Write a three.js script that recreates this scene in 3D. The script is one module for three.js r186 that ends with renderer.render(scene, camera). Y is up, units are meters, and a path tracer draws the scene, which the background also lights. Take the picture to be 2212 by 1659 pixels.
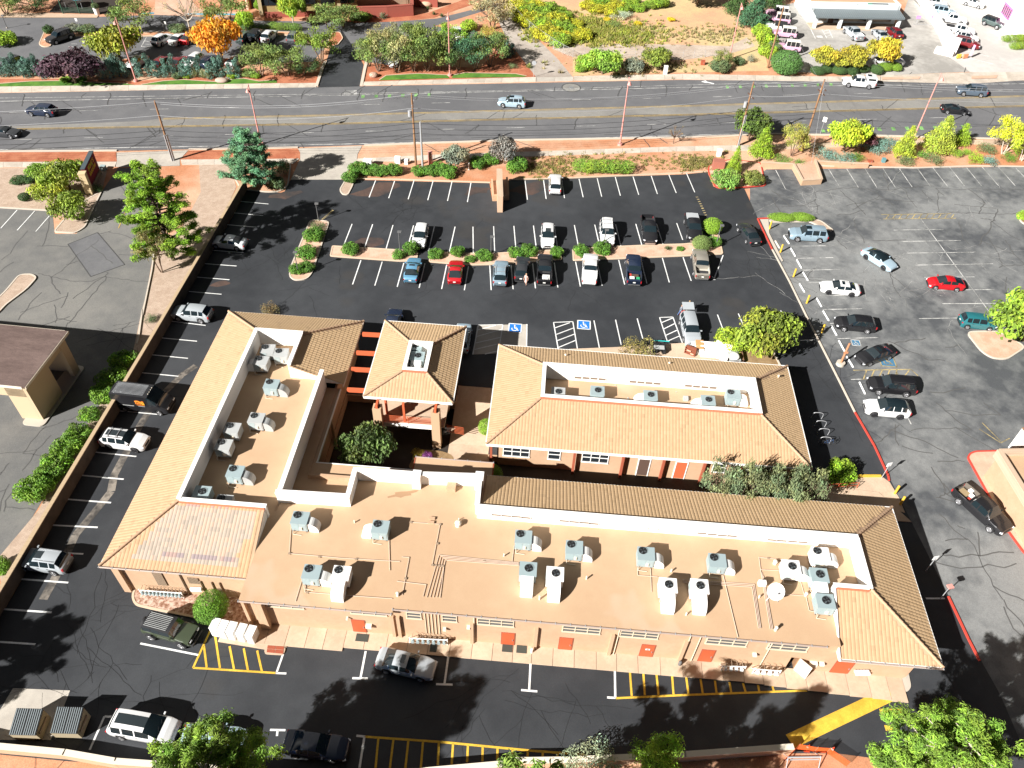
import*as THREE from 'three';
import{mergeGeometries,toCreasedNormals,mergeVertices}from 'three/addons/utils/BufferGeometryUtils.js';
import{Sky}from 'three/addons/objects/Sky.js';
import{MarchingCubes}from 'three/addons/objects/MarchingCubes.js';
import{FontLoader}from 'three/addons/loaders/FontLoader.js';
import{TextGeometry}from 'three/addons/geometries/TextGeometry.js';

// ------------------------------------------------------------------ camera, sky, sun, exposure
const scene=new THREE.Scene();
const camera=new THREE.PerspectiveCamera(52.13,4/3,1,3000);
const EYE=new THREE.Vector3(0,62,0);
const FWD=new THREE.Vector3(-.03227562,-.71323205,-.70018449).normalize();
const UPV=new THREE.Vector3(-.07479684,.70030866,-.70991071).normalize();
const RGT=new THREE.Vector3().crossVectors(FWD,UPV).normalize();
camera.position.copy(EYE);
camera.up.copy(UPV);
camera.lookAt(EYE.clone().add(FWD));
scene.add(camera);

const SUNDIR=new THREE.Vector3(-.632,.53,.566).normalize();    // towards the sun
const sky=new Sky();
sky.scale.setScalar(2500);
sky.name='sky';
sky.userData.kind='structure';
const su=sky.material.uniforms;
su.turbidity.value=.8;su.rayleigh.value=.15;su.mieCoefficient.value=.0006;su.mieDirectionalG.value=.8;
su.sunPosition.value.copy(SUNDIR);
scene.add(sky);
scene.environmentIntensity=.1;
const sun=new THREE.DirectionalLight(new THREE.Color(1,.972,.935),5);
sun.position.copy(SUNDIR).multiplyScalar(300).add(new THREE.Vector3(0,0,-80));
sun.target.position.set(0,0,-80);
sun.castShadow=true;
sun.shadow.mapSize.set(4096,4096);
Object.assign(sun.shadow.camera,{left:-180,right:180,top:180,bottom:-180,near:10,far:700});
scene.add(sun,sun.target);

const renderer=new THREE.WebGLRenderer({antialias:true});
renderer.setSize(1024,768);
renderer.shadowMap.enabled=true;
renderer.toneMapping=THREE.LinearToneMapping;
renderer.toneMappingExposure=2.3;

// ------------------------------------------------------------------ helpers
function rng(seed){let a=seed>>>0;return()=>{a=(a+0x6D2B79F5)|0;let t=Math.imul(a ^(a>>>15),1|a);t=(t+Math.imul(t ^(t>>>7),61|t))^ t;return((t ^(t>>>14))>>>0)/4294967296;};}
const R0=rng(20251);
const rr=(a,b)=>a+(b-a)*R0();
const V=(x,y,z)=>new THREE.Vector3(x,y,z);
const lerp=(a,b,t)=>a+(b-a)*t;
const clamp=(x,a,b)=>Math.min(b,Math.max(a,x));

// survey of the site: a sighting (u, v) of the aerial view meets the level plane at height h, or the upright plane z = c
const FPX=1695.9,KD=2212/3000;
function sight(u,v){return FWD.clone().multiplyScalar(FPX).addScaledVector(RGT,u-1106).addScaledVector(UPV,829.5-v);}
function G(u,v,h=0){const d=sight(u,v);return EYE.clone().addScaledVector(d,(h-EYE.y)/d.y);}
function WZ(u,v,z){const d=sight(u,v);return EYE.clone().addScaledVector(d,(z-EYE.z)/d.z);}
function heightOf(b,u,v){const d=sight(u,v),dd=d.x*d.x+d.z*d.z,s=(b.x*d.x+b.z*d.z)/dd;return EYE.y+s*d.y;}
const Q=(ox,oy)=>(x,y)=>[(ox+x/2.212)*KD,(oy+y/2.212)*KD];
const z1=Q(0,0),z2=Q(1000,0),z3=Q(2000,0),z4=Q(0,450),z5=Q(1000,450),z6=Q(2000,450);
const z7=Q(0,900),z8=Q(1000,900),z9=Q(2000,900),y1=Q(0,1350),y2=Q(1000,1350),y3=Q(2000,1350);
const y4=Q(0,1750),y5=Q(1000,1750),y6=Q(2000,1750);

const used={};
function numbered(n){const k=used[n]=(used[n]??-1)+1;return k?n + '_' + String(k).padStart(3,'0'):n;}
function part(name,geo,mat,parent){
  const m=new THREE.Mesh(geo,mat);m.name=name;m.castShadow=m.receiveShadow=true;
 (parent||scene).add(m);return m;
}
function tag(o,label,category,group,kind){
  if(label)o.userData.label=label;
  if(category)o.userData.category=category;
  if(group)o.userData.group=group;
  if(kind)o.userData.kind=kind;
  return o;
}
function thing(name,label,category,p,turn=0,group){
  const o=new THREE.Group();o.name=numbered(name);scene.add(o);
  if(p)o.position.set(p.x,p.y,p.z);
  o.rotation.y=turn;return tag(o,label,category,group);
}
function solo(name,geo,mat,label,category,group){return tag(part(numbered(name),geo,mat),label,category,group);}
function struct(name,geo,mat){const m=geo?part(numbered(name),geo,mat):new THREE.Group();if(!geo){m.name=numbered(name);scene.add(m);}m.userData.kind='structure';return m;}
function clean(g){
  g=g.index?g.toNonIndexed():g;
  for(const k of Object.keys(g.attributes))if(!['position','normal','uv'].includes(k))g.deleteAttribute(k);
  if(!g.attributes.uv)g.setAttribute('uv',new THREE.BufferAttribute(new Float32Array(g.attributes.position.count*2),2));
  if(!g.attributes.normal)g.computeVertexNormals();
  return g;
}
class MB{                                            // collects simple shapes into one geometry
  constructor(){this.g=[];}
  add(g,m){g=clean(g);if(m)g.applyMatrix4(m);this.g.push(g);return this;}
  box(x,y,z,sx,sy,sz,ry=0,rx=0,rz=0){const g=new THREE.BoxGeometry(sx,sy,sz);g.rotateX(rx);g.rotateZ(rz);g.rotateY(ry);g.translate(x,y,z);return this.add(g);}
  span(a,b,w,y0,y1,ext=0){                    // upright wall piece between two plan points
    const dx=b[0]- a[0],dz=b[1]- a[1],L=Math.hypot(dx,dz);
    return this.box((a[0]+b[0])/2,(y0+y1)/2,(a[1]+b[1])/2,L+ext,y1-y0,w,-Math.atan2(dz,dx));
 }
  cyl(x,y,z,r0,r1,h,n=10){const g=new THREE.CylinderGeometry(r1,r0,h,n);g.translate(x,y+h/2,z);return this.add(g);}
  bar(p,q,r,n=6,r2=r){
    const d=q.clone().sub(p),L=d.length();const g=new THREE.CylinderGeometry(r2,r,L,n);
    g.applyQuaternion(new THREE.Quaternion().setFromUnitVectors(V(0,1,0),d.normalize()));g.translate((p.x+q.x)/2,(p.y+q.y)/2,(p.z+q.z)/2);return this.add(g);
 }
  pipe(pts,r,n=6){for(let i=0;i+1<pts.length;i++)this.bar(pts[i],pts[i+1],r,n);return this;}
  quad(a,b,c,d){                                   // counter-clockwise seen from outside
    const g=new THREE.BufferGeometry();const p=[a,b,c,a,c,d].flatMap((v)=>[v.x,v.y,v.z]);
    g.setAttribute('position',new THREE.Float32BufferAttribute(p,3));g.computeVertexNormals();return this.add(g);
 }
  tri(a,b,c){const g=new THREE.BufferGeometry();g.setAttribute('position',new THREE.Float32BufferAttribute([a,b,c].flatMap((v)=>[v.x,v.y,v.z]),3));g.computeVertexNormals();return this.add(g);}
  get geo(){return this.g.length===1?this.g[0]:mergeGeometries(this.g);}
}
const box=(x,y,z,sx,sy,sz,ry)=>new MB().box(x,y,z,sx,sy,sz,ry).geo;
function planUV(g,s){const p=g.attributes.position,u=g.attributes.uv;for(let i=0;i<p.count;i++)u.setXY(i,p.getX(i)/s,p.getZ(i)/s);return g;}
function wallUV(g,s){const p=g.attributes.position,n=g.attributes.normal,u=g.attributes.uv;for(let i=0;i<p.count;i++){const ny=Math.abs(n.getY(i));if(ny>.7)u.setXY(i,p.getX(i)/s,p.getZ(i)/s);else u.setXY(i,(Math.abs(n.getX(i))>.7?p.getZ(i):p.getX(i))/s,p.getY(i)/s);}return g;}
const toXZ=(pts)=>pts.map((p)=>p.isVector3?[p.x,p.z]:p);
function planShape(pts,holes=[]){
  const s=new THREE.Shape(toXZ(pts).map(([x,z])=>new THREE.Vector2(x,-z)));
  for(const h of holes||[])s.holes.push(new THREE.Path(toXZ(h).map(([x,z])=>new THREE.Vector2(x,-z))));
  return s;
}
function flat(pts,y,holes,s=48){const g=clean(new THREE.ShapeGeometry(planShape(pts,holes)));g.rotateX(-Math.PI/2);g.translate(0,y,0);return planUV(g,s);}
function prism(pts,y0,y1,holes,s=48){const g=clean(new THREE.ExtrudeGeometry(planShape(pts,holes),{depth:y1-y0,bevelEnabled:false}));g.rotateX(-Math.PI/2);g.translate(0,y0,0);return wallUV(g,s);}
const gp=(list)=>list.map(([u,v])=>G(u,v));  // sightings on the ground
const gpx=(list)=>list.map((p)=>p[0]<-43&&p[1]<0?V(p[0],0,p[1]):G(...p));
function roundPts(pts,r=1,n=4){                // round the corners of a plan outline
  const P=toXZ(pts),out=[];
  for(let i=0;i<P.length;i++){
    const a=P[(i+P.length-1)% P.length],b=P[i],c=P[(i+1)% P.length];
    const la=Math.hypot(a[0]- b[0],a[1]- b[1]),lc=Math.hypot(c[0]- b[0],c[1]- b[1]),q=Math.min(r,la*.45,lc*.45);
    const p=[lerp(b[0],a[0],q/la),lerp(b[1],a[1],q/la)],s=[lerp(b[0],c[0],q/lc),lerp(b[1],c[1],q/lc)];
    for(let k=0;k<=n;k++){const t=k/n;out.push([(1-t)**2*p[0]+2*t*(1-t)*b[0]+t*t*s[0],(1-t)**2*p[1]+2*t*(1-t)*b[1]+t*t*s[1]]);}
 }
  return out;
}
function inset(pts,d){                              // move a plan outline inwards
  const P=toXZ(pts),n=P.length;let area=0;
  for(let i=0;i<n;i++){const a=P[i],b=P[(i+1)% n];area +=a[0]*b[1]- b[0]*a[1];}
  const sg=area>0?1:-1;
  return P.map((b,i)=>{
    const a=P[(i+n-1)% n],c=P[(i+1)% n];
    let n1=[-(b[1]- a[1]),b[0]- a[0]],n2=[-(c[1]- b[1]),c[0]- b[0]];const l1=Math.hypot(...n1)||1,l2=Math.hypot(...n2)||1;
    let m=[n1[0]/l1+n2[0]/l2,n1[1]/l1+n2[1]/l2];const lm=Math.hypot(...m)||1;const co=Math.max(.5,lm/2);
    return[b[0]+sg*d*m[0]/lm/co,b[1]+sg*d*m[1]/lm/co];
 });
}
function ribbon(pts,w,y){                          // a flat strip of width w along plan points
  const P=toXZ(pts),pos=[];
  for(let i=0;i+1<P.length;i++){
    const[ax,az]=P[i],[bx,bz]=P[i+1],L=Math.hypot(bx-ax,bz-az)||1,nx=-(bz-az)/L*w/2,nz=(bx-ax)/L*w/2;
    pos.push(ax+nx,y,az+nz,bx+nx,y,bz+nz,bx-nx,y,bz-nz,ax+nx,y,az+nz,bx-nx,y,bz-nz,ax-nx,y,az-nz);
 }
  const g=new THREE.BufferGeometry();g.setAttribute('position',new THREE.Float32BufferAttribute(pos,3));g.computeVertexNormals();
  return planUV(clean(g),12);
}

// ------------------------------------------------------------------ computed textures
function noise2(seed,P){                             // tileable value noise with P cells per tile
  const r=rng(seed),a=new Float32Array(P*P);for(let i=0;i<P*P;i++)a[i]=r();
  return(x,y)=>{x*=P;y*=P;const xi=Math.floor(x),yi=Math.floor(y);let fx=x-xi,fy=y-yi;fx=fx*fx*(3-2*fx);fy=fy*fy*(3-2*fy);const m=(v)=>((v % P)+P)% P;const x0=m(xi),x1=m(xi+1),Y0=m(yi)*P,Y1=m(yi+1)*P;return lerp(lerp(a[Y0+x0],a[Y0+x1],fx),lerp(a[Y1+x0],a[Y1+x1],fx),fy);};
}
function fbm(seed,P,oct){const n=[];for(let i=0;i<oct;i++)n.push(noise2(seed+i*17,P<<i));return(x,y)=>{let s=0,a=.5,t=0;for(const f of n){s +=a*f(x,y);t +=a;a*=.55;}return s/t;};}
function tex(size,fn,srgb=true){
  const d=new Uint8Array(size*size*4);
  for(let j=0;j<size;j++)for(let i=0;i<size;i++){
    const c=fn(i/size,j/size),k=(j*size+i)*4;
    for(let q=0;q<3;q++){const v=clamp(c[q],0,1);d[k+q]=255*(srgb?(v<=.0031308?12.92*v:1.055*v**(1/2.4)- .055):v);}d[k+3]=255;
 }
  const t=new THREE.DataTexture(d,size,size);t.wrapS=t.wrapT=THREE.RepeatWrapping;t.magFilter=THREE.LinearFilter;t.minFilter=THREE.LinearMipmapLinearFilter;t.generateMipmaps=true;
  if(srgb)t.colorSpace=THREE.SRGBColorSpace;t.needsUpdate=true;return t;
}
const mix3=(a,b,t)=>[lerp(a[0],b[0],t),lerp(a[1],b[1],t),lerp(a[2],b[2],t)];
const ss=(a,b,x)=>{const t=clamp((x-a)/(b-a),0,1);return t*t*(3-2*t);};
function blotch(seed,size,lo,hi,opt={}){       // two-tone surface: broad blotches, medium mottling, fine grain
  const A=fbm(seed,opt.p||4,4),B=fbm(seed+99,(opt.p||4)*8,3),r=rng(seed+7),grain=opt.grain??.12,k=opt.contrast??1;
  return tex(size,(x,y)=>{const t=clamp(.5+((A(x,y)- .5)*1.9*(opt.broad??1)+(B(x,y)- .5)*.8*(opt.mid??1))*k,0,1),g=1+(r()- .5)*2*grain;let c=mix3(lo,hi,t);if(opt.spot){const s=ss(opt.spot[0],opt.spot[0]+.08,A(y,x))*opt.spot[2];c=mix3(c,opt.spot[1],s);}return[c[0]*g,c[1]*g,c[2]*g];});
}
const std=(o)=>new THREE.MeshStandardMaterial({roughness:.9,...o});
const rgb=(r,g,b)=>new THREE.Color().setRGB(r,g,b);
const plain=(r,g,b,o={})=>std({color:rgb(r,g,b),...o});
const M={
  soil:std({map:blotch(1,1024,[.45,.19,.09],[.56,.34,.22],{p:6,grain:.2})}),
  soilRed:std({map:blotch(2,512,[.34,.10,.045],[.45,.17,.085],{p:6,grain:.3})}),
  field:std({map:blotch(41,1024,[.56,.31,.18],[.52,.40,.2],{p:5,grain:.25,contrast:1.3})}),
  lot:std({map:blotch(3,1024,[.02,.0222,.026],[.039,.042,.0465],{p:5,grain:.12,spot:[.66,[.042,.038,.034],.5]}),roughness:.8}),
  oldLot:std({map:blotch(4,1024,[.066,.07,.075],[.205,.208,.203],{p:7,grain:.16,contrast:1.1})}),
  road:std({map:blotch(5,1024,[.105,.105,.11],[.142,.141,.144],{p:5,grain:.14})}),
  roadPale:std({map:blotch(6,512,[.18,.172,.16],[.235,.225,.205],{p:5,grain:.14})}),
  leftLot:std({map:blotch(7,1024,[.12,.119,.115],[.185,.178,.162],{p:5,grain:.15})}),
  paleLot:std({map:blotch(8,1024,[.28,.265,.24],[.46,.435,.40],{p:6,grain:.12})}),
  walk:std({map:blotch(9,512,[.42,.36,.29],[.56,.49,.41],{p:6,grain:.08})}),
  peachWalk:std({map:blotch(10,512,[.46,.335,.235],[.56,.42,.3],{p:6,grain:.07})}),
  apron:std({map:blotch(11,512,[.36,.325,.28],[.46,.42,.36],{p:5,grain:.08})}),
  pinkPave:std({map:blotch(12,512,[.50,.30,.20],[.62,.41,.30],{p:6,grain:.1})}),
  gravel:std({map:blotch(13,512,[.36,.26,.19],[.47,.36,.275],{p:10,grain:.45,contrast:.8})}),
  redGravel:std({map:blotch(14,512,[.22,.10,.055],[.58,.42,.33],{p:30,grain:.35,contrast:1.3})}),
  grass:std({map:blotch(15,512,[.045,.14,.01],[.10,.22,.02],{p:8,grain:.3})}),
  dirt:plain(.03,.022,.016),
  mulch:std({map:blotch(16,256,[.20,.12,.05],[.3,.2,.1],{p:8,grain:.3})}),
  roofFlat:std({map:blotch(17,1024,[.46,.303,.182],[.495,.338,.208],{p:5,grain:.04,spot:[.69,[.52,.38,.27],.5]}),roughness:.85}),
  stucco:std({map:blotch(18,512,[.44,.285,.175],[.5,.33,.21],{p:6,grain:.05})}),
  tan:plain(.42,.33,.19),tanDark:plain(.30,.22,.15),
  brownRoof:std({map:blotch(19,512,[.10,.065,.055],[.155,.105,.09],{p:8,grain:.25})}),
  white:plain(.82,.80,.76,{roughness:.7}),whitePaint:std({map:blotch(20,256,[.62,.62,.60],[.8,.8,.78],{p:8,grain:.12}),roughness:.8}),
  fadedWhite:std({map:blotch(21,256,[.22,.22,.21],[.62,.61,.58],{p:12,grain:.2,contrast:1.4})}),
  yellowPaint:std({map:blotch(22,256,[.55,.33,.03],[.72,.46,.05],{p:10,grain:.15})}),
  roadYellow:std({map:blotch(23,256,[.3,.2,.06],[.5,.34,.09],{p:12,grain:.25,contrast:1.3})}),
  fadedYellow:std({map:blotch(24,256,[.18,.15,.09],[.48,.37,.16],{p:12,grain:.25,contrast:1.4})}),
  greenPaint:std({map:blotch(25,256,[.10,.2,.07],[.2,.42,.13],{p:12,grain:.3,contrast:1.4})}),
  redPaint:plain(.5,.05,.03),bluePaint:plain(.01,.16,.55),bluePaintDull:plain(.05,.16,.27),
  kerb:plain(.52,.45,.37),kerbTan:plain(.55,.42,.3),tar:plain(.06,.059,.058),tarPale:plain(.085,.083,.08),tarFine:plain(.0155,.016,.017),
  rust:plain(.52,.105,.035),rustDark:plain(.32,.075,.035),door:plain(.47,.09,.03,{roughness:.6}),
  fascia:plain(.66,.55,.45),gutter:plain(.42,.33,.28,{roughness:.5,metalness:.2}),
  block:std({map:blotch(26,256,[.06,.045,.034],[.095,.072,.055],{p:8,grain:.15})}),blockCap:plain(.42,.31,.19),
  glass:new THREE.MeshPhysicalMaterial({color:rgb(.02,.025,.03),roughness:.06,metalness:0,clearcoat:1}),
  carGlass:new THREE.MeshPhysicalMaterial({color:rgb(.012,.02,.024),roughness:.05,clearcoat:1,clearcoatRoughness:.03}),
  frame:plain(.6,.5,.36),cream:plain(.68,.6,.48),
  hvac:plain(.33,.41,.42,{roughness:.5,metalness:.15}),hvacWhite:plain(.78,.77,.74,{roughness:.5}),hvacSide:plain(.3,.37,.37,{roughness:.55}),hvacGrey:plain(.4,.41,.4,{roughness:.5}),
  dark:plain(.012,.012,.013,{roughness:.6}),black:plain(.02,.02,.021,{roughness:.5}),chrome:plain(.6,.6,.6,{roughness:.2,metalness:.9}),
  steel:plain(.34,.35,.36,{roughness:.45,metalness:.5}),pink:plain(.6,.27,.23,{roughness:.6}),poleGrey:plain(.12,.12,.12,{roughness:.5}),
  wood:std({map:blotch(27,256,[.20,.10,.05],[.32,.18,.09],{p:6,grain:.2})}),woodDark:plain(.09,.05,.035),galv:plain(.5,.51,.52,{roughness:.4,metalness:.4}),
  wire:plain(.25,.25,.25,{roughness:.5}),wireDark:plain(.02,.02,.02),trunk:plain(.16,.105,.07),trunkPale:plain(.42,.36,.29),bark:plain(.08,.055,.04),
  rubber:plain(.018,.018,.019,{roughness:.85}),rim:plain(.5,.5,.51,{roughness:.3,metalness:.7}),rimDark:plain(.05,.05,.055,{roughness:.35,metalness:.6}),
  headlight:plain(.75,.77,.8,{roughness:.15}),taillight:plain(.42,.015,.02,{roughness:.25}),plate:plain(.7,.7,.66),trim:plain(.025,.025,.027,{roughness:.7}),
  concrete:plain(.46,.41,.34),rock:plain(.4,.3,.24),teal:plain(.02,.42,.40),sky1:plain(.03,.30,.42),redStucco:plain(.30,.075,.05),greyMetal:plain(.16,.19,.2,{roughness:.5,metalness:.3}),
};
M.oldLot.name='worn asphalt';

// ------------------------------------------------------------------ ground, lots, road
// the sunken courtyard between the buildings: a hole in every sheet above it
const PIT=[[-20.6,-46],[-20.6,-57.5],[-8.7,-57.5],[-8.7,-60],[-4.45,-60],[-4.45,-50.6],[24,-50.6],[24,-49.2],[29,-49.2],[29,-46.2],[22.5,-46.2],[22.5,-43.5],[-20.6,-43.5]];
struct('ground',flat([[-600,200],[600,200],[600,-800],[-600,-800]],0,[PIT],60),M.soil);
const LY={a:.012,b:.024,c:.036,d:.05};
const rightLotPts=gp([[1655,366],[2212,360],[2330,360]]).concat([G(2500,1700),G(1900,1700),G(1905,1000),G(1620,470),G(1620,395)]);
const rightLot=struct('car_park',flat(rightLotPts,LY.a),M.oldLot);
const mainLotPts=gp([[517,408],[567,413],[613,417],[628,388.5],[745,388.5],[742,420],[765,388.5],[1057,396],[1063,432],[1099,432],[1099,389],[1475,377],[1528,372],[1541,403],[1558,408],[1655,403],[1608,408],[1637,472],[1640,475],[1920,1030],[1945,1080],[2118,1425],[2160,1500],[2212,1620],[2260,1720],y6(1600,1300),y6(1210,1040),y6(1000,1012),y6(690,1012),y6(0,1062),y5(1480,1096),y5(1110,1116),y5(500,1170),[150,1645],[0,1630],[-60,1616],[-60,1400]]).concat([[-43.5,-30],[-43.5,-93]]);
const mainLot=struct('car_park',flat(mainLotPts,LY.b,[PIT]),M.lot);
const leftLot=struct('car_park',flat(gp([[255,363],[322,363],[345,372],[333,538],[315,640],[305,700],[297,743],[262,800],[200,900],[110,1050],[0,1235],[-160,1500],[-500,1500],[-400,452],[0,449],[113,453],[118,505],[165,505],[186,480],[221,412]]),LY.a),M.leftLot);
const roadPts=gp([[-120,203],[0,201],[737,187],[1100,180],[1475,172.5],[1850,176],[2212,174],[2330,172],[2330,302],[2212,300],[1900,293],[1680,290],[1475,298],[1100,304],[740,315],[645,318],[0,331],[-130,334]]);
const road=struct('road',flat(roadPts,LY.a),M.road);
// pale median lane
part('median_lane',flat(gp([[353,256],[737,248],[1475,228.5],[2212,207],[2330,204],[2330,226],[2212,228],[1475,247],[737,266],[0,279],[-120,281],[-120,276],[0,274],[300,262]]),LY.b,null,30),M.roadPale,road);

function stripe(parent,a,b,w,m=M.whitePaint,y=LY.c+.004,name='painted_line'){return part(name,ribbon([G(...a),G(...b)],w,y),m,parent);}
function lines(parent,zf,list,w,m,y){for(const[a,b,c,d]of list)stripe(parent,zf(a,b),zf(c,d),w,m,y);}
// -- road markings
for(const pts of[[[0,219],[737,206],[1475,189],[2212,181]],[[0,323.5],[737,311.5],[1475,293],[1600,289]]])
  part('edge_line',ribbon(gp(pts),.14,LY.b),M.fadedWhite,road);
part('edge_line',ribbon(gp([[0,212],[737,203],[1120,195],[1475,184],[1700,178]]),.1,LY.b),M.fadedWhite,road);
for(const pts of[[[0,279],[737,266.5],[1475,247.5],[2212,228.5]],[[353,256],[737,248],[1475,228.5],[2212,207]]]){
  part('yellow_line',ribbon(gp(pts),.14,LY.d),M.roadYellow,road);
  part('yellow_dash',ribbon(gp(pts.map(([u,v])=>[u,v+2.2])),.1,LY.d),M.roadYellow,road);
}
for(let i=-1;i<15;i++){const u=20+i*152;const f=(x)=>243.5-x*.0222;stripe(road,[u,f(u)],[u+40,f(u+40)],.1,M.fadedWhite,LY.b);const g=(x)=>302-x*.0236;if(u<2190)stripe(road,[u+10,g(u)],[u+50,g(u+40)],.1,M.fadedWhite,LY.b);}
for(let i=0;i<6;i++){const[u,v]=z2(140+i*86,626-i*2.4);part('bike_lane_block',flat(gp([[u-3,v-3],[u+4,v-3],[u+3,v+3.2],[u-4,v+3.2]]),LY.b),M.greenPaint,road);}
for(let i=0;i<9;i++){const[u,v]=z3(290+i*84,564-i*2);part('bike_lane_block',flat(gp([[u-3.5,v-3],[u+2.5,v-3],[u+3.5,v+3],[u-2.5,v+3]]),LY.b),M.greenPaint,road);}
for(let i=0;i<11;i++){const[u,v]=z3(910+i*91,849-i*2.6);part('bike_lane_block',flat(gp([[u-6,v-3.6],[u+2,v-3.8],[u+6,v+3.4],[u-2,v+3.6]]),LY.b),M.greenPaint,road);}
for(let i=0;i<6;i++){const v=196.2+i*1.55;part('crossing_bar',ribbon(gp([[743,v],[771,v-.6]]),.13,LY.b),M.fadedWhite,road);}
{const c=z2(1490,568),P=G(...c);const g=new THREE.RingGeometry(1.55,1.75,28);g.rotateX(-Math.PI/2);g.translate(P.x,LY.b,P.z);part('manhole_ring',clean(g),M.tar,road);const d=new THREE.CircleGeometry(1.53,28);d.rotateX(-Math.PI/2);d.translate(P.x,LY.b-.004,P.z);part('manhole_collar',clean(d),M.roadPale,road);part('manhole_cover',new MB().cyl(P.x,LY.b,P.z,.4,.4,.02,18).geo,M.steel,road);}
{const a=gp([z3(118,530),z3(148,521),z3(160,530),z3(205,541),z3(200,547),z3(165,538),z3(150,538)]);part('turn_arrow',flat(a,LY.b),M.whitePaint,road);}

// -- crack sealing: tar bands wandering over the asphalt
function crack(P,a,b,wob,seed,branch=0){
  const r=rng(seed),A=a.isVector3?a:G(...a),B=b.isVector3?b:G(...b),n=Math.max(4,Math.round(A.distanceTo(B)/.7)),pts=[];
  const d=B.clone().sub(A),L=d.length(),px=-d.z/L,pz=d.x/L;let o=0;
  for(let i=0;i<=n;i++){if(i&&i<n)o=(o+(r()- .5)*wob*.95)*.93;const t=i/n,f=i===n?.6*o:o;pts.push([lerp(A.x,B.x,t)+px*f,lerp(A.z,B.z,t)+pz*f]);}
  P.push(pts);
  for(let k=0;k<branch;k++){const i=1+Math.floor(r()*(n-1)),s=pts[i],ang=Math.atan2(d.z,d.x)+(r()<.5?1:-1)*(.5+r()*.9),l=2+r()*5;crack(P,V(s[0],0,s[1]),V(s[0]+Math.cos(ang)*l,0,s[1]+Math.sin(ang)*l),wob*.8,seed*7+k+1,0);}
}
const bands=(parent,P,w,y,m,name='crack_seal')=>{const k=part(name,mergeGeometries(P.map((p)=>ribbon(p,w*(.8+.4*((p.length*37)% 10)/10),y))),m,parent);k.userData.kind='stuff';return k;};
{
  const P=[],r=rng(5);
  for(let i=0;i<46;i++){const u=-20+i*50+r()*30,k=r(),top=201-u*.0135,h=125;const v0=top+(k<.5?0:h*(.3+r()*.4))+3,v1=Math.min(v0+h*(.06+r()*.17),top+h-5);crack(P,[u,v0],[u-2-r()*6+(u>1500?14:0),v1],.5,100+i,r()<.25?1:0);}
  for(const f of[(u)=>221-u*.0222,(u)=>280.5-u*.0228,(u)=>322-u*.0235])for(let i=0;i<9;i++){const u=i*250+r()*80;crack(P,[u,f(u)],[u+90+r()*110,f(u+120)],.22,300+i,2);}
  bands(road,P,.13,LY.b+.006,M.tar);
}
{
  const P=[];
  const L=[[z4(640,560),z4(330,800)],[z4(330,800),z4(245,780)],[z4(330,800),z4(560,830)],[z4(450,600),z4(240,598)],[z4(770,655),z4(910,640)],[z4(690,800),z4(440,1100)],[z4(690,770),z4(690,800)],[z4(560,830),z4(690,800)],[z4(690,800),z4(960,830)],[z4(440,900),z4(390,1000)],[z4(0,770),z4(95,705)],[z4(180,500),z4(0,690)],[z4(630,520),z4(720,500)],[z4(430,720),z4(520,700)],[z4(330,800),z4(390,910)],[z4(860,455),z4(985,415)],[z4(780,200),z4(830,300)],[z4(270,900),z4(130,1080)],[z4(350,980),z4(340,1100)],[z7(440,100),z7(370,235)],[z7(300,770),z7(150,950)],[z7(330,830),z7(140,1060)],[z7(270,790),z7(560,690)],[z7(150,950),z7(340,970)],[y1(60,150),y1(0,340)],[y1(90,190),y1(30,330)],[y1(30,300),y1(220,330)],[z7(60,1010),z7(0,1090)],[z7(210,150),z7(450,60)],[z7(560,250),z7(900,180)]];
  L.forEach(([a,b],i)=>crack(P,a,b,.5,500+i,i % 3===0?1:0));
  bands(leftLot,P,.1,LY.b,M.tarPale);
  part('repair_patch',flat(gp([z4(440,588),z4(632,512),z4(808,720),z4(588,798)]),LY.b-.004,null,20),M.road,leftLot);
  bands(leftLot,[toXZ(gp([z4(440,588),z4(632,512),z4(808,720),z4(588,798),z4(440,588)]))],.12,LY.b+.006,M.tar,'patch_edge');
}
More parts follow.
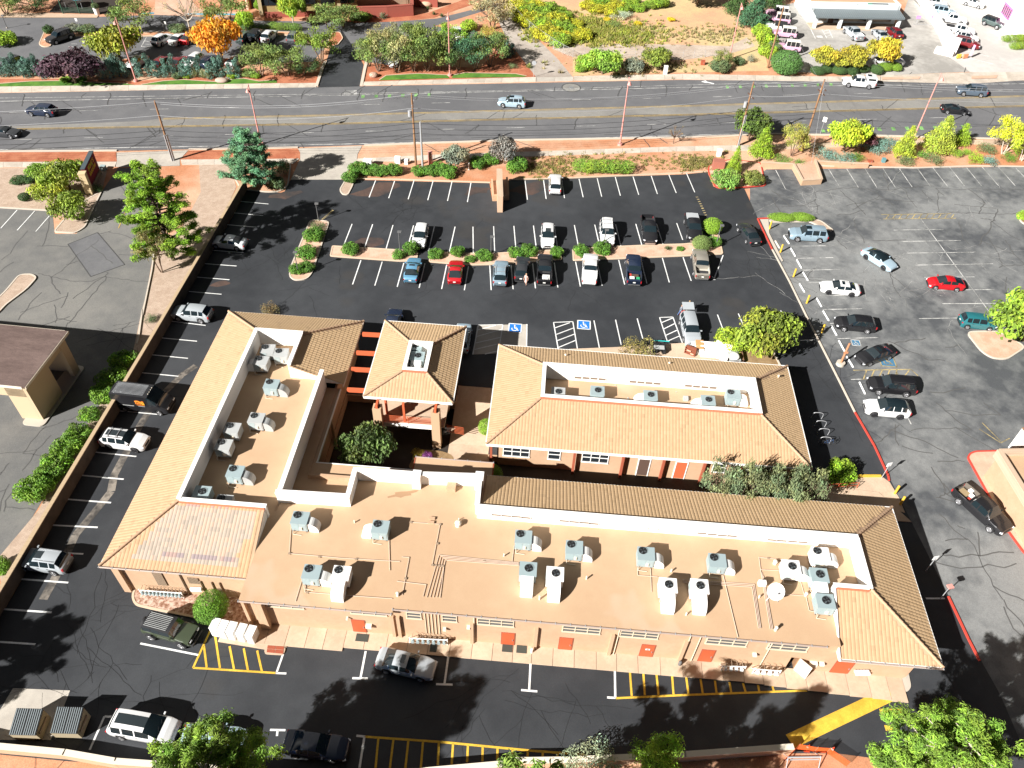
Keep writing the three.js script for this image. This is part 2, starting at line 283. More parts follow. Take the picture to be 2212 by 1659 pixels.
{
  const P=[],L=[[z6(575,240),z6(680,340)],[z6(580,285),z6(660,390)],[z6(640,345),z6(880,330)],[z6(855,250),z6(900,400)],[z6(855,250),z6(1250,235)],[z6(1020,240),z6(1180,400)],[z6(1200,230),z6(1360,340)],[z6(1000,400),z6(1180,375)],[z6(1250,300),z6(1500,310)],[z6(1250,235),z6(1640,225)],[z6(1380,200),z6(1520,350)],[z6(1550,240),z6(1620,300)],[z6(1640,225),z6(1700,270)],[z6(1640,225),z6(2212,240)],[z6(1760,330),z6(2040,360)],[z6(1850,230),z6(1960,330)],[z6(2040,360),z6(1910,590)],[z6(1790,440),z6(1870,590)],[z6(1930,420),z6(2030,440)],[z6(1920,560),z6(2150,660)],[z6(2090,560),z6(2212,770)],[z6(2050,740),z6(2212,720)],[z6(2100,800),z6(2110,900)],[z6(1100,420),z6(1170,580)],[z6(1330,740),z6(1420,930)],[z6(1060,340),z6(1180,310)],[z6(1000,560),z6(1060,620)],[z6(700,800),z6(900,830)],[z6(1220,560),z6(1450,560)],[z6(1500,380),z6(2212,380)],[z9(1330,220),z9(1560,330)],[z9(1560,330),z9(1700,350)],[z9(1600,550),z9(1830,520)],[z9(1640,620),z9(1870,800)],[z9(1380,760),z9(1420,900)],[z9(1420,900),z9(1620,940)],[z9(1480,800),z9(1860,790)],[z9(1700,260),z9(1810,250)],[z9(1950,620),z9(2060,700)],[z9(1220,900),z9(1400,760)],[z9(1650,1000),z9(1830,1010)],[y3(1610,40),y3(1690,200)],[y3(1690,200),y3(1780,245)],[y3(1690,145),y3(1770,200)],[y3(1660,345),y3(1850,510)],[y3(1850,510),y3(2080,900)],[y3(1700,520),y3(1850,510)],[y3(2080,900),y3(2212,1100)],[y3(1690,615),y3(2150,600)],[y3(1640,660),y3(2150,645)],[y3(1780,420),y3(1830,440)],[y3(1640,240),y3(1690,200)],[y6(2080,60),y6(2212,240)]];
  L.forEach(([a,b],i)=>crack(P,a,b,.6,700+i,i % 3===0?1:0));
  bands(rightLot,P,.12,LY.b,M.tarPale);
  const F=[];const r=rng(77);for(let i=0;i<60;i++){const a=G(...z6(650+r()*1500,200+r()*900));crack(F,a,V(a.x+(r()- .5)*9,0,a.z+(r()- .5)*9),.5,900+i,1);}bands(rightLot,F,.05,LY.b+.002,M.fadedWhite.clone(),'hairline_crack').material.color.setRGB(.55,.55,.55);
}
{
  const F=[],r=rng(78);const spots=[[z5(300,350),900,120],[z5(100,900),2000,150],[y4(450,200),400,300],[y4(600,550),1100,250],[y5(900,560),800,300],[z6(450,700),250,300],[z4(1700,600),350,300],[z7(900,300),300,700],[z9(950,500),150,500]];
  for(const[c,w,h]of spots)for(let i=0;i<11;i++){const a=G(c[0]+(r()- .3)*w/3,c[1]+(r()- .4)*h/3),q=r()*6.3,l=2+r()*6;crack(F,a,V(a.x+Math.cos(q)*l,0,a.z+Math.sin(q)*l),.55,1300+i+Math.floor(c[0]),1);}
  bands(mainLot,F,.028,LY.c,M.tarFine,'hairline_crack');
}
// washed-out sand trail beside the long left wing, and red sand at the drain
part('sand_trail',ribbon(gp([z7(1270,380),z7(1180,440),z7(1000,620),z7(900,780),z7(820,940),z7(740,1090),y1(720,200),y1(600,350),y1(490,480),y1(380,720),y1(280,900)]),.75,LY.c-.003),std({map:blotch(31,256,[.05,.045,.04],[.24,.21,.175],{p:6,contrast:1.3})}),mainLot);
for(const[c,s]of[[z5(240,235),2.2],[z5(1230,220),2],[z5(130,590),1.6],[z4(1850,270),1.2],[z4(1435,845),.7],[y2(0,0),0],[z5(880,240),1.2]])if(s){const p=G(...c),r=rng(Math.floor(c[0])),pts=[];for(let i=0;i<12;i++){const a=i/12*6.28,q=s*(.6+r()*.7);pts.push([p.x+Math.cos(a)*q*1.6+Math.sin(a)*.3,p.z+Math.sin(a)*q*.8-Math.cos(a)*q*.7]);}part('sand_stain',flat(pts,LY.c-.004),std({map:blotch(32,256,[.032,.028,.027],[.085,.05,.038],{p:8,contrast:1.3})}),mainLot);}

// -- bay lines
const W=.13;
lines(mainLot,z5,[[222,175,180,285],[345,179,307,290],[472,172,433,297],[595,177,560,303],[717,183,688,308],[840,190,817,315],[1190,176,1206,300],[1310,172,1327,295],[1428,170,1446,290],[1540,165,1567,284],[1658,161,1687,280],[1775,153,1808,274],[1890,150,1927,268],[2008,145,2048,263],[2122,138,2170,256],
 [70,457,14,600],[203,460,150,612],[335,464,290,618],[468,467,430,608],[603,472,565,635],[737,475,700,640],[853,475,855,648],[987,472,994,645],[1118,470,1132,628],[1245,468,1265,630],[1380,466,1402,624],[1510,464,1538,614],[1642,462,1674,601],[1777,460,1812,604],[1908,457,1948,597],[2042,455,2085,592],[2173,452,2212,560],
 [127,692,73,849],[265,702,217,857],[405,710,362,865],[542,713,504,872],[683,722,650,879],[824,730,797,887],[962,726,971,886],[1100,722,1113,880],[1240,714,1258,874],[1380,708,1403,869],[1518,702,1549,863],[1655,696,1690,857],[1797,690,1836,850],[1940,684,1980,843],[2080,677,2125,836],
 [1637,1083,1673,1265],[1777,1078,1813,1240],[1917,1070,1953,1200]],W);
lines(mainLot,z5,[],W);
lines(mainLot,z6,[[25,130,78,252],[2,672,55,826],[262,660,200,820],[210,820,190,795],[225,1045,268,1160],[360,1038,395,1118],[498,1030,545,1140],[635,1018,725,1215],[762,1212,856,1208]],W);
lines(mainLot,z4,[[1548,310,1740,328],[1500,384,1705,403],[1462,461,1664,479],[1415,541,1622,559],[1368,627,1580,643],[1318,714,1533,730],[1270,801,1487,819],[1215,894,1436,913],[1100,1086,1333,1115]],W);
lines(mainLot,z7,[[1042,200,1277,222],[975,309,1219,333],[908,425,1157,449],[765,672,1031,697],[612,940,884,969],[515,1090,700,1106]],W);
lines(mainLot,y1,[[515,94,802,121],[430,250,720,273],[330,418,634,433],[440,600,541,605],[126,767,443,791],[0,961,336,984]],.16);
lines(mainLot,y4,[[0,290,230,305],[910,300,1285,375],[1850,325,1792,492],[1785,492,1856,495],[678,772,582,990],[678,773,726,775],[1195,820,1290,820],[1230,820,1215,870],[1800,860,1795,900],[1750,860,1850,862]],.16);
lines(mainLot,y5,[[158,350,124,526],[72,525,172,527],[693,387,668,566],[614,564,721,567],[1226,428,1217,606],[1165,602,1270,611],[1772,476,1775,655],[1722,650,1776,653],[98,898,158,904],[150,904,118,1106]],.17);
lines(mainLot,y3,[[1575,893,1698,893]],.16);
// yellow hatched no-parking areas
const YP=M.yellowPaint;
lines(mainLot,y4,[[1387,165,1252,458],[1252,458,1792,492],[1385,185,1426,460],[1322,315,1340,456],[1488,318,1517,466],[1580,332,1607,474],[1667,346,1697,480]],.17,YP);
lines(mainLot,y5,[[1780,655,2212,635],[1870,486,1881,640],[1957,494,1966,636],[2042,502,2055,634],[2143,512,2152,630],[150,904,640,938],[640,938,1230,995],[1230,995,1600,1022],[240,914,222,1106],[338,920,315,1106],[435,928,415,1106],[530,932,515,1106],[632,940,625,1090],[724,950,715,1090],[820,962,815,1070],[916,972,914,1065],[1012,980,1010,1060],[1110,985,1108,1060],[1208,996,1206,1050],[1305,1000,1304,1040],[1400,1008,1400,1035]],.17,YP);
lines(mainLot,y6,[[0,635,805,605],[22,518,37,628],[115,530,130,625],[208,540,219,622],[303,550,314,618],[390,558,407,614],[487,568,495,610],[580,576,590,608]],.17,YP);
// speed-hump: a long yellow ridge
{const a=G(...y6(1390,605)),b=G(...y6(695,935)),d=b.clone().sub(a),L=d.length();const sh=new THREE.Shape();sh.moveTo(-.55,0);sh.quadraticCurveTo(-.3,.09,0,.1);sh.quadraticCurveTo(.3,.09,.55,0);const g=new THREE.ExtrudeGeometry(sh,{depth:L,bevelEnabled:false});g.rotateY(Math.atan2(d.x,d.z));g.translate(a.x,LY.b,a.z);const m=solo('speed_hump',planUV(clean(g),6),YP,'long yellow painted hump across the asphalt by the corner of the building','speed hump');}
for(const[a,b]of[[y6(1278,742),y6(1420,742)],[y6(1310,848),y6(1400,850)]])stripe(mainLot,a,b,.45,YP);
// accessible bays
lines(mainLot,z8,[[1375,100,1405,270],[1500,95,1530,274],[1375,100,1500,95],[1385,135,1480,102],[1393,178,1502,137],[1400,218,1510,176],[1408,262,1518,216]],W);
lines(mainLot,z8,[[2062,68,2112,222],[2148,65,2212,240],[2062,68,2148,65],[2074,102,2150,70],[2088,143,2165,105],[2100,185,2180,148],[2112,222,2195,186]],W);
part('concrete_pad',flat(gp([z8(880,118),z8(1205,112),z8(1202,262),z8(1018,300),z8(852,308)]),LY.c,null,14),M.apron,mainLot);
lines(mainLot,z8,[[888,118,852,308],[1047,115,1015,302],[1203,112,1200,262],[888,118,1047,115],[880,150,1000,120],[876,192,1043,145],[870,234,1038,196],[863,276,1032,236],[930,306,1025,282]],W,M.whitePaint,LY.d+.004);
function accessSign(parent,c,s,bg,fg,y=LY.d,turn=0){                   // wheelchair pictogram
  const p=G(...c),e=new THREE.Group();e.name='accessible_bay_symbol';e.position.set(p.x,y,p.z);e.rotation.y=turn;parent.add(e);
  part('field',flat([[-s,-s],[s,-s],[s,s],[-s,s]],.0),bg,e);
  const rim=new MB();for(const[x,z,w,d]of[[0,-s,2.2*s,.13],[0,s,2.2*s,.13],[-s,0,.13,2.2*s],[s,0,.13,2.2*s]])rim.add(flat([[x-w/2,z-d/2],[x+w/2,z-d/2],[x+w/2,z+d/2],[x-w/2,z+d/2]],.008));part('border',rim.geo,fg,e);
  const k=s/1,arc=[];for(let i=0;i<=12;i++){const a=-.6+i/12*4.2;arc.push([k*(-.08+.42*Math.cos(a)),k*(.22+.42*Math.sin(a))]);}
  part('wheelchair',mergeGeometries([ribbon(arc,.14*k,.01),ribbon([[-.1*k,-.45*k],[-.05*k,.1*k],[.3*k,.1*k],[.45*k,.55*k],[.6*k,.5*k]],.15*k,.012),ribbon([[-.08*k,-.18*k],[.28*k,-.18*k]],.12*k,.014),flat([...Array(9)].map((_,i)=>[k*(-.1+.13*Math.cos(i*.7)),k*(-.62+.13*Math.sin(i*.7))]),.01)]),fg,e);
}
accessSign(mainLot,z8(1126,137),.75,M.bluePaint,M.whitePaint,LY.d+.004);
accessSign(mainLot,z8(1572,116),.75,M.bluePaint,M.whitePaint,LY.c+.006);
// parking-row rope of yellow lane dashes (worn) near the two ends of the lot
for(let i=0;i<9;i++){stripe(mainLot,z6(85+i*7.2,284+i*14.5),z6(100+i*7.2,282+i*14.5),.22,M.fadedYellow);stripe(mainLot,z4(2150-i*8,368+i*7),z4(2162-i*8,372+i*7),.2,M.fadedYellow);}
// right lot: faded lines
lines(rightLot,z6,[[603,108,667,232],[945,100,1020,222],[1063,100,1138,220],[1180,97,1258,220],[1298,98,1378,220],[1403,98,1487,218],[1520,96,1606,214],[1622,94,1716,213],[1730,90,1826,211],[1836,88,1936,210],[1941,88,2047,210],[2047,90,2155,210],[2155,92,2212,150],
 [655,527,700,527],[700,602,930,598],[738,680,975,675],[775,757,1018,752],[818,838,1000,834],[862,924,1115,918],[906,1012,1162,1006],[1540,420,2000,1045],[1365,497,1690,492],[1405,571,1800,564],[1450,646,1890,640],[1508,724,2010,715],[1565,803,1890,800],[1620,886,2020,882],[1680,974,2060,972]],.11,M.fadedWhite,LY.c);
lines(rightLot,z9,[[1000,205,1268,198],[955,107,1010,104],[1530,75,1850,70],[1090,470,1200,466],[1400,600,1480,760]],.11,M.fadedWhite,LY.c);
lines(rightLot,z6,[[1285,396,1740,390],[1300,425,1770,420],...[...Array(11)].map((_,i)=>[1318+i*42,422,1338+i*42,394])],.13,M.fadedYellow,LY.c);
lines(rightLot,z9,[[1105,410,1478,404],[1478,404,1525,446],[1155,468,1450,455],[1172,465,1190,412],[1218,462,1242,408],[1270,458,1295,405],[1325,455,1342,404],[1378,452,1388,403],[1400,452,1385,420],[1430,455,1470,408],[1940,750,2060,870],[2060,880,2120,850],[1920,790,2060,880]],.13,M.fadedYellow,LY.c);
accessSign(rightLot,z9(1325,352),.85,M.bluePaintDull,M.fadedYellow,LY.c+.004);
accessSign(rightLot,z9(1122,232),.5,M.bluePaintDull,M.fadedWhite,LY.c+.004);
lines(leftLot,z4,[[112,366,5,485],[226,372,112,498],[340,382,232,506]],.12,M.whitePaint,LY.b+.01);
lines(leftLot,z4,[[930,85,768,485]],.13,M.roadYellow,LY.b+.01);

// -- kerbs, islands and beds
function island(name,outline,top,kerbM=M.kerb,r=.8,h=.15){
  const o=roundPts(outline,r),g=struct(name);
  part('bed',flat(inset(o,.16),h-.03,null,5),top,g);
  part('kerb',prism(o,0,h,[inset(o,.18)]),kerbM,g);
  return g;
}
function kerbLine(parent,pts,m,w=.17,h=.16){const P=toXZ(pts),b=new MB();for(let i=0;i+1<P.length;i++)b.span(P[i],P[i+1],w,0,h,.06);return part('kerb',b.geo,m,parent);}
// bed left of the lot entrance (under the blue-green tree), planted strip with the post lamps
island('planting_bed',gp([z4(1560,235),z4(1500,130),z4(1500,70),z4(1890,60),z4(1870,210),z4(1820,250),z4(1740,255)]),M.soil,M.kerb,1);
island('planting_bed',gp([z5(-15,240),z5(8,270),z5(45,272),z5(75,215),z5(88,165),z5(30,165)]),M.gravel,M.kerb,.6);
island('planting_bed',gp([z4(2010,430),z4(2140,440),z4(2025,780),z4(1990,820),z4(1910,828),z4(1872,800),z4(1880,740)]),M.pinkPave,M.kerb,.9);
island('planting_strip',gp([z5(-60,600),z5(150,612),z5(400,628),z5(500,640),z5(490,700),z5(380,702),z5(0,675),z5(-75,668)]),M.pinkPave,M.kerbTan,.3);
island('planting_strip',gp([z5(582,635),z5(800,648),z5(1000,648),z5(1250,632),z5(1422,625),z5(1430,690),z5(1100,715),z5(960,724),z5(820,727),z5(565,706)]),M.pinkPave,M.kerbTan,.3);
island('planting_strip',gp([z5(1495,620),z5(1700,608),z5(2000,594),z6(0,588),z6(160,572),z6(200,520),z6(235,525),z6(262,655),z6(0,668),z5(1700,690),z5(1500,697)]),M.pinkPave,M.kerbTan,.3);
island('planting_bed',gp([z6(555,432),z6(700,432),z6(810,415),z6(900,440),z6(978,500),z6(960,512),z6(820,445),z6(570,448)]),M.gravel,M.kerb,.4);
island('kerb_island',gp([z9(1828,160),z9(2040,155),z9(2230,260),z9(2100,345),z9(2000,335),z9(1930,290)]),M.pinkPave,M.kerb,1);
island('planting_bed',gp([z6(2165,400),z6(2230,360),z6(2260,480),z6(2190,450)]),M.mulch,M.kerb,.6);
island('planting_bed',gp([z6(162,120),z6(210,222),z6(260,232),z6(542,213),z6(505,60),z6(300,40),z6(165,80)]),M.pinkPave,M.redPaint,.6);
island('planting_bed',gp([z4(345,512),z4(415,430),z4(560,300),z4(665,245),z4(590,400),z4(555,480),z4(490,520)]),M.gravel,M.kerb,.6);
island('gravel_island',gp([z4(25,905),z4(125,785),z4(210,782),z4(245,805),z4(180,880),z4(40,985),z4(0,1030),z4(-200,1200),z4(-260,1150)]),M.gravel,M.kerb,.9);
struct('gravel_bed',flat(gp([z4(0,95),z4(700,90),z4(660,245),z4(420,420),z4(330,368),z4(0,350),z4(-500,350),z4(-500,95)]),LY.b,null,4),M.gravel);
struct('gravel_bed',flat(gpx([z4(1000,622),z4(1180,480),z4(1300,250),z4(1290,70),z4(1500,70),z4(1530,220),z4(1370,560),[-43.6,-70],[-43.6,-30],y1(-20,640),y1(250,320),z7(560,770),z7(860,300),z7(920,20),z4(990,760)]),LY.b,null,4),M.gravel);
kerbLine(leftLot,gp([z4(1003,622),z4(985,760),z4(960,880),z4(925,1050),z7(925,20),z7(900,200),z7(890,240)]),M.kerb);
kerbLine(leftLot,gp([z4(-200,348),z4(0,352),z4(340,372)]),M.kerb);
// kerb along the front of the first row and the raised planter walls there
kerbLine(mainLot,gp([z5(85,165),z5(385,170),z5(965,190)]),M.kerbTan);
kerbLine(mainLot,gp([z5(1085,172),z5(1500,160),z6(0,128),z6(160,118)]),M.kerbTan);
kerbLine(rightLot,gp([z6(850,80),z6(1500,95),z6(1900,82),z6(2212,86)]),M.kerb);
// kerb between the two lots: red, plain, red
kerbLine(mainLot,gp([z6(485,425),z6(580,625)]),M.redPaint);
kerbLine(mainLot,gp([z6(580,625),z6(690,830),z6(822,1100),z9(1000,455),z9(1115,685)]),M.kerb);
kerbLine(mainLot,gp([z9(1115,685),z9(1240,900),z9(1330,1095),y3(1335,130)]),M.redPaint);
kerbLine(rightLot,gp([z6(485,425),z6(600,418)]),M.redPaint);
part('kerb_bed',flat(gp([z6(500,430),z6(555,430),z6(560,520),z6(650,700),z6(640,705),z6(590,620)]),.13,null,10),M.concrete,rightLot);
kerbLine(mainLot,gp([y6(1720,0),y6(1850,275),y6(1920,412)]),M.redPaint);

// far side of the road: sidewalk slabs, lawn ribbons, red beds, aprons
function slabRow(name,outer,inner,len,mat,h=.12,gap=.03,mat2){           // slabs between two plan polylines
  const g=struct(name),A=gp(outer),B=gp(inner),r=rng(outer.length*31+Math.floor(outer[0][0]));
  const cum=(P)=>{const c=[0];for(let i=1;i<P.length;i++)c.push(c[i-1]+P[i].distanceTo(P[i-1]));return c;};
  const ca=cum(A),cb=cum(B),at=(P,c,t)=>{const d=t*c[c.length-1];let i=1;while(i<c.length-1&&c[i]<d)i++;return P[i-1].clone().lerp(P[i],(d-c[i-1])/(c[i]- c[i-1]||1));};
  const n=Math.max(1,Math.round(ca[ca.length-1]/len)),e=gap/ca[ca.length-1]/2;
  const tones=[0,1,2].map((k)=>{const m=(mat2&&k===2?mat2:mat).clone();m.color.multiplyScalar(.94+k*.05);return m;});
  for(let i=0;i<n;i++){const t0=i/n+e,t1=(i+1)/n-e;part('slab',prism([at(A,ca,t0),at(A,ca,t1),at(B,cb,t1),at(B,cb,t0)],0,h+(r()- .5)*.012,null,9+r()*3),tones[Math.floor(r()*3)],g);}
  return g;
}
slabRow('sidewalk',[[-60,201.5],z1(0,600),z1(2050,566)],[[-60,189],z1(0,565),z1(2060,541)],3.1,M.walk);
slabRow('sidewalk',[z2(130,556),z2(1260,531)],[z2(150,533),z2(1262,503)],3.1,M.walk);
slabRow('sidewalk',[z2(1262,531),z2(1500,526)],[z2(1264,503),z2(1505,499)],3,M.apron,.05);
slabRow('sidewalk',[z2(1503,525),z2(2212,515),z3(1000,530),z3(1280,527)],[z2(1506,497),z2(2212,483),z3(1000,500),z3(1280,497)],3.4,M.walk);
slabRow('sidewalk',[z3(1283,527),z3(1850,545),z3(2212,520),z3(2500,512)],[z3(1283,490),z3(1850,470),z3(2212,468),z3(2500,466)],4,M.walk,.06);
for(const[a,b]of[[[1290,500],[1540,520]],[[1870,492],[2040,515]]])struct('tactile_paving',flat(gp([z3(a[0],a[1]+4),z3(b[0],a[1]),z3(b[0]- 10,b[1]- 4),z3(a[0],b[1]+0)]),.14),M.pinkPave);
struct('driveway',flat(gp([z1(2070,540),z1(2110,410),z1(2150,290),z1(2212,200),z2(0,190),z2(60,280),z2(145,420),z2(118,560),z1(2060,568)]),LY.a,null,30),M.lot);
kerbLine(road,gp([z1(2052,560),z1(2090,440),z1(2110,400)]),M.kerb,.5);
kerbLine(road,gp([z2(130,556),z2(160,415),z2(175,360)]),M.kerb,.5);
struct('driveway',flat(gp([z2(1262,503),z2(1500,500),z2(1410,390),z2(1180,160),z2(1080,60),z2(1040,-30),z2(960,-30),z2(1000,100),z2(1080,270),z2(1160,370)]),LY.a,null,16),std({map:blotch(33,512,[.3,.25,.21],[.42,.37,.32],{p:6,grain:.12})}));
struct('lawn',flat(gp([z1(-100,545),z1(0,545),z1(200,530),z1(400,527),z1(560,535),z1(830,545),z1(855,550),z1(880,552),z1(0,563),z1(-100,566)]),.06,null,8),M.grass);
struct('lawn',flat(gp([z1(915,551),z1(1060,528),z1(1190,520),z1(1420,535),z1(1520,516),z1(1580,512),z1(1680,530),z1(1790,520),z1(1795,538),z1(1400,548)]),.06,null,8),M.grass);
struct('lawn',flat(gp([z2(245,522),z2(290,492),z2(500,480),z2(690,490),z2(700,508)]),.06,null,8),M.grass);
struct('lawn',flat(gp([z2(715,507),z2(725,490),z2(800,475),z2(1130,482),z2(1200,495),z2(1180,500)]),.06,null,8),M.grass);
part('edging',mergeGeometries([ribbon(gp([z1(-100,543),z1(0,543),z1(200,528),z1(400,525),z1(560,533),z1(830,543)]),.2,.08),ribbon(gp([z1(915,549),z1(1060,526),z1(1190,518),z1(1420,533),z1(1520,514),z1(1580,510),z1(1680,528),z1(1790,518)]),.2,.08),ribbon(gp([z2(245,520),z2(290,490),z2(500,478),z2(690,488)]),.2,.08),ribbon(gp([z2(725,488),z2(800,473),z2(1130,480),z2(1200,493)]),.2,.08)]),M.kerbTan,road);
// hotel car park beyond the hedge
const farLot=struct('car_park',flat(gp([z1(-300,110),z1(620,110),z1(1040,95),z1(1700,135),z1(2212,140),z2(350,140),z2(620,120),z2(860,60),z2(880,20),z2(960,60),z2(600,170),z2(880,205),z2(800,320),z2(300,420),z2(150,400),z2(60,290),z1(2130,280),z1(2030,400),z1(1500,420),z1(0,480),z1(-300,480)]),LY.a,null,40),M.road);
struct('sidewalk',flat(gp([z1(-300,88),z1(300,88),z1(640,100),z1(630,118),z1(0,116),z1(-300,116)]),.1),M.peachWalk);
struct('plaza',flat(gp([z1(1010,-60),z1(1180,-60),z1(1290,60),z1(1640,90),z1(1640,125),z1(1000,98)]),.08),M.pinkPave);
island('planting_bed',gp([z1(250,290),z1(290,200),z1(360,195),z1(420,215),z1(340,260),z1(330,305),z1(280,308)]),M.soil,M.kerbTan,.8);
island('planting_bed',gp([z1(420,205),z1(900,215),z1(1450,190),z1(1560,205),z1(1900,210),z1(1900,232),z1(1500,225),z1(900,238),z1(500,240),z1(420,225)]),M.soil,M.kerbTan,.4);
island('planting_bed',gp([z1(1420,405),z1(1430,385),z1(1490,380),z1(1510,400),z1(1490,412)]),M.soilRed,M.kerbTan,.5);
island('planting_bed',gp([z1(740,420),z1(800,385),z1(850,385),z1(830,425)]),M.soilRed,M.kerbTan,.5);
island('planting_bed',gp([z1(2110,300),z1(2150,210),z1(2205,210),z1(2225,250),z1(2190,295),z1(2140,305)]),M.soilRed,M.kerbTan,.6);
lines(farLot,z1,[[950,240,915,303],[1018,235,985,303],[915,303,990,303],[925,285,1010,292],[935,265,1015,278],[565,240,525,303],[445,303,500,303],[460,285,500,285],[1190,290,1180,303],[1280,290,1270,303],[1880,255,1868,292],[1790,250,1780,290]],.12,M.fadedWhite,LY.b);
struct('red_bed',flat(gp([z1(-200,515),z1(0,512),z1(400,512),z1(800,525),z1(860,530),z1(1100,505),z1(1500,480),z1(2080,470),z1(2060,541),z1(800,560),z1(-200,566)]),LY.a+.006,null,12),M.soilRed);
struct('red_bed',flat(gp([z2(165,415),z2(900,440),z2(1060,260),z2(1110,300),z2(1260,498),z2(150,530)]),LY.a+.006,null,12),M.soilRed);
struct('red_bed',flat(gp([z2(80,135),z2(170,115),z2(560,85),z2(840,-20),z2(850,30),z2(600,115),z2(350,140),z2(80,150)]),LY.b,null,12),M.soilRed);
// rental yard, white dealer yard
const paleLot=struct('car_park',flat(gp([z3(495,120),z3(560,60),z3(790,0),z3(900,180),z3(1400,170),z3(1480,-60),z3(1620,130),z3(1700,350),z3(1860,465),z3(1270,490),z3(850,470),z3(730,470),z3(560,390),z3(560,300)]),LY.a,null,36),M.paleLot);
struct('car_park',flat(gp([z3(1440,-60),z3(1900,-60),z3(2212,290),z3(2500,400),z3(2500,470),z3(1860,468),z3(1700,350),z3(1620,130)]),LY.a,null,36),std({map:blotch(34,512,[.46,.43,.4],[.56,.53,.49],{p:6,grain:.06})}));
lines(paleLot,z3,[[900,188,935,248],[945,186,972,246],[905,205,950,192],[912,222,958,208],[922,240,968,224],[1040,196,1062,230],[830,190,860,250]],.12,M.whitePaint,LY.b);
lines(paleLot,z3,[[870,238,905,238]],.9,M.whitePaint,LY.b);
lines(paleLot,z3,[[1840,372,2012,415],[1790,320,1982,366],[1860,64,1975,64]],.13,M.whitePaint,LY.b);
// open field beyond: dry grass and red soil
struct('field',flat(gp([z2(1080,40),z2(1200,150),z2(1500,370),z2(1500,490),z2(2212,470),z3(560,460),z3(480,120),z3(0,-100),z2(1000,-300)]),LY.a,null,40),M.field);
struct('dirt_track',flat(gp([z2(1430,290),z2(1800,285),z2(2212,290),z3(300,300),z3(420,240),z3(470,300),z3(300,350),z2(2212,390),z2(1500,370),z2(1360,315)]),LY.b,null,16),std({map:blotch(35,512,[.38,.29,.22],[.5,.42,.34],{p:6,grain:.15})}));
// near verge: red gravel beds, aprons, footpath
struct('red_bed',flat(gp([z1(-100,990),z1(0,988),z1(750,986),z1(758,1048),z1(0,1050),z1(-100,1052)]),.05,null,8),M.soilRed);
struct('red_bed',flat(gp([z1(1225,978),z1(1930,965),z1(1945,990),z1(1945,1030),z1(1165,1035)]),.05,null,8),M.soilRed);
struct('driveway',flat(gp([z1(757,990),z1(1220,975),z1(1165,1036),z1(1165,1075),z4(1000,85),z4(750,88),z1(757,1048)]),.04,null,12),M.apron);
struct('driveway',flat(gp([z1(1930,962),z2(0,952),z2(135,946),z2(105,1000),z2(100,1050),z4(2212,170),z4(1885,170),z1(1945,1030)]),.04,null,12),M.apron);
slabRow('footpath',[z1(-100,1052),z1(758,1050)],[z1(-100,1086),z1(745,1082)],2.6,M.walk,.07);
slabRow('footpath',[z1(1170,1036),z1(1940,1030)],[z1(1180,1070),z1(1900,1062)],2.6,M.walk,.07);
slabRow('footpath',[z2(105,1030),z2(640,1003),z2(1200,985),z2(2212,950),z3(430,942)],[z2(95,1055),z2(640,1034),z2(1200,1016),z2(2212,980),z3(430,976)],3,M.walk,.07);
slabRow('footpath',[z3(430,942),z3(1000,925),z3(1800,905),z3(2300,915)],[z3(430,976),z3(1000,955),z3(1800,935),z3(2300,945)],3,M.peachWalk,.07);
kerbLine(road,gp([z1(-60,984),z1(757,978)]),M.kerb,.3);kerbLine(road,gp([z1(1225,970),z1(1930,958)]),M.kerb,.3);kerbLine(road,gp([z2(150,944),z2(1100,910),z2(2212,893),z3(600,870),z3(1270,881),z3(2212,906)]),M.kerb,.3);
// front walk slabs along the building and the beds by it
const fw=struct('front_walk');
{const r=rng(91);const x0=-24.2,x1=31.6;let x=x0;const tones=[0,1,2,3].map((k)=>{const m=M.peachWalk.clone();m.color.multiplyScalar(.95+k*.035);return m;});while(x<x1){const w=Math.min(1.5+r()*.35,x1-x);const zf=x<-14.5?-28.6:x>16?lerp(-28.95,-28.35,(x-16)/15):-28.9;part('slab',prism([[x+.018,-30.41],[x+w-.018,-30.41],[x+w-.018,zf],[x+.018,zf]],0,.13+(r()- .5)*.008,null,8+r()*3),tones[Math.floor(r()*4)],fw);x +=w;}}
part('ramp',prism(roundPts(gp([y6(1335,530),y6(1455,460),y6(1480,585),y6(1450,620),y6(1400,595)]),.4),0,.1),M.concrete,fw);
const fb=island('planting_bed',gp([y1(905,780),y1(850,870),y1(870,940),y1(1000,970),y1(1400,1050),y1(1590,1075),y1(1740,1095),y1(1570,850),y1(1560,790),y1(1000,760)]),M.redGravel,M.kerbTan,.7);
part('walk_slab',prism(gp([y4(1435,240),y4(1680,265),y4(1860,325),y4(1720,340),y4(1414,290)]),0,.12,null,8),M.peachWalk,fw);
{const g=new MB();const a=gp([y4(1735,315),y4(1845,322),y4(1838,372),y4(1728,362)]);part('ramp_pad',prism(roundPts(gp([y4(1720,318),y4(1855,326),y4(1840,378),y4(1712,370)]),.3),0,.125),M.peachWalk,fw);const q=(s,t)=>a[0].clone().lerp(a[1],s).lerp(a[3].clone().lerp(a[2],s),t);for(const[i,j]of[[0,0],[1,0],[0,1],[1,1]])part('tactile_tile',prism([q(i*.5+.015,j*.5+.03),q(i*.5+.485,j*.5+.03),q(i*.5+.485,j*.5+.47),q(i*.5+.015,j*.5+.47)],.12,.145),M.rustDark,fw);}
struct('concrete_slab',flat(gp([y4(85,590),y4(455,605),y4(330,925),y4(0,925),y4(-40,800)]),LY.c,null,14),M.apron);
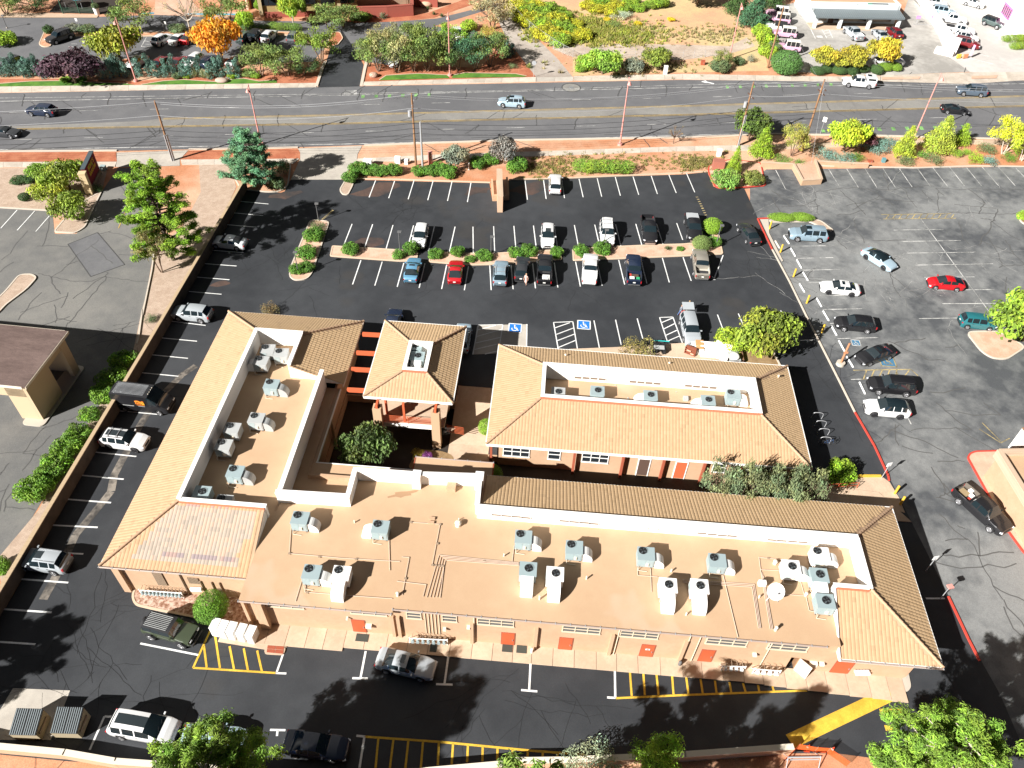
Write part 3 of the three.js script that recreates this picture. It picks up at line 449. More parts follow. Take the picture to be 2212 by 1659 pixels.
// paved terrace behind the right building, with a sandy corner
struct('terrace',prism(gp([z8(1480,275),z8(1800,262),z9(20,235),z9(330,260),z9(330,340),z9(0,350),z8(1400,300)]),0,.12,null,10),M.peachWalk);
struct('sand_bed',flat(gp([z9(330,255),z9(580,290),z9(628,375),z9(560,385),z9(330,345)]),.06,null,8),M.mulch);
kerbLine(mainLot,gp([z9(575,270),z9(630,380)]),M.kerb);
// courtyard floor, retaining sides and ramps
{const c=struct('courtyard');const yb=-1.05;
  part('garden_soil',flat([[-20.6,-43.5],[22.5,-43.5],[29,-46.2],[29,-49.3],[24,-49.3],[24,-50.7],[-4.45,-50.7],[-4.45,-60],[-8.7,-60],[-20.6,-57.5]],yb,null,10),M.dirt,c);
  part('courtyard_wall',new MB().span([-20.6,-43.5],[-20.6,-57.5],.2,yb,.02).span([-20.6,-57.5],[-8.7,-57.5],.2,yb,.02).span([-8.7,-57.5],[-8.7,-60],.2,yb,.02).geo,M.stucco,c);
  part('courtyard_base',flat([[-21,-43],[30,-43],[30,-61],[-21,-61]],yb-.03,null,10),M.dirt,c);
  part('courtyard_wall',new MB().span([-4.4,-49.5],[-4.4,-60.1],.12,yb,.01).span([-8.75,-60.05],[-4.4,-60.05],.1,yb,.01).span([-4.4,-50.65],[24,-50.65],.12,yb,.01).geo,M.stucco,c);
  part('courtyard_wall',new MB().span([24.05,-50.6],[24.05,-49.25],.1,yb,.01).span([24,-49.25],[29.1,-49.25],.1,yb,.01).span([22.45,-46.15],[29.1,-46.15],.1,yb,.01).geo,M.stucco,c);
  const ramp=(x0,x1,z0,z1,y0,y1,alongX)=>new MB().quad(V(x0,alongX?y0:y1,z1),V(x1,y1,z1),V(x1,alongX?y1:y0,z0),V(x0,y0,z0)).geo;
  part('sloping_walk',planUV(ramp(-8.7,-4.45,-60.1,-52.5,.02,yb+.05,false),8),M.peachWalk,c);
  part('courtyard_walk',flat([[-8.7,-52.6],[-4.45,-52.6],[-4.45,-46],[-9.2,-46],[-9.2,-50.6],[-8.7,-51]],yb+.05,null,8),M.peachWalk,c);
  part('courtyard_walk',flat([[-4.45,-47.6],[24,-47.6],[24,-46.3],[-4.45,-46.3]],yb+.04,null,8),M.peachWalk,c);
  part('sloping_walk',planUV(ramp(24,29.1,-46.25,-49.15,yb+.05,.02,true),8),M.peachWalk,c);
  part('mulch_bed',flat(roundPts([[-11.8,-51.4],[-9.3,-51.4],[-8.0,-50.9],[-7.9,-49.4],[-9.2,-48.6],[-12.5,-48.8]],.6),yb+.065,null,6),M.mulch,c);
}
struct('side_walk',prism([[28.5,-49.9],[34.5,-49.6],[36.8,-46.3],[28.5,-46.3]],0,.11,null,9),M.peachWalk);
struct('kerb_edge',new MB().span(toXZ([G(...y3(1085,102))])[0],toXZ([G(...y3(1285,102))])[0],.3,0,.14).geo,M.yellowPaint);
struct('paved_apron',flat(gp([z9(920,1106),z9(1290,1100),y3(1340,140),y3(1400,240),y3(1440,340),y3(920,180)]),.06,null,9),M.peachWalk);

// ------------------------------------------------------------------ the office buildings
const tileMat=std({vertexColors:true,roughness:.8});
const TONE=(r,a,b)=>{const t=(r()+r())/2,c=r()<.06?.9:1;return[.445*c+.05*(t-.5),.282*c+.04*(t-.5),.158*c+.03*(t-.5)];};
const TONE2=(r,a,b)=>{const t=(r()+r())/2,c=r()<.06?.9:1;return[.53*c+.05*(t-.5),.362*c+.04*(t-.5),.2*c+.03*(t-.5)];};  // same tiles, coloured paler to brighten the slopes turned away from the sun
let tseed=400;
function tileSlope(parent,P0,P1,Q1,Q0,tone=TONE){          // P0-P1 eave, Q0-Q1 upper edge; barrel tiles in courses
  const r=rng(tseed++),e=P1.clone().sub(P0),Le=e.length();e.normalize();
  const up0=Q0.clone().sub(P0);const s=up0.clone().addScaledVector(e,-up0.dot(e));const T=s.length();s.normalize();const n=e.clone().cross(s).normalize();if(n.y<0)n.negate();
  const a0=up0.dot(e),a1=Q1.clone().sub(P0).dot(e),pos=[],col=[];
  const st=.31,ro=.4,prof=[[0,.003],[.05,.022],[.15,.032],[.25,.024],[.31,.003]];
  const pt=(a,b,h)=>P0.clone().addScaledVector(e,a).addScaledVector(s,b).addScaledVector(n,h);
  for(let b=0;b<T-.1;b +=ro){
    const b1=Math.min(b+ro+.03,T),l=Math.max(a0*b/T,a0*b1/T,0*1+(a0>0?0:-1e9)),rt=Math.min(lerp(Le,a1,b/T),lerp(Le,a1,b1/T));
    const lo=a0>0?l:Math.min(a0*b/T,0),n0=Math.ceil((lo-.02)/st);
    for(let i=n0;(i+1)*st<=rt+.02;i++){
      const c=tone(r,i*st/Le,b/T),A=i*st,lift=.012+r()*.005;
      for(let k=0;k<4;k++){
        const p=pt(A+prof[k][0],b,prof[k][1]+lift),q=pt(A+prof[k+1][0],b,prof[k+1][1]+lift),u=pt(A+prof[k+1][0],b1,prof[k+1][1]),v=pt(A+prof[k][0],b1,prof[k][1]),f=pt(A+prof[k][0],b,0),g=pt(A+prof[k+1][0],b,0);
        for(const w of[p,q,u,p,u,v,f,g,q,f,q,p]){pos.push(w.x,w.y,w.z);col.push(...c);}
     }
   }
 }
  const g=new THREE.BufferGeometry();g.setAttribute('position',new THREE.Float32BufferAttribute(pos,3));g.setAttribute('color',new THREE.Float32BufferAttribute(col,3));g.computeVertexNormals();
  const deck=part('roof_slope',new MB().quad(P0,P1,Q1,Q0).geo,plain(.42,.275,.17),parent);
  const t=part('roof_tiles',g,tileMat,deck);t.userData.kind='stuff';return deck;
}
function ridgeCaps(parent,A,B,r0=.14){
  const d=B.clone().sub(A),L=d.length(),n=Math.max(2,Math.round(L/.42)),b=new MB();
  for(let i=0;i<n;i++){const p=A.clone().addScaledVector(d,(i-.08)/n),q=A.clone().addScaledVector(d,(i+1)/n);p.y +=.05;q.y +=.03;b.bar(p,q,r0,7,r0*.78);}
  const m=part('ridge_tiles',b.geo,plain(.42,.275,.17),parent);m.userData.kind='stuff';return m;
}
function windowAt(parent,x,y,z,w,h,cols,rows,o={}){        // facing +z
  const f=new MB(),t=.07,d=.08;const X=(i)=>x-w/2+w*i/cols,Y=(j)=>y-h/2+h*j/rows;
  f.box(x,y+h/2,z+d/2,w+t,t,d).box(x,y-h/2,z+d/2+.02,w+t+.06,t,d+.04);
  for(let i=0;i<=cols;i++)f.box(X(i),y,z+d/2-.003,t,h-t,d);
  for(let j=1;j<rows;j++)f.box(x,Y(j),z+d/2-.006,w-t,t*.8,d);
  const win=part('window',f.geo,o.frame||M.frame,parent);
  for(let i=0;i<cols;i++)for(let j=0;j<rows;j++)part('pane',box((X(i)+X(i+1))/2,(Y(j)+Y(j+1))/2,z+.015,w/cols-t,h/rows-t,.02),o.glass||M.glass,win);
  return win;
}
function ventRow(parent,list,z,w,h,m=M.tanDark){for(const[u,v]of list){const p=WZ(u,v,z);const f=new MB();for(const[a,b,c,d]of[[0,h/2,w+.08,.05],[0,-h/2,w+.08,.05],[-w/2,0,.05,h-.05],[w/2,0,.05,h-.05]])f.box(p.x+a,p.y+b,z+.03,c,d,.06);const win=part('clerestory_window',f.geo,M.white,parent);part('pane',box(p.x,p.y,z+.012,w,h,.012),m,win);}}
function gutterRun(parent,a,b,m=M.gutter){                      // half-round gutter with straps
  const d=b.clone().sub(a),L=d.length(),g=new MB().bar(a,b,.075,6);g.bar(a.clone().add(V(0,.06,.07)),b.clone().add(V(0,.06,.07)),.02,4);
  const gm=part('gutter',g.geo,m,parent),s=new MB();const n=Math.round(L/1.2);for(let i=0;i<=n;i++){const p=a.clone().addScaledVector(d,i/n);s.box(p.x,p.y+.07,p.z,.06,.03,.2);}part('strap',s.geo,M.galv,gm).userData.kind='stuff';
}
function flatRoof(parent,pts,y,t=.25,m=M.roofFlat,name='flat_roof'){return part(name,prism(pts,y-t,y,null,30),m,parent);}
function parapet(parent,a,b,w,y0,y1,m=M.white){const p=part('parapet',new MB().span(a,b,w,y0,y1-.06).geo,m,parent);part('coping',new MB().span(a,b,w+.1,y1-.058,y1,.1).geo,m,p);return p;}

// ---- the long L-shaped building: left wing (tile hips round a sunken roof well) and the flat-roofed front range
const LB=thing('office_building','long L-shaped peach office building with flat roof, left tiled wing and orange back doors','building',V(0,0,0));
{
  const E0=3.8,RT=5.9;
  // left wing: eave corners, ridge corners
  const e={xl:-35.2,xr:-19.9,zb:-65.2,zf:-32.4},k={xl:-30,xr:-25.2,zb:-60.1,zf:-38.1};
  const patch=(r,a,b)=>{const j=r();if(b>.1&&b<.9&&a>.16+b*.22&&a<.95 -(b>.5?0:.05)- j*.03){if(b<.22&&b>.14&&a>.36&&a<.86&&Math.sin(a*31)>-.75)return r()<.75?[.26,.205,.2]:[.32,.22,.19];const q=r();return q<.4?[.40,.31,.235]:q<.7?[.36,.295,.235]:q<.85?[.43,.305,.225]:[.32,.265,.21];}if(b>=.9&&((a>.42&&a<.56)||(a>.62&&a<.76))&&r()<.7)return[.33,.235,.2];return TONE(r,a,b);};
  tileSlope(LB,V(e.xl,E0,e.zb),V(e.xl,E0,e.zf),V(k.xl,RT,k.zf),V(k.xl,RT,k.zb));
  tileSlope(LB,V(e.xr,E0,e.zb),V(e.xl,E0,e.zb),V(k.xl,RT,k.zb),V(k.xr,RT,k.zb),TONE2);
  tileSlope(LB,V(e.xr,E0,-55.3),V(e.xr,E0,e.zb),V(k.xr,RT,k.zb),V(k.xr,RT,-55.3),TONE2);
  tileSlope(LB,V(e.xl,E0,e.zf),V(-22.55,E0,e.zf),V(-22.55,RT,k.zf),V(k.xl,RT,k.zf),patch);
  ridgeCaps(LB,V(e.xl,E0,e.zf),V(k.xl,RT,k.zf));ridgeCaps(LB,V(e.xl,E0,e.zb),V(k.xl,RT,k.zb));ridgeCaps(LB,V(e.xr,E0,e.zb),V(k.xr,RT,k.zb));
  ridgeCaps(LB,V(e.xr-2.2,E0+.8,-55.25),V(k.xr,RT,-55.25),.1);
  // well: parapets, floor
  parapet(LB,[k.xl,k.zb-.1],[k.xl,k.zf],.3,3.9,RT+.32);parapet(LB,[k.xl+.16,k.zb],[k.xr+.1,k.zb],.3,3.9,RT+.3);parapet(LB,[k.xr,k.zb+.16],[k.xr,-55.3],.3,3.9,RT+.31);
  parapet(LB,[k.xl+.16,k.zf+.05],[-22.4,k.zf+.05],.3,3.9,RT+.28);
  part('flashing',new MB().box(-26.2,RT+.05,k.zf+.24,7.4,.34,.07).geo,plain(.55,.16,.08),LB);
  // gable wall under the cut edge of the right slope (faces the well) and of the front hip
  part('gable_wall',new MB().tri(V(k.xr,RT,-55.28),V(k.xr,3.9,-55.28),V(-19.9,3.8,-55.28)).geo,M.white,LB);
  part('gable_wall',new MB().tri(V(-22.5,RT+.05,k.zf),V(-22.5,3.75,e.zf),V(-22.5,3.75,k.zf)).geo,M.white,LB);
  flatRoof(LB,[[k.xl,k.zb],[k.xr,k.zb],[k.xr,-55.3],[-21.9,-55.3],[-21.9,-38.6],[k.xl,-38.6]],4.2);
  // front range flat roof
  flatRoof(LB,[[-22.5,-38.6],[-21.9,-38.6],[-21.9,-39.8],[-15.75,-39.8],[-15.75,-42.9],[-4.5,-43.3],[-4.5,-39.9],[27.9,-39.9],[27.9,-35.2],[25.2,-35.2],[25.2,-30.4],[24.1,-30.32],[-10.1,-30.4],[-10.1,-29.95],[-22.5,-29.95]],4.6,.3);
  // parapets of the front range
  const PT=6.0;
  parapet(LB,[-21.9,-55.3],[-21.9,-39.7],.34,3.1,5.65);
  parapet(LB,[-22.05,-39.75],[-15.6,-39.9],.34,3.1,PT);parapet(LB,[-15.75,-40.05],[-15.75,-42.75],.34,3.1,PT-.01);parapet(LB,[-15.9,-42.85],[-10.2,-42.9],.34,3.1,PT);parapet(LB,[-10,-42.92],[-4.5,-43.25],.34,3.1,PT);
  for(const[x,z]of[[-10.15,-42.7],[-4.55,-43.1]])part('pilaster',box(x,4.75,z,.75,2.75,1.0),M.white,LB);
  parapet(LB,[-4.5,-42.6],[-4.42,-40],.34,3.1,PT+.1);
  // right tiled part: rear slope, right slope, front hip
  const f={xr:33.2,zb:-45.0,zf:-29.75},q={xr:28.0,zb:-39.85,zf:-34.95},H1=6.05;
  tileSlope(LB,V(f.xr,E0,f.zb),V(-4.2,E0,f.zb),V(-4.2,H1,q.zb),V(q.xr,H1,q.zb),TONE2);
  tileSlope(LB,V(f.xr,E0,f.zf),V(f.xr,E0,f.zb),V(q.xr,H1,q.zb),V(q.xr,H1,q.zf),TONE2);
  tileSlope(LB,V(25.3,E0,f.zf),V(f.xr,E0,f.zf),V(q.xr,H1,q.zf),V(25.3,H1,q.zf));
  ridgeCaps(LB,V(f.xr,E0,f.zb),V(q.xr,H1,q.zb));ridgeCaps(LB,V(f.xr,E0,f.zf),V(q.xr,H1,q.zf));ridgeCaps(LB,V(-4.15,E0,f.zb),V(-4.15,H1,q.zb),.1);
  parapet(LB,[-4.4,q.zb+.1],[q.xr+.1,q.zb+.1],.3,4.5,H1+.2);parapet(LB,[q.xr,q.zb+.26],[q.xr,q.zf+.1],.3,4.5,H1+.19);parapet(LB,[25.1,q.zf+.1],[q.xr-.16,q.zf+.1],.3,4.5,H1+.18);
  part('flashing',new MB().box(26.6,H1+.02,q.zf+.3,2.6,.3,.08).geo,plain(.55,.14,.07),LB);
  part('gable_wall',new MB().quad(V(25.16,3.6,f.zf),V(25.16,E0+.1,f.zf),V(25.16,H1+.1,q.zf),V(25.16,3.6,q.zf)).geo,M.white,LB);
  part('verge_board',new MB().bar(V(25.18,E0+.12,f.zf),V(25.18,H1+.1,q.zf),.1,5).geo,M.white,LB);
  ventRow(LB,[y2(1005,349),y2(1070,355),y2(1135,360),y2(1197,367),y2(1445,388),y2(1510,394),y2(1575,399),y2(1638,406),y3(125,468),y3(192,475),y3(258,482),y3(322,486),y3(580,511),y3(645,516),y3(713,521),y3(780,526)],q.zb+.26,.85,.34,plain(.22,.17,.13));
  ventRow(LB,[y2(1890,430),y2(1957,436),y2(2020,441),y2(2083,446)],q.zb+.26,.85,.3,M.cream);
  // lower roofs round the courtyard
  flatRoof(LB,[[-21.8,-55.2],[-20.3,-55.2],[-20.3,-45.35],[-10.2,-45.35],[-10.2,-43.0],[-15.6,-42.9],[-15.6,-40],[-21.8,-39.9]],3.2);
  flatRoof(LB,[[-11.15,-47.4],[-3.7,-47.4],[-3.7,-43.35],[-11.15,-43.35]],2.62);
  gutterRun(LB,V(-11.2,2.6,-47.48),V(-3.65,2.6,-47.48));part('fascia',box(-3.62,2.5,-45.4,.1,.3,4),M.rustDark,LB);part('fascia',box(-11.22,2.5,-45.4,.1,.3,4),M.rustDark,LB);
  part('fascia',new MB().box(-20.26,3.1,-50.3,.08,.3,9.8).box(-15.3,3.1,-45.4,10.1,.3,.08).geo,M.white,LB);
  for(const[x,z,h]of[[-11,-47.2,2.5],[-3.9,-47.2,2.5],[-20.3,-45.5,3],[-15.2,-45.3,3],[-20.3,-51,3]])part('post',box(x,(h-1.05)/2,z,.3,h+1.0,.3),M.stucco,LB);
  // walls
  const w=new MB();
  w.span([-34.3,-64.3],[-34.3,-32.75],.25,0,E0-.05);w.span([-34.3,-64.3],[-20.9,-64.3],.25,0,E0-.05);w.span([-20.75,-64.3],[-20.75,-44],.25,-1.05,3.3);
  part('wall',wallUV(w.geo,12),M.stucco,LB);
  part('wall',wallUV(new MB().span([-34.4,-32.62],[-22.3,-32.62],.25,0,E0-.02).span([-22.4,-32.5],[-22.4,-30.1],.25,0,4.3).geo,12),M.stucco,LB);
  part('wall',wallUV(new MB().span([-20.6,-43.6],[22,-43.6],.25,-1.05,3.75).span([22,-43.6],[31.7,-43.6],.25,0,3.75).span([31.8,-43.6],[31.8,-30.5],.25,0,E0-.03).geo,12),M.stucco,LB);
  // front wall with real openings for the open doorway
  const zw=-30.4,od={a:WZ(...y6(655,470),zw).x,b:WZ(...y6(712,475),zw).x};
  part('wall',wallUV(new MB().span([-22.3,zw-.125],[od.a,zw-.125],.25,0,4.36).span([od.b,zw-.125],[31.7,zw-.125],.25,0,3.77).box((od.a+od.b)/2,3.2,zw-.125,od.b-od.a,2.3,.25).box((od.b+25.1)/2,4.06,zw-.13,25.1-od.b,.58,.24).geo,12),M.stucco,LB);
  part('doorway_lining',new MB().box(od.a-.02,1.05,zw-1.1,.06,2.1,2).box(od.b+.02,1.05,zw-1.1,.06,2.1,2).box((od.a+od.b)/2,1.05,zw-2.1,od.b-od.a,2.1,.06).geo,M.wood,LB);
 {const d=V(od.b-.02,0,zw+.05),g=box(.55,1.07,0,1.1,2.0,.06);const m=part('open_door',g,M.cream,LB);m.position.copy(d);m.rotation.y=-.75;}
  const dm=(zf,list,wd)=>{for(const[x,y]of list){const p=WZ(...zf(x,y),zw);const dr=part('door',box(p.x,1.08,zw+.02,wd,2.02,.07),M.door,LB);part('handle',new MB().box(p.x+wd/2-.12,1.05,zw+.09,.05,.16,.07).geo,M.steel,dr);part('door_frame',new MB().box(p.x,2.13,zw+.012,wd+.16,.08,.06).box(p.x-wd/2-.04,1.04,zw+.012,.08,2.08,.06).box(p.x+wd/2+.04,1.04,zw+.012,.08,2.08,.06).geo,M.rustDark,dr);}};
  dm(y5,[[120,205],[1080,267],[1453,301],[1980,350]],1.0);dm(y6,[[150,388]],1.0);dm(y6,[[1025,464]],1.35);
 {const p=WZ(...y5(1985,333),zw);part('door_sign',box(p.x,p.y,zw+.07,.36,.2,.02),M.white,LB);part('sign_print',box(p.x,p.y,zw+.082,.2,.1,.008),M.black,LB);}
  const wi=(zf,x0,y0,x1,y1,cols,rows)=>{const a=WZ(...zf(x0,y0),zw),b=WZ(...zf(x1,y1),zw);windowAt(LB,(a.x+b.x)/2,3.74,zw,Math.abs(b.x-a.x),.95,cols,rows,{glass:M.glassPale});};
  M.glassPale=plain(.085,.088,.09,{roughness:.5});
  wi(y4,1725,20,1965,60,3,1);wi(y5,60,80,292,112,3,1);wi(y5,420,80,516,112,1,2);wi(y5,652,96,747,130,1,2);wi(y5,884,120,1117,163,3,2);wi(y5,1440,168,1677,218,3,2);wi(y5,1816,205,2052,253,3,2);wi(y6,163,258,411,308,3,2);wi(y6,562,298,800,346,3,2);
  // buttress piers, downpipes, wall lamps on the front wall
  for(const[zf,x,y]of[[y5,385,240],[y5,1255,300],[y5,1735,340],[y5,2195,380],[y5,345,220],[y5,848,270]]){const p=WZ(...zf(x,y),zw);part('pier',box(p.x,1.75,zw+.12,.28,3.5,.24),M.stucco,LB);}
  for(const[zf,x,y]of[[y5,330,150],[y5,862,200],[y5,1785,280],[y5,2210,380],[y6,85,330],[y6,565,320]]){const p=WZ(...zf(x,y),zw);part('downpipe',new MB().bar(V(p.x,.15,zw+.09),V(p.x,4.5,zw+.09),.05,6).geo,M.frame,LB);}
  for(const[zf,x,y,s]of[[y5,180,176,.5],[y5,825,182,.28],[y6,465,360,.3],[y6,843,420,.62],[y6,900,420,.35],[y5,670,195,.25],[y5,40,125,.15]]){const p=WZ(...zf(x,y),zw);part('wall_box',box(p.x,p.y,zw+.16,s,s*.75,.3),M.cream,LB);}
  for(let i=0;i<5;i++){const p=WZ(...y5(548+i*22,170),zw);part('conduit',new MB().bar(V(p.x,.9,zw+.05),V(p.x,4.55,zw+.05),.035,5).geo,M.frame,LB);}
  // left wing front wall: slatted vents, meters' pipes, corner post
  const zl=-32.5;const slat=(x0,x1,ya,yb,n,nm)=>{const a=WZ(...y1(x0,ya),zl),b=WZ(...y1(x1,yb),zl);const y0=Math.min(a.y,b.y),yy=Math.max(a.y,b.y);for(let i=0;i<n;i++){const x=lerp(a.x,b.x,(i+.5)/n);part(nm,box(x,(y0+yy)/2,zl+.04,.07,yy-y0,.12),M.tanDark,LB);}};
  slat(975,1090,708,805,8,'slat');slat(1210,1300,752,795,8,'slat');
  for(const x of[1165,1280,1350,1400]){const p=WZ(...y1(x,740),zl);part('downpipe',new MB().bar(V(p.x,.1,zl+.09),V(p.x,x===1165?3.7:2.6,zl+.09),.06,6).geo,M.tanDark,LB);}
  part('corner_post',box(-33.9,1.85,-32.5,.6,3.7,.55),M.stucco,LB);part('corner_post',box(-21.1,2.1,-30.25,.75,4.2,.75),M.stucco,LB);
  // fascias and gutters
  part('fascia',new MB().box(e.xl+.02,E0-.1,(e.zb+e.zf)/2,.08,.26,e.zf-e.zb).box((e.xl-22.5)/2,E0-.12,e.zf+.05,-22.5-e.xl,.2,.08).box((e.xl+e.xr)/2,E0-.1,e.zb,e.xr-e.xl,.26,.08).box(e.xr,E0-.12,(e.zb-55)/2,.08,.24,-55-e.zb).geo,M.fascia,LB);
  part('fascia',new MB().box((25.2+f.xr)/2,E0-.12,f.zf+.06,f.xr-25.2,.26,.1).box(f.xr+.03,E0-.1,(f.zb+f.zf)/2,.08,.24,f.zf-f.zb).box((f.xr-4.2)/2,E0-.1,f.zb,f.xr+4.2,.24,.08).geo,M.white,LB);
  part('soffit',new MB().box(29.2,E0-.26,-30.06,8,.05,.6).box(32.5,E0-.26,-37,1.3,.05,14).geo,M.fascia,LB);
  gutterRun(LB,V(-22.5,4.55,-29.87),V(-10.2,4.55,-29.87));gutterRun(LB,V(-10.15,4.55,-30.28),V(24.1,4.55,-30.22));gutterRun(LB,V(e.xl,E0-.02,e.zf+.12),V(-22.6,E0-.02,e.zf+.12));gutterRun(LB,V(25.3,E0-.02,f.zf+.14),V(f.xr,E0-.02,f.zf+.14));gutterRun(LB,V(23.4,4.5,-31.4),V(25.1,4.5,-31.4),M.white);
  // conduits lying on the flat roof
  const yr=4.66,pp=(list)=>list.map(([a,b])=>G(a,b,yr)),runs=[
   [y2(445,397),y2(640,410),y2(590,670)],[y2(1120,548),y2(1108,652)],[y2(0,630),y2(380,652)],[y2(392,622),y2(440,625),y2(395,870)],[y2(360,780),y2(550,802),y2(530,880)],[y1(1890,380),y1(1875,600),y1(2212,630)],[y1(1985,760),y1(1975,850),y1(2212,870),y2(330,893)],[y1(1915,910),y1(1960,760)],[y2(308,480),y2(314,710)],[y2(2005,700),y2(2010,850)],[y2(1920,690),y2(1922,742),y2(2050,752)],
    ...[0,1,2,3].map((i)=>[y2(1150,660+i*6),y2(633+i*14,610+i*11),y2(554+i*22,885)]),[y2(665,690),y2(640,888)],
    ...[0,1,2].map((i)=>[y3(0+i,770+i*9),y3(465-i*8,800+i*9),y3(508-i*8,1085)]),...[0,1,2].map((i)=>[y3(505+i*9,705+i*20),y3(568+i*9,1092)]),[y3(495,625),y3(640,640)],[y3(495,625),y3(505,705),y3(640,712)],[y3(540,855),y3(790,875),y3(755,750)],[y3(262,740),y3(350,1106),y6(360,260)],[y3(800,880),y3(820,970),y3(860,980)]];
  runs.forEach((r)=>part('roof_conduit',new MB().pipe(pp(r),.028,5).geo,plain(.6,.46,.36),LB));
  const blk=new MB();for(const c of[y2(95,637),y2(415,763),y2(622,536),y2(925,648),y2(590,676),y2(612,678),y2(634,680),y2(657,682),y2(450,398),y2(640,412),y1(1875,601),y1(2070,622),y1(1990,853),y3(555,632),y3(655,868)]){const p=G(...c,yr);blk.box(p.x,4.65,p.z,.22,.1,.16);}part('pipe_blocks',blk.geo,M.tanDark,LB);
  // vents
  for(const[c,r,h]of[[y2(85,392),.06,.3],[y2(757,410),.26,.4],[y2(762,378),.05,.3],[y2(1055,610),.06,.35],[y2(1285,890),.08,.5],[y2(1590,758),.07,.4],[y2(2140,710),.07,.35],[y3(25,992),.07,.35],[y3(600,658),.17,.35],[y3(497,880),.07,.35],[y3(605,1090),.12,.5],[y3(825,640),.08,.3],[y3(800,865),.13,.35],[y2(365,865),.13,.4]]){const p=G(...c,4.8);part('vent_pipe',new MB().cyl(p.x,4.6,p.z,r,r*.95,h,10).cyl(p.x,4.6+h,p.z,r*1.15,r*.6,r*.5,10).geo,M.cream,LB);}
  for(const[c,sx,sy,sz]of[[y2(713,168),.8,.5,.75],[y2(588,363),.5,.16,.25],[y2(582,390),.5,.16,.25]]){const p=G(...c,4.9);part('roof_box',box(p.x,4.6+sy/2,p.z,sx,sy,sz),M.stucco,LB);}
 {const p=G(...y2(405,215),4.6),r=rng(6),pts=[];for(let i=0;i<16;i++){const a=i/16*6.28,q=.5+r()*.45;pts.push([p.x+Math.cos(a)*q*1.5-Math.sin(a)*.2,p.z+Math.sin(a)*q*.6-Math.cos(a)*.45*q]);}part('stain',flat(pts,4.608),plain(.33,.2,.11),LB);}
}

// ---- right building in the middle: hipped tile roof round a roof well
const CB=thing('office_building','peach office building with tiled hip roof and sunken roof well, right of the tower','building',V(0,0,0));
function hipRoof(B,o,i,h0,h1,hf,pf=.3){
  tileSlope(B,V(o[0],h0,o[3]),V(o[1],h0,o[3]),V(i[1],h1,i[3]),V(i[0],h1,i[3]));
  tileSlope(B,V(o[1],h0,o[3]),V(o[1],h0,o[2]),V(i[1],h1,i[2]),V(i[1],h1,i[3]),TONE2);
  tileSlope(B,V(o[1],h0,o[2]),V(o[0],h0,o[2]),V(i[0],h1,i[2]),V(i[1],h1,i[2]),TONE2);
  tileSlope(B,V(o[0],h0,o[2]),V(o[0],h0,o[3]),V(i[0],h1,i[3]),V(i[0],h1,i[2]));
  for(const a of[0,1])for(const b of[2,3])ridgeCaps(B,V(o[a],h0,o[b]),V(i[a],h1,i[b]));
  parapet(B,[i[0],i[2]- .15],[i[0],i[3]+.15],.3,hf-.1,h1+pf);parapet(B,[i[1],i[2]- .15],[i[1],i[3]+.15],.3,hf-.1,h1+pf+.004);parapet(B,[i[0]+.16,i[2]],[i[1]- .16,i[2]],.3,hf-.1,h1+pf+.008);parapet(B,[i[0]+.16,i[3]],[i[1]- .16,i[3]],.3,hf-.1,h1+pf-.004);
  part('flashing',new MB().box((i[0]+i[1])/2,h1+.06,i[3]+.2,i[1]- i[0]+.4,.3,.06).box(i[0]- .2,h1+.06,(i[2]+i[3])/2,.06,.28,i[3]- i[2]).geo,plain(.55,.15,.08),B);
  flatRoof(B,[[i[0],i[2]],[i[1],i[2]],[i[1],i[3]],[i[0],i[3]]],hf);
  part('fascia',new MB().box((o[0]+o[1])/2,h0-.1,o[3]+.05,o[1]- o[0],.26,.1).box((o[0]+o[1])/2,h0-.1,o[2]- .05,o[1]- o[0],.26,.1).box(o[0]- .05,h0-.1,(o[2]+o[3])/2,.1,.26,o[3]- o[2]- .2).box(o[1]+.05,h0-.1,(o[2]+o[3])/2,.1,.26,o[3]- o[2]- .2).geo,M.white,B);
  part('soffit',prism([[o[0]+.1,o[2]+.1],[o[1]- .1,o[2]+.1],[o[1]- .1,o[3]- .1],[o[0]+.1,o[3]- .1]],h0-.24,h0-.18),M.rustDark,B);
}
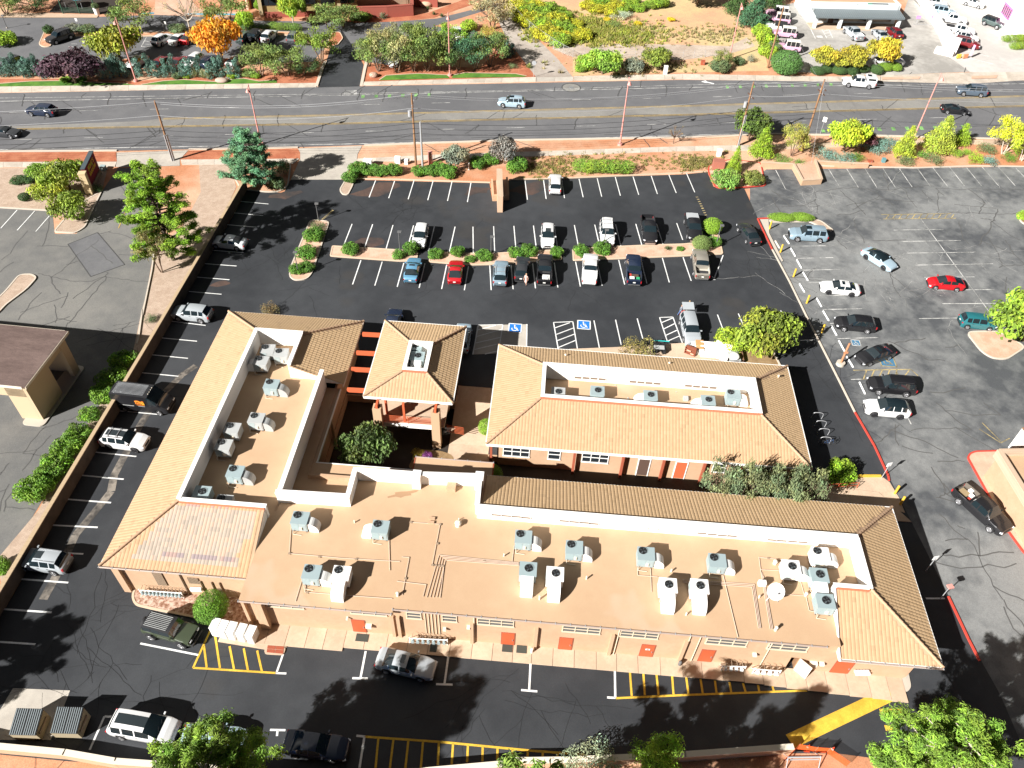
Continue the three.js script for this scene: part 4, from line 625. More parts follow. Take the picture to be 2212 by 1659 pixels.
{
  const o=[-4.55,27.1,-63.9,-49.55],i=[.6,22.3,-59.2,-54.6];
  hipRoof(CB,o,i,2.9,4.85,3.1);
  const zw=-50.4;
  part('wall',wallUV(new MB().span([-3.4,zw],[26,zw],.25,-1.05,2.75).span([-3.4,-63],[26,-63],.25,0,2.75).span([-3.4,-62.9],[-3.4,zw],.25,-1.05,2.75).span([26,-62.9],[26,zw],.25,0,2.75).geo,12),M.stucco,CB);
  for(const[x,w]of[[-1.6,2.6],[2.2,1.2],[6.3,2.6],[18.6,1.2],[22.4,2.4]])windowAt(CB,x,1.25,zw+.13,w,1.5,w>2?3:1,2,{frame:M.white});
  for(const x of[11.2,14.9]){const d=part('door',box(x,.35,zw+.16,1.05,2.5,.07),x>13?M.rust:M.woodDark,CB);part('door_frame',new MB().box(x,1.65,zw+.15,1.25,.1,.1).box(x-.58,.3,zw+.15,.1,2.6,.1).box(x+.58,.3,zw+.15,.1,2.6,.1).geo,M.white,d);}
  for(const x of[-4.1,4.2,9,13,17,20.6])part('post',box(x,.85,-49.85,.24,3.7,.24),M.rustDark,CB);
  ventRow(CB,[z8(1534,455),z8(1586,458),z8(1638,461),z8(1690,466),z8(1890,482),z8(1942,486),z8(1994,490),z8(2046,494),z9(38,508),z9(90,513),z9(145,517),z9(197,521)],i[2]+.16,.8,.4,plain(.2,.15,.11));
  for(const c of[z8(1453,316),z8(2125,368),z9(620,452)]){const p=G(...c,3.6);part('vent_pipe',new MB().cyl(p.x,p.y-.3,p.z,.07,.07,.5,8).cyl(p.x,p.y+.2,p.z,.14,.05,.1,8).geo,M.cream,CB);}
  for(const[c,s]of[[z9(18,598),.5],[z8(1858,590),.12],[z8(1775,508),.1],[z8(2170,550),.08]]){const p=G(...c,3.1);part('roof_box',box(p.x,3.1+s*.3,p.z,s,s*.6,s),M.hvacGrey,CB);}
}
// ---- small tower building over the courtyard, with its porch on tall piers
const TW=thing('tower_building','small square building with steep tiled roof on tall piers beside the dark courtyard','building',V(0,0,0));
{
  const o=[-17.25,-8.3,-64.5,-53.0],i=[-13.5,-11.35,-59.7,-55.7];
  hipRoof(TW,o,i,4.7,6.15,4.75,.25);
  part('wall',wallUV(new MB().span([-16.2,-63.6],[-9.3,-63.6],.25,0,4.5).span([-16.2,-63.5],[-16.2,-56.1],.25,0,4.5).span([-9.3,-63.5],[-9.3,-56.1],.25,0,4.5).span([-16.2,-56],[-9.3,-56],.25,0,4.5).geo,10),M.stucco,TW);
  const D=1.85;
  part('porch_deck',prism([[-16.4,-56],[-9.1,-56],[-9.1,-52.3],[-16.4,-52.3]],D-.2,D),M.peachWalk,TW);
  part('deck_fascia',box(-12.75,D-.25,-52.25,6.2,.55,.12),M.white,TW);
  for(const x of[-15.75,-9.9]){const p=part('pier',box(x,1.6,-52.15,.85,5.3,.85),std({color:rgb(.5,.33,.2)}),TW);part('bracket',box(x,4.45,-52.3,.22,.5,.9),M.rust,p);part('pier_cap',box(x,4.26,-52.15,.5,.03,.5),M.woodDark,p);}
  part('post',box(-13.2,3.2,-52.6,.22,2.7,.22),M.rust,TW);part('post',box(-15.2,3.2,-53.5,.22,2.7,.22),M.rust,TW);
  for(let k=0;k<6;k++)part('rail',new MB().bar(V(-15.3,D+.18+k*.17,-52.3),V(-10.3,D+.18+k*.17,-52.3),.025,5).geo,M.rust,TW);
  for(const x of[-15.3,-12.8,-10.35])part('rail_post',box(x,D+.52,-52.3,.06,1.05,.06),M.rust,TW);
  windowAt(TW,-11.4,D+1.15,-55.87,3.2,1.6,4,1,{frame:M.white});part('door',box(-14.4,D+1.05,-55.84,1.0,2.1,.06),M.white,TW);
  for(let k=0;k<6;k++)part('rail',new MB().bar(V(-9,.4+k*.2,-52.9),V(-7.2,.4+k*.2-.25,-52.9),.03,5).geo,M.rust,TW);
 [[z7,2100,0],0].length;
}
// rust-red beams bridging from the left wing to the tower
[[z8(137,175),z8(258,180)],[z8(98,295),z8(222,302)],[z8(65,402),z8(190,408)],[z8(38,535),z8(152,540)]].forEach(([a,b],n)=>{
  const p=G(...a,3.75),q=V(-16.1,3.75,p.z-.1);const m=new MB().box((p.x+q.x)/2,3.75,(p.z+q.z)/2,q.x-p.x,.42,.3,-Math.atan2(q.z-p.z,q.x-p.x)).geo;
  tag(part('crossbeam',m,M.rust,LB));
});

// ------------------------------------------------------------------ roof-top cooling units
function elbow(w,d,r,len){                                    // square duct that runs out and turns down
  const n=8,P=[];for(let i=0;i<=n;i++){const a=i/n*Math.PI/2;P.push([len+Math.sin(a)*r,Math.cos(a)*r]);}
  const prof=[[0,r],...P,[len+r,-.35]],b=new MB();
  const inner=[[0,r-d],...P.map(([x,y])=>[len+Math.max(0,(x-len))*(r-d)/r,y*(r-d)/r]),[len+r-d,-.35]];
  for(let i=0;i+1<prof.length;i++){const[x0,y0]=prof[i],[x1,yy1]=prof[i+1],[u0,v0]=inner[i],[u1,v1]=inner[i+1];b.quad(V(x0,y0,w/2),V(x1,yy1,w/2),V(x1,yy1,-w/2),V(x0,y0,-w/2));b.quad(V(u0,v0,w/2),V(u1,v1,w/2),V(x1,yy1,w/2),V(x0,y0,w/2));b.quad(V(x0,y0,-w/2),V(x1,yy1,-w/2),V(u1,v1,-w/2),V(u0,v0,-w/2));b.quad(V(u0,v0,-w/2),V(u1,v1,-w/2),V(u1,v1,w/2),V(u0,v0,w/2));}
  return b.geo;
}
function fanParts(u,x,y,z,r,dark=M.dark){
  part('fan_well',new MB().cyl(x,y,z,r,r,.02,20).geo,dark,u);
  const bl=new MB();for(let k=0;k<4;k++){const a=k*Math.PI/2+.4;bl.box(x+Math.cos(a)*r*.45,y+.035,z+Math.sin(a)*r*.45,r*.75,.012,r*.34,-a,.35);}part('fan_blade',bl.geo,M.greyMetal,u);
  const gr=new MB();for(const q of[1,.68,.36]){const t=new THREE.TorusGeometry(r*q,.014,4,24);t.rotateX(Math.PI/2);t.translate(x,y+.075,z);gr.add(t);}for(let k=0;k<4;k++){const a=k*Math.PI/4;gr.bar(V(x-Math.cos(a)*r,y+.075,z-Math.sin(a)*r),V(x+Math.cos(a)*r,y+.075,z+Math.sin(a)*r),.012,4);}gr.cyl(x,y+.05,z,.07,.07,.04,10);part('fan_guard',gr.geo,M.black,u);
}
function acUnit(kind,label,c,roof,turn=0,group='cooling units on the roofs'){
  const h=1.05,p=G(...c,roof+h+.1);const u=thing('cooling_unit',label,'cooling unit',V(p.x,roof,p.z),turn);
  const body=kind.includes('w')?M.hvacWhite:kind.includes('g')?M.hvacGrey:M.hvac;
  const w=1.38,d=1.25,t0=.16;
  part('base_frame',new MB().box(-w/2+.15,t0/2,0,.12,t0,d*.95).box(w/2-.15,t0/2,0,.12,t0,d*.95).geo,M.woodDark,u);
  part('cabinet',new MB().box(0,t0+h/2,0,w,h-.02,d).box(0,t0+h,0,w+.06,.06,d+.06).geo,body,u);
  const lou=new MB();for(let k=0;k<6;k++)lou.box(-w*.24,t0+.3+k*.13,d/2+.012,w*.42,.05,.03).box(-w/2-.012,t0+.3+k*.13,-.2,.03,.05,d*.5);part('louvre',lou.geo,M.hvacSide,u).userData.kind='stuff';
  part('access_panel',box(w*.26,t0+h*.52,d/2+.01,w*.36,h*.72,.025),body,u);
  const back=kind.includes('c')?0:1;fanParts(u,back?-w*.2:.05,t0+h+.032,back?-d*.2:-.05,.34);
  const dc=kind.includes('k')?M.hvacGrey:M.hvacWhite;
  if(kind.includes('R')||kind.includes('L')){const g=elbow(.8,.8,.86,.05);const m=part('duct',g,dc,u);m.position.set(kind.includes('R')?w/2:-w/2,t0+.1,kind.includes('R')?.15:.1);if(kind.includes('L'))m.rotation.y=Math.PI;}
  if(kind.includes('F')){const g=elbow(1.0,.9,.95,.35);const m=part('duct',g,dc,u);m.rotation.y=-Math.PI/2;m.position.set(0,t0+.1,d/2);}
  part('pipe',new MB().pipe([V(-w*.4,.3,d/2+.02),V(-w*.4,.3,d/2+.25),V(-w*.4,.06,d/2+.3),V(.2,.06,d/2+.35)],.025,5).geo,M.cream,u);
  part('electric_box',box(w*.1,t0+.45,d/2+.06,.22,.32,.1),M.cream,u);
  return u;
}
const S=-.06;
for(const a of[
 ['R','grey cooling unit with white elbow duct near the gable of the patched tile roof',y1(1945,372),4.6],['L','grey cooling unit with white duct on its left, beside the thin roof pipe corner',y2(253,430),4.6],['R','grey cooling unit with white elbow duct, nearest the front left edge of the flat roof',y1(2020,722),4.6],
 ['wF','all-white cooling unit with fan on top, right of the front left grey unit',y2(0,730),4.6],['R','grey cooling unit with white duct above the blue-topped unit on the long flat roof',y2(1180,495),4.6],['R','grey cooling unit with white duct, second in the back row of the long flat roof',y2(1510,563),4.6],
 ['R','grey cooling unit with white duct, third in the back row of the long flat roof',y2(1975,605),4.6],['R','grey cooling unit with white duct, rightmost of the back row before the satellite dish',y3(225,648),4.6],
 ['cF','pale blue-topped cooling unit with white duct in front, where four pipes end',y2(1210,703),4.6],['wcF','white cooling unit with curved front duct, right next to the blue-topped unit',y2(1385,735),4.6],['wcF','white cooling unit with curved front duct, left one of the right-hand pair',y2(2118,808),4.6],
 ['wcF','white cooling unit with curved front duct, right one of the right-hand pair',y3(110,815),4.6],['wcR','rounded white cooling unit behind the satellite dish',y3(705,690),4.6],['wR','near-white cooling unit in the corner under the right white parapet',y3(895,605),4.6],
 ['cF','pale cooling unit with bulky white duct in front, middle of the corner stack of three',y3(885,742),4.6],['c','pale blue cooling unit without duct beside the right gable, nearest the front',y3(925,912),4.6],
 ['g','grey cooling unit standing half in shade in the back corner of the left roof well',z7(1735,272),4.2,.1],['g','pale cooling unit against the right parapet in the back of the left roof well',z7(1822,298),4.2,.1],['gL','grey cooling unit with a duct on its left, at the back of the left well',z7(1692,348),4.2],
 ['Rk','grey cooling unit with short tan duct, first on the sunny strip of the left wing',z7(1760,500),4.2],['gRk','grey cooling unit with cables, second on the sunny strip of the left wing',z7(1662,720),4.2],['g','cooling unit standing in the shade, upper of two by the left white wall',z7(1505,785),4.2],['g','cooling unit standing in the shade, lower of two by the left white wall',z7(1450,893),4.2],
 ['Rk','pale cooling unit with tan duct and thin rods at the front of the left wing',y1(1525,70),4.2],['c','pale cooling unit tucked behind the parapet of the patched tile roof',y1(1308,205),4.2],['g','low cooling unit mostly hidden behind the parapet of the patched tile roof',y1(1450,262),3.6],
 ['c','pale cooling unit at the back of the tower roof well',z8(480,252),4.75],['cF','pale cooling unit with white duct at the front of the tower roof well',z8(493,318),4.75],
 ['gc','small cooling unit half in the shade at the left end of the middle roof well',z8(1405,552),3.1],['c','pale green cooling unit, second from left in the middle roof well',z8(1660,543),3.1],['cL','cooling unit with rounded white duct in the centre of the middle roof well',z8(2003,572),3.1],['cL','cooling unit with rounded white duct, fourth in the middle roof well',z9(165,604),3.1],['R','tallest cooling unit with brown arched duct at the right end of the middle roof well',z9(330,566),3.1],
])acUnit(...a);
{// satellite dish
  const p=G(...y3(590,815),5.6),d=thing('satellite_dish','round white satellite dish on a tripod between the white cooling units','satellite dish',V(p.x,4.6,p.z+.4));
  const pts=[];for(let i=0;i<=8;i++)pts.push(new THREE.Vector2(i/8*.72,(i/8)**2*.2));const g=new THREE.LatheGeometry(pts,22);g.rotateX(.75);g.translate(0,1.15,.1);part('reflector',g,plain(.8,.8,.78,{side:THREE.DoubleSide}),d);
  part('mast',new MB().bar(V(0,0,0),V(0,1.1,0),.05).bar(V(0,.8,0),V(.5,0,.4),.03).bar(V(0,.8,0),V(-.5,0,.4),.03).geo,M.galv,d);part('feed_arm',new MB().bar(V(0,.9,.5),V(-.4,1.7,.9),.025).box(-.42,1.72,.92,.16,.12,.16).geo,M.cream,d);
  const b=thing('antenna_box','small white antenna box beside the satellite dish','antenna',V(p.x-.75,4.6,p.z-.5));part('case',box(0,.55,0,.6,.5,.35),M.hvacWhite,b);part('stand',box(0,.15,0,.08,.3,.08),M.galv,b);
}

// ------------------------------------------------------------------ vehicles
const pl=(P)=>(x)=>{for(let i=0;i+1<P.length;i++)if(x<=P[i][0]&&x>=P[i+1][0])return lerp(P[i][1],P[i+1][1],(P[i][0]- x)/(P[i][0]- P[i+1][0]||1));return x>P[0][0]?P[0][1]:P[P.length-1][1];};
// deck = hood, belt and tail heights from nose to tail; cab = [cowl, roof front, roof rear, tail of the rear window]
const KIND={
  sedan:{L:4.85,W:1.84,H:1.45,r:.34,ax:[1.42,-1.42],deck:[[2.42,.55],[2.3,.72],[1.7,.86],[.95,.97],[-1.5,1.02],[-2.2,1.0],[-2.42,.82]],cab:[.98,.22,-.95,-1.78],side:[[.55,-.3],[-.38,-1.25]],lo:.2},
  coupe:{L:4.6,W:1.86,H:1.36,r:.34,ax:[1.38,-1.35],deck:[[2.3,.5],[2.15,.68],[1.6,.82],[.8,.93],[-1.5,.98],[-2.1,.96],[-2.3,.78]],cab:[.85,.05,-.75,-1.85],side:[[.4,-1.0]],lo:.18},
  hatch:{L:4.4,W:1.76,H:1.49,r:.32,ax:[1.35,-1.3],deck:[[2.2,.55],[2.05,.74],[1.5,.9],[1.05,.98],[-1.9,1.06],[-2.12,1.02],[-2.2,.85]],cab:[1.12,.2,-.85,-2.02],side:[[.7,-.25],[-.33,-1.2]],lo:.2},
  suv:{L:4.7,W:1.88,H:1.7,r:.37,ax:[1.4,-1.35],deck:[[2.35,.62],[2.25,.88],[1.7,1.03],[.95,1.1],[-2.1,1.14],[-2.3,1.08],[-2.35,.8]],cab:[1.02,.32,-1.72,-2.18],side:[[.6,-.3],[-.38,-1.15],[-1.25,-1.75]],lo:.24,rails:1},
  bigsuv:{L:5.1,W:1.98,H:1.86,r:.39,ax:[1.5,-1.5],deck:[[2.55,.7],[2.45,.98],[1.8,1.13],[1.05,1.18],[-2.3,1.2],[-2.5,1.16],[-2.55,.85]],cab:[1.1,.5,-2.1,-2.42],side:[[.72,-.2],[-.3,-1.15],[-1.28,-2.05]],lo:.28,rails:1},
  boxy:{L:4.25,W:1.76,H:1.64,r:.32,ax:[1.3,-1.3],deck:[[2.12,.58],[2.02,.82],[1.45,.97],[1.1,1.02],[-1.95,1.06],[-2.08,1.02],[-2.12,.8]],cab:[1.12,.62,-1.68,-1.98],side:[[.72,-.15],[-.25,-1.0],[-1.1,-1.6]],lo:.2},
  minivan:{L:5.15,W:1.98,H:1.75,r:.35,ax:[1.6,-1.45],deck:[[2.57,.6],[2.4,.84],[1.9,1.0],[1.45,1.05],[-2.3,1.1],[-2.5,1.05],[-2.57,.8]],cab:[1.5,.5,-2.05,-2.45],side:[[.9,-.15],[-.25,-1.15],[-1.28,-2.05]],lo:.2},
  pickup:{L:5.8,W:2.02,H:1.9,r:.41,ax:[1.85,-1.75],deck:[[2.9,.75],[2.8,1.05],[2.2,1.2],[1.3,1.26],[-2.85,1.28],[-2.9,1.1]],cab:[1.35,.7,-.72,-1.0],side:[[.88,-.02],[-.12,-.72]],bed:[-1.14,-2.78],lo:.34,roofW:.74},
  jeep:{L:4.35,W:1.72,H:1.86,r:.45,ax:[1.32,-1.45],deck:[[2.1,.85],[2.08,1.1],[.85,1.2],[.8,1.24],[-2.05,1.24],[-2.1,1.2]],cab:[.82,.5,-1.95,-2.06],side:[[.42,-.32],[-.42,-1.12],[-1.22,-1.88]],lo:.45,roofW:.86,hard:1,flare:1,boxy:1},
  van:{L:5.95,W:2.06,H:2.55,r:.35,ax:[2.0,-1.75],deck:[[2.97,.7],[2.9,1.05],[2.45,1.3],[2.1,1.42],[-2.9,1.5],[-2.97,1.4]],cab:[2.3,1.2,-2.86,-2.95],side:[[1.9,1.1]],lo:.3,roofW:.9,boxy:1,ribs:1},
};
KIND.safari={...KIND.jeep,L:4.7,ax:[1.4,-1.45],r:.42,H:2.15,cab:[.82,.55,-2.05,-2.12],side:[[.45,-.3],[-.36,-1.15],[-1.22,-2.0]],hard:1};
const carCache={};
function carGeometry(kind,opt){
  const key=kind+JSON.stringify(opt);if(carCache[key])return carCache[key];
  const K=KIND[kind],{L,W,H,r,ax,cab,lo}=K,hw0=W/2,deck=pl(K.deck),RA=r+.06,roofW=K.roofW||.7;
  const plan=pl(K.boxy?[[L/2,.9],[L/2-.1,.96],[L/2-.4,1],[-L/2+.2,1],[-L/2,.97]]:[[L/2,.66],[L/2-.07,.78],[L/2-.25,.9],[L/2-.7,.98],[.5,1],[-L/2+.7,.985],[-L/2+.15,.92],[-L/2,.8]]);
  let xs=[L/2,L/2-.04,L/2-.12,L/2-.3,-L/2,-L/2+.05,-L/2+.14,-L/2+.35,...cab,(cab[0]+cab[1])/2,(cab[2]+cab[3])/2,lerp(cab[1],cab[2],.2),lerp(cab[1],cab[2],.8),...K.deck.map((d)=>d[0]),...K.side.flat()];
  for(const a of ax)for(const q of[-1,-.94,-.8,-.55,-.2,.2,.55,.8,.94,1])xs.push(a+q*RA);
  for(const a of ax)xs.push(a+RA+.015,a-RA-.015);
  if(K.bed)xs.push(K.bed[0],K.bed[0]- .015,K.bed[1],K.bed[1]+.015);
  xs=xs.filter((x)=>Math.abs(x)<=L/2).sort((a,b)=>b-a).filter((x,i,a)=>!i||a[i-1]- x>.008);
  const smooth=(t)=>t*t*(3-2*t);
  const roofY=(x)=>{const arc=H-.06*((x -(cab[1]+cab[2])/2)/((cab[1]- cab[2])/2||1))**2*(K.boxy?.3:1);if(x<=cab[1]&&x>=cab[2])return arc;if(x>cab[1]&&x<cab[0]){const t=(cab[0]- x)/(cab[0]- cab[1]);return lerp(deck(x)+.03,H-.06,t**.92);}if(x<cab[2]&&x>cab[3]){const t=(x-cab[3])/(cab[2]- cab[3]);return lerp(deck(x)+.02,H-.06,t**.92);}return null;};
  const inBed=(x)=>K.bed&&x<=K.bed[0]- .01&&x>=K.bed[1]+.01;
  const ring=(x)=>{
    let hw=hw0*plan(x);const yd=deck(x);let yb=lo+(x>L/2-.15||x<-L/2+.15?.06:0);
    for(const a of ax){const d=Math.abs(x-a);if(d<RA)yb=Math.max(yb,r+Math.sqrt(RA*RA-d*d));}
    yb=Math.min(yb,yd-.09);
    const k=yd-yb,P=[[0,yb],[hw*.93,yb],[hw*.985,yb+k*.28],[hw,yb+k*.58],[hw*.985,yb+k*.86],[hw*.935,yd]],yr=roofY(x);
    if(inBed(x)){const fl=opt.cover?yd-.02:.78;P.push([hw*.86,yd],[hw*.84,fl],[0,fl+(opt.cover?.03:0)]);}
    else if(yr!==null){const t=clamp((yr-yd)/(H-.06-yd),0,1),w=hw*lerp(.86,roofW+.03,smooth(t));P.push([w,Math.max(yd,yr-.05*t)],[w*.54,yr+.018],[0,yr+.03]);}
    else P.push([hw*.78,yd+.02],[hw*.5,yd+.035],[0,yd+.045]);
    return P;
 };
  const rings=xs.map(ring),out={};
  const put=(tagName,a,b,c,d,flip)=>{const o=(out[tagName]=out[tagName]||[]);const q=flip?[a,d,c,a,c,b]:[a,b,c,a,c,d];for(const v of q)o.push(...v);};
  const doorX=K.side.map((s)=>[s[0]+.12,s[1]- .06]).slice(0,kind==='coupe'||kind==='van'?1:2);
  for(let i=0;i+1<xs.length;i++)for(const sgn of[1,-1])for(let k=0;k<8;k++){
    const x0=xs[i],x1=xs[i+1],xm=(x0+x1)/2,A=rings[i],B=rings[i+1];
    const v=(x,p)=>[x,p[1],sgn*p[0]];
    let t='body';
    const cabin=xm<cab[0]&&xm>cab[3];
    if(k>=6&&cabin&&xm>cab[1])t='windshield';
    else if(k>=6&&cabin&&xm<cab[2]&&(kind!=='van'))t='rear_window';
    else if(k===5&&cabin){const si=K.side.findIndex((s)=>xm<s[0]&&xm>s[1]);if(si>=0)t='side_window#' + si+(sgn>0?'r':'l');else if(kind==='pickup'||K.hard)t=K.hard&&xm<cab[1]?'hard_top':'body';}
    else if(k>=6&&cabin){if(K.hard)t='hard_top';if(opt.glassroof)t=k===7||k===6?'glass_roof':t;if(opt.sunroof&&k===7&&xm<cab[1]- .12&&xm>cab[1]- .75)t='sunroof';if(opt.sunroof===2&&k===7&&xm<cab[1]- .9&&xm>cab[2]+.1)t='sunroof';}
    else if(k>=6&&inBed(x0)&&inBed(x1))t=opt.cover?'bed_cover':'bed_liner';
    else if(k>=1&&k<=4&&cabin){const di=doorX.findIndex((s)=>xm<s[0]&&xm>s[1]);if(di>=0&&opt.full)t='door#' + di+(sgn>0?'r':'l');}
    else if(k===0)t='underbody';
    put(t,v(x0,A[k]),v(x1,B[k]),v(x1,B[k+1]),v(x0,A[k+1]),sgn>0);
 }
  for(const[i,f]of[[0,1],[xs.length-1,-1]]){const P=rings[i],x=xs[i],loop=[...P.map((p)=>[x,p[1],p[0]]),...P.slice(0,-1).reverse().map((p)=>[x,p[1],-p[0]])],c=[x,(P[0][1]+P[8][1])/2,0];for(let j=0;j<loop.length;j++){const a=loop[j],b=loop[(j+1)% loop.length];put('body',c,f>0?a:b,f>0?b:a,f>0?a:b);}}
  const G2={};
  for(const[t,p]of Object.entries(out)){let g=new THREE.BufferGeometry();g.setAttribute('position',new THREE.Float32BufferAttribute(p,3));g=mergeVertices(g,1e-4);g.computeVertexNormals();g=toCreasedNormals(g,.7);const idx=t.split('#')[0];(G2[idx]=G2[idx]||[]).push(g);}
  return(carCache[key]={K,parts:G2,deck});
}
const tyreGeo={},rimGeo={};
function wheelGeo(r){
  if(!tyreGeo[r]){
    const w=.24,t=new THREE.LatheGeometry([[r*.6,-w/2],[r*.92,-w/2],[r,-w/2+.04],[r,w/2-.04],[r*.92,w/2],[r*.6,w/2],[r*.58,0]].map((p)=>new THREE.Vector2(...p)),20);t.rotateX(Math.PI/2);tyreGeo[r]=clean(t);
    const m=new MB();const d=new THREE.CylinderGeometry(r*.62,r*.62,w*.5,18);d.rotateX(Math.PI/2);m.add(d);for(let k=0;k<5;k++){const a=k*1.2566;for(const s of[1,-1]){const g=new THREE.BoxGeometry(r*.56,r*.17,.05);g.translate(r*.32,0,s*w*.42);g.rotateZ(a);m.add(g);}}const c=new THREE.CylinderGeometry(r*.14,r*.14,w*.95,10);c.rotateX(Math.PI/2);m.add(c);const ringG=new THREE.TorusGeometry(r*.6,.025,5,18);for(const s of[1,-1]){const q=ringG.clone();q.translate(0,0,s*w*.46);m.add(q);}rimGeo[r]=m.geo;
 }
  return[tyreGeo[r],rimGeo[r]];
}
const paints={};
function paint(c,o={}){const k=c.join()+JSON.stringify(o);return paints[k]||(paints[k]=new THREE.MeshPhysicalMaterial({color:rgb(...c),roughness:.42,metalness:.08,clearcoat:.8,clearcoatRoughness:.08,...o}));}
const C={white:[.72,.72,.71],silver:[.38,.41,.43],silverBlue:[.24,.33,.39],paleBlue:[.35,.46,.53],skyBlue:[.11,.28,.42],black:[.012,.012,.014],charcoal:[.03,.033,.037],grey:[.12,.13,.14],navy:[.012,.022,.05],red:[.5,.006,.012],darkRed:[.17,.008,.012],gold:[.26,.24,.2],teal:[.02,.145,.165],olive:[.045,.06,.03],pinkC:[.62,.36,.48],greyBlue:[.085,.115,.15],sage:[.07,.10,.095]};
function car(kind,col,label,at,heading,o={}){                         // heading 0 = nose to +x (right), 90 = away
  const{K,parts,deck}=carGeometry(kind,{sunroof:o.sunroof||0,cover:o.cover?1:0,glassroof:o.glassroof?1:0,full:o.far?0:1});
  const p=at.isVector3?at:G(...at,o.hgt??.7),t=thing(o.name||{sedan:'sedan',coupe:'coupe',hatch:'hatchback',suv:'sport_utility_car',bigsuv:'sport_utility_car',boxy:'hatchback',minivan:'minivan',pickup:'pickup_truck',jeep:'off_road_car',safari:'tour_car',van:'delivery_van'}[kind],label,o.cat||{pickup:'pickup truck',van:'van',minivan:'van'}[kind]||'car',V(p.x,o.y??.03,p.z),heading*Math.PI/180,o.group);
  const body=paint(C[col]||col),{L,W,H,r,ax,cab,lo}=K;
  const mats={body,door:body,windshield:M.carGlass,rear_window:M.carGlass,side_window:o.open?M.dark:M.carGlass,sunroof:M.carGlass,glass_roof:M.carGlass,underbody:M.trim,hard_top:o.top?paint(o.top,{roughness:.6,clearcoat:.1}):paint(C.black,{roughness:.6,clearcoat:.1}),bed_liner:o.liner||M.trim,bed_cover:o.cover||M.trim};
  for(const[n,gs]of Object.entries(parts))gs.forEach((g)=>{const m=part(n,g,mats[n],t);if(n==='door'&&!o.far){const q=new THREE.Box3().setFromBufferAttribute(g.attributes.position),s=q.max.z>0?1:-1;part('handle',box(q.min.x+.22,deck((q.min.x+q.max.x)/2)- .12,s*(W/2-.005),.2,.035,.03),M.trim,m);}});
  const[tg,rg]=wheelGeo(r);for(const a of ax)for(const s of[1,-1]){const w=part('wheel',tg,M.rubber,t);w.position.set(a,r,s*(W/2-.1+(K.flare?.08:0)));part('rim',rg,o.darkRim?M.rimDark:M.rim,w);}
  const y0=pl(K.deck)(L/2-.1);
  for(const s of[1,-1]){part('headlight',box(L/2 -(K.boxy?.03:.15),y0-.14,s*W*(K.boxy?.32:.36),K.boxy?.1:.24,.13,W*.16,K.boxy?0:s*.35),M.headlight,t);part('taillight',box(-L/2+.07,Math.min(.9,H*.55),s*W*.4,.13,K.bed||kind==='suv'||kind==='bigsuv'?.3:.15,W*.1,-s*.2),M.taillight,t);}
  part('grille',box(L/2-.01,y0-.22,0,.05,.2,W*.44),M.trim,t);
  if(!o.far){
    part('bumper',new MB().box(L/2-.04,lo+.12,0,.12,.16,W*.66).box(-L/2+.03,lo+.16,0,.12,.16,W*.74).geo,K.bed?M.chrome:M.trim,t);
    for(const s of[1,-1])part('mirror',box(cab[0]- .22,deck(cab[0]- .2)+.1,s*(W/2+.07),.12,.13,.2),o.mirror||body,t);
    part('number_plate',box(-L/2-.012,Math.min(.85,H*.5),0,.02,.15,.32),M.plate,t);
    part('wiper',new MB().bar(V(cab[0]- .02,deck(cab[0])+.06,.5),V(cab[0]- .2,deck(cab[0])+.2,.0),.012,4).bar(V(cab[0]- .02,deck(cab[0])+.06,-.1),V(cab[0]- .2,deck(cab[0])+.2,-.55),.012,4).geo,M.trim,t);
 }
  if(K.rails&&!o.norails)for(const s of[1,-1])part('roof_rail',box((cab[1]+cab[2])/2,H+.02,s*W*.31,(cab[1]- cab[2])*.85,.045,.04),o.rail||M.steel,t);
  if(o.rack)part('roof_rack',new MB().box((cab[1]+cab[2])/2+.4,H+.07,0,.06,.04,W*.66).box((cab[1]+cab[2])/2-.5,H+.07,0,.06,.04,W*.66).geo,M.steel,t);
  if(K.flare){const f=new MB();for(const a of ax)for(const s of[1,-1])for(const[q,h,an]of[[0,2*r+.1,0],[.42,r*1.75,-.6],[-.42,r*1.75,.6]])f.box(a+q,h,s*(W/2+.04),.42,.05,.24,0,0,an);part('fender',f.geo,o.fender||body,t);const sp=part('spare_wheel',tg,M.rubber,t);sp.rotation.y=Math.PI/2;sp.position.set(-L/2-.16,1.0,0);part('rim',rg,M.rimDark,sp);part('front_bumper',box(L/2+.1,.62,0,.2,.18,W*.9),M.trim,t);}
  if(K.ribs||o.ribs){const n=K.ribs?10:9;for(let i=0;i<n;i++)part('roof_rib',box((cab[1]+cab[2])/2-.1,H+(K.ribs?.022:.02),lerp(-1,1,(i+.5)/n)*W*.38,(cab[1]- cab[2])*.82,.03,.035),o.ribM||M.steel,t);}
  return t;
}
const spin=(t,dx,dy,dz)=>V(dx,dy,dz).applyAxisAngle(V(0,1,0),t.rotation.y).add(t.position);
function cargo(t,items,label,cat='cargo'){const o=thing('load',label,cat,t.position.clone(),t.rotation.y);items.forEach(([x,y,z,a,b,c,m,n,ry])=>part(n,box(x,y,z,a,b,c,ry||0),m,o));return o;}
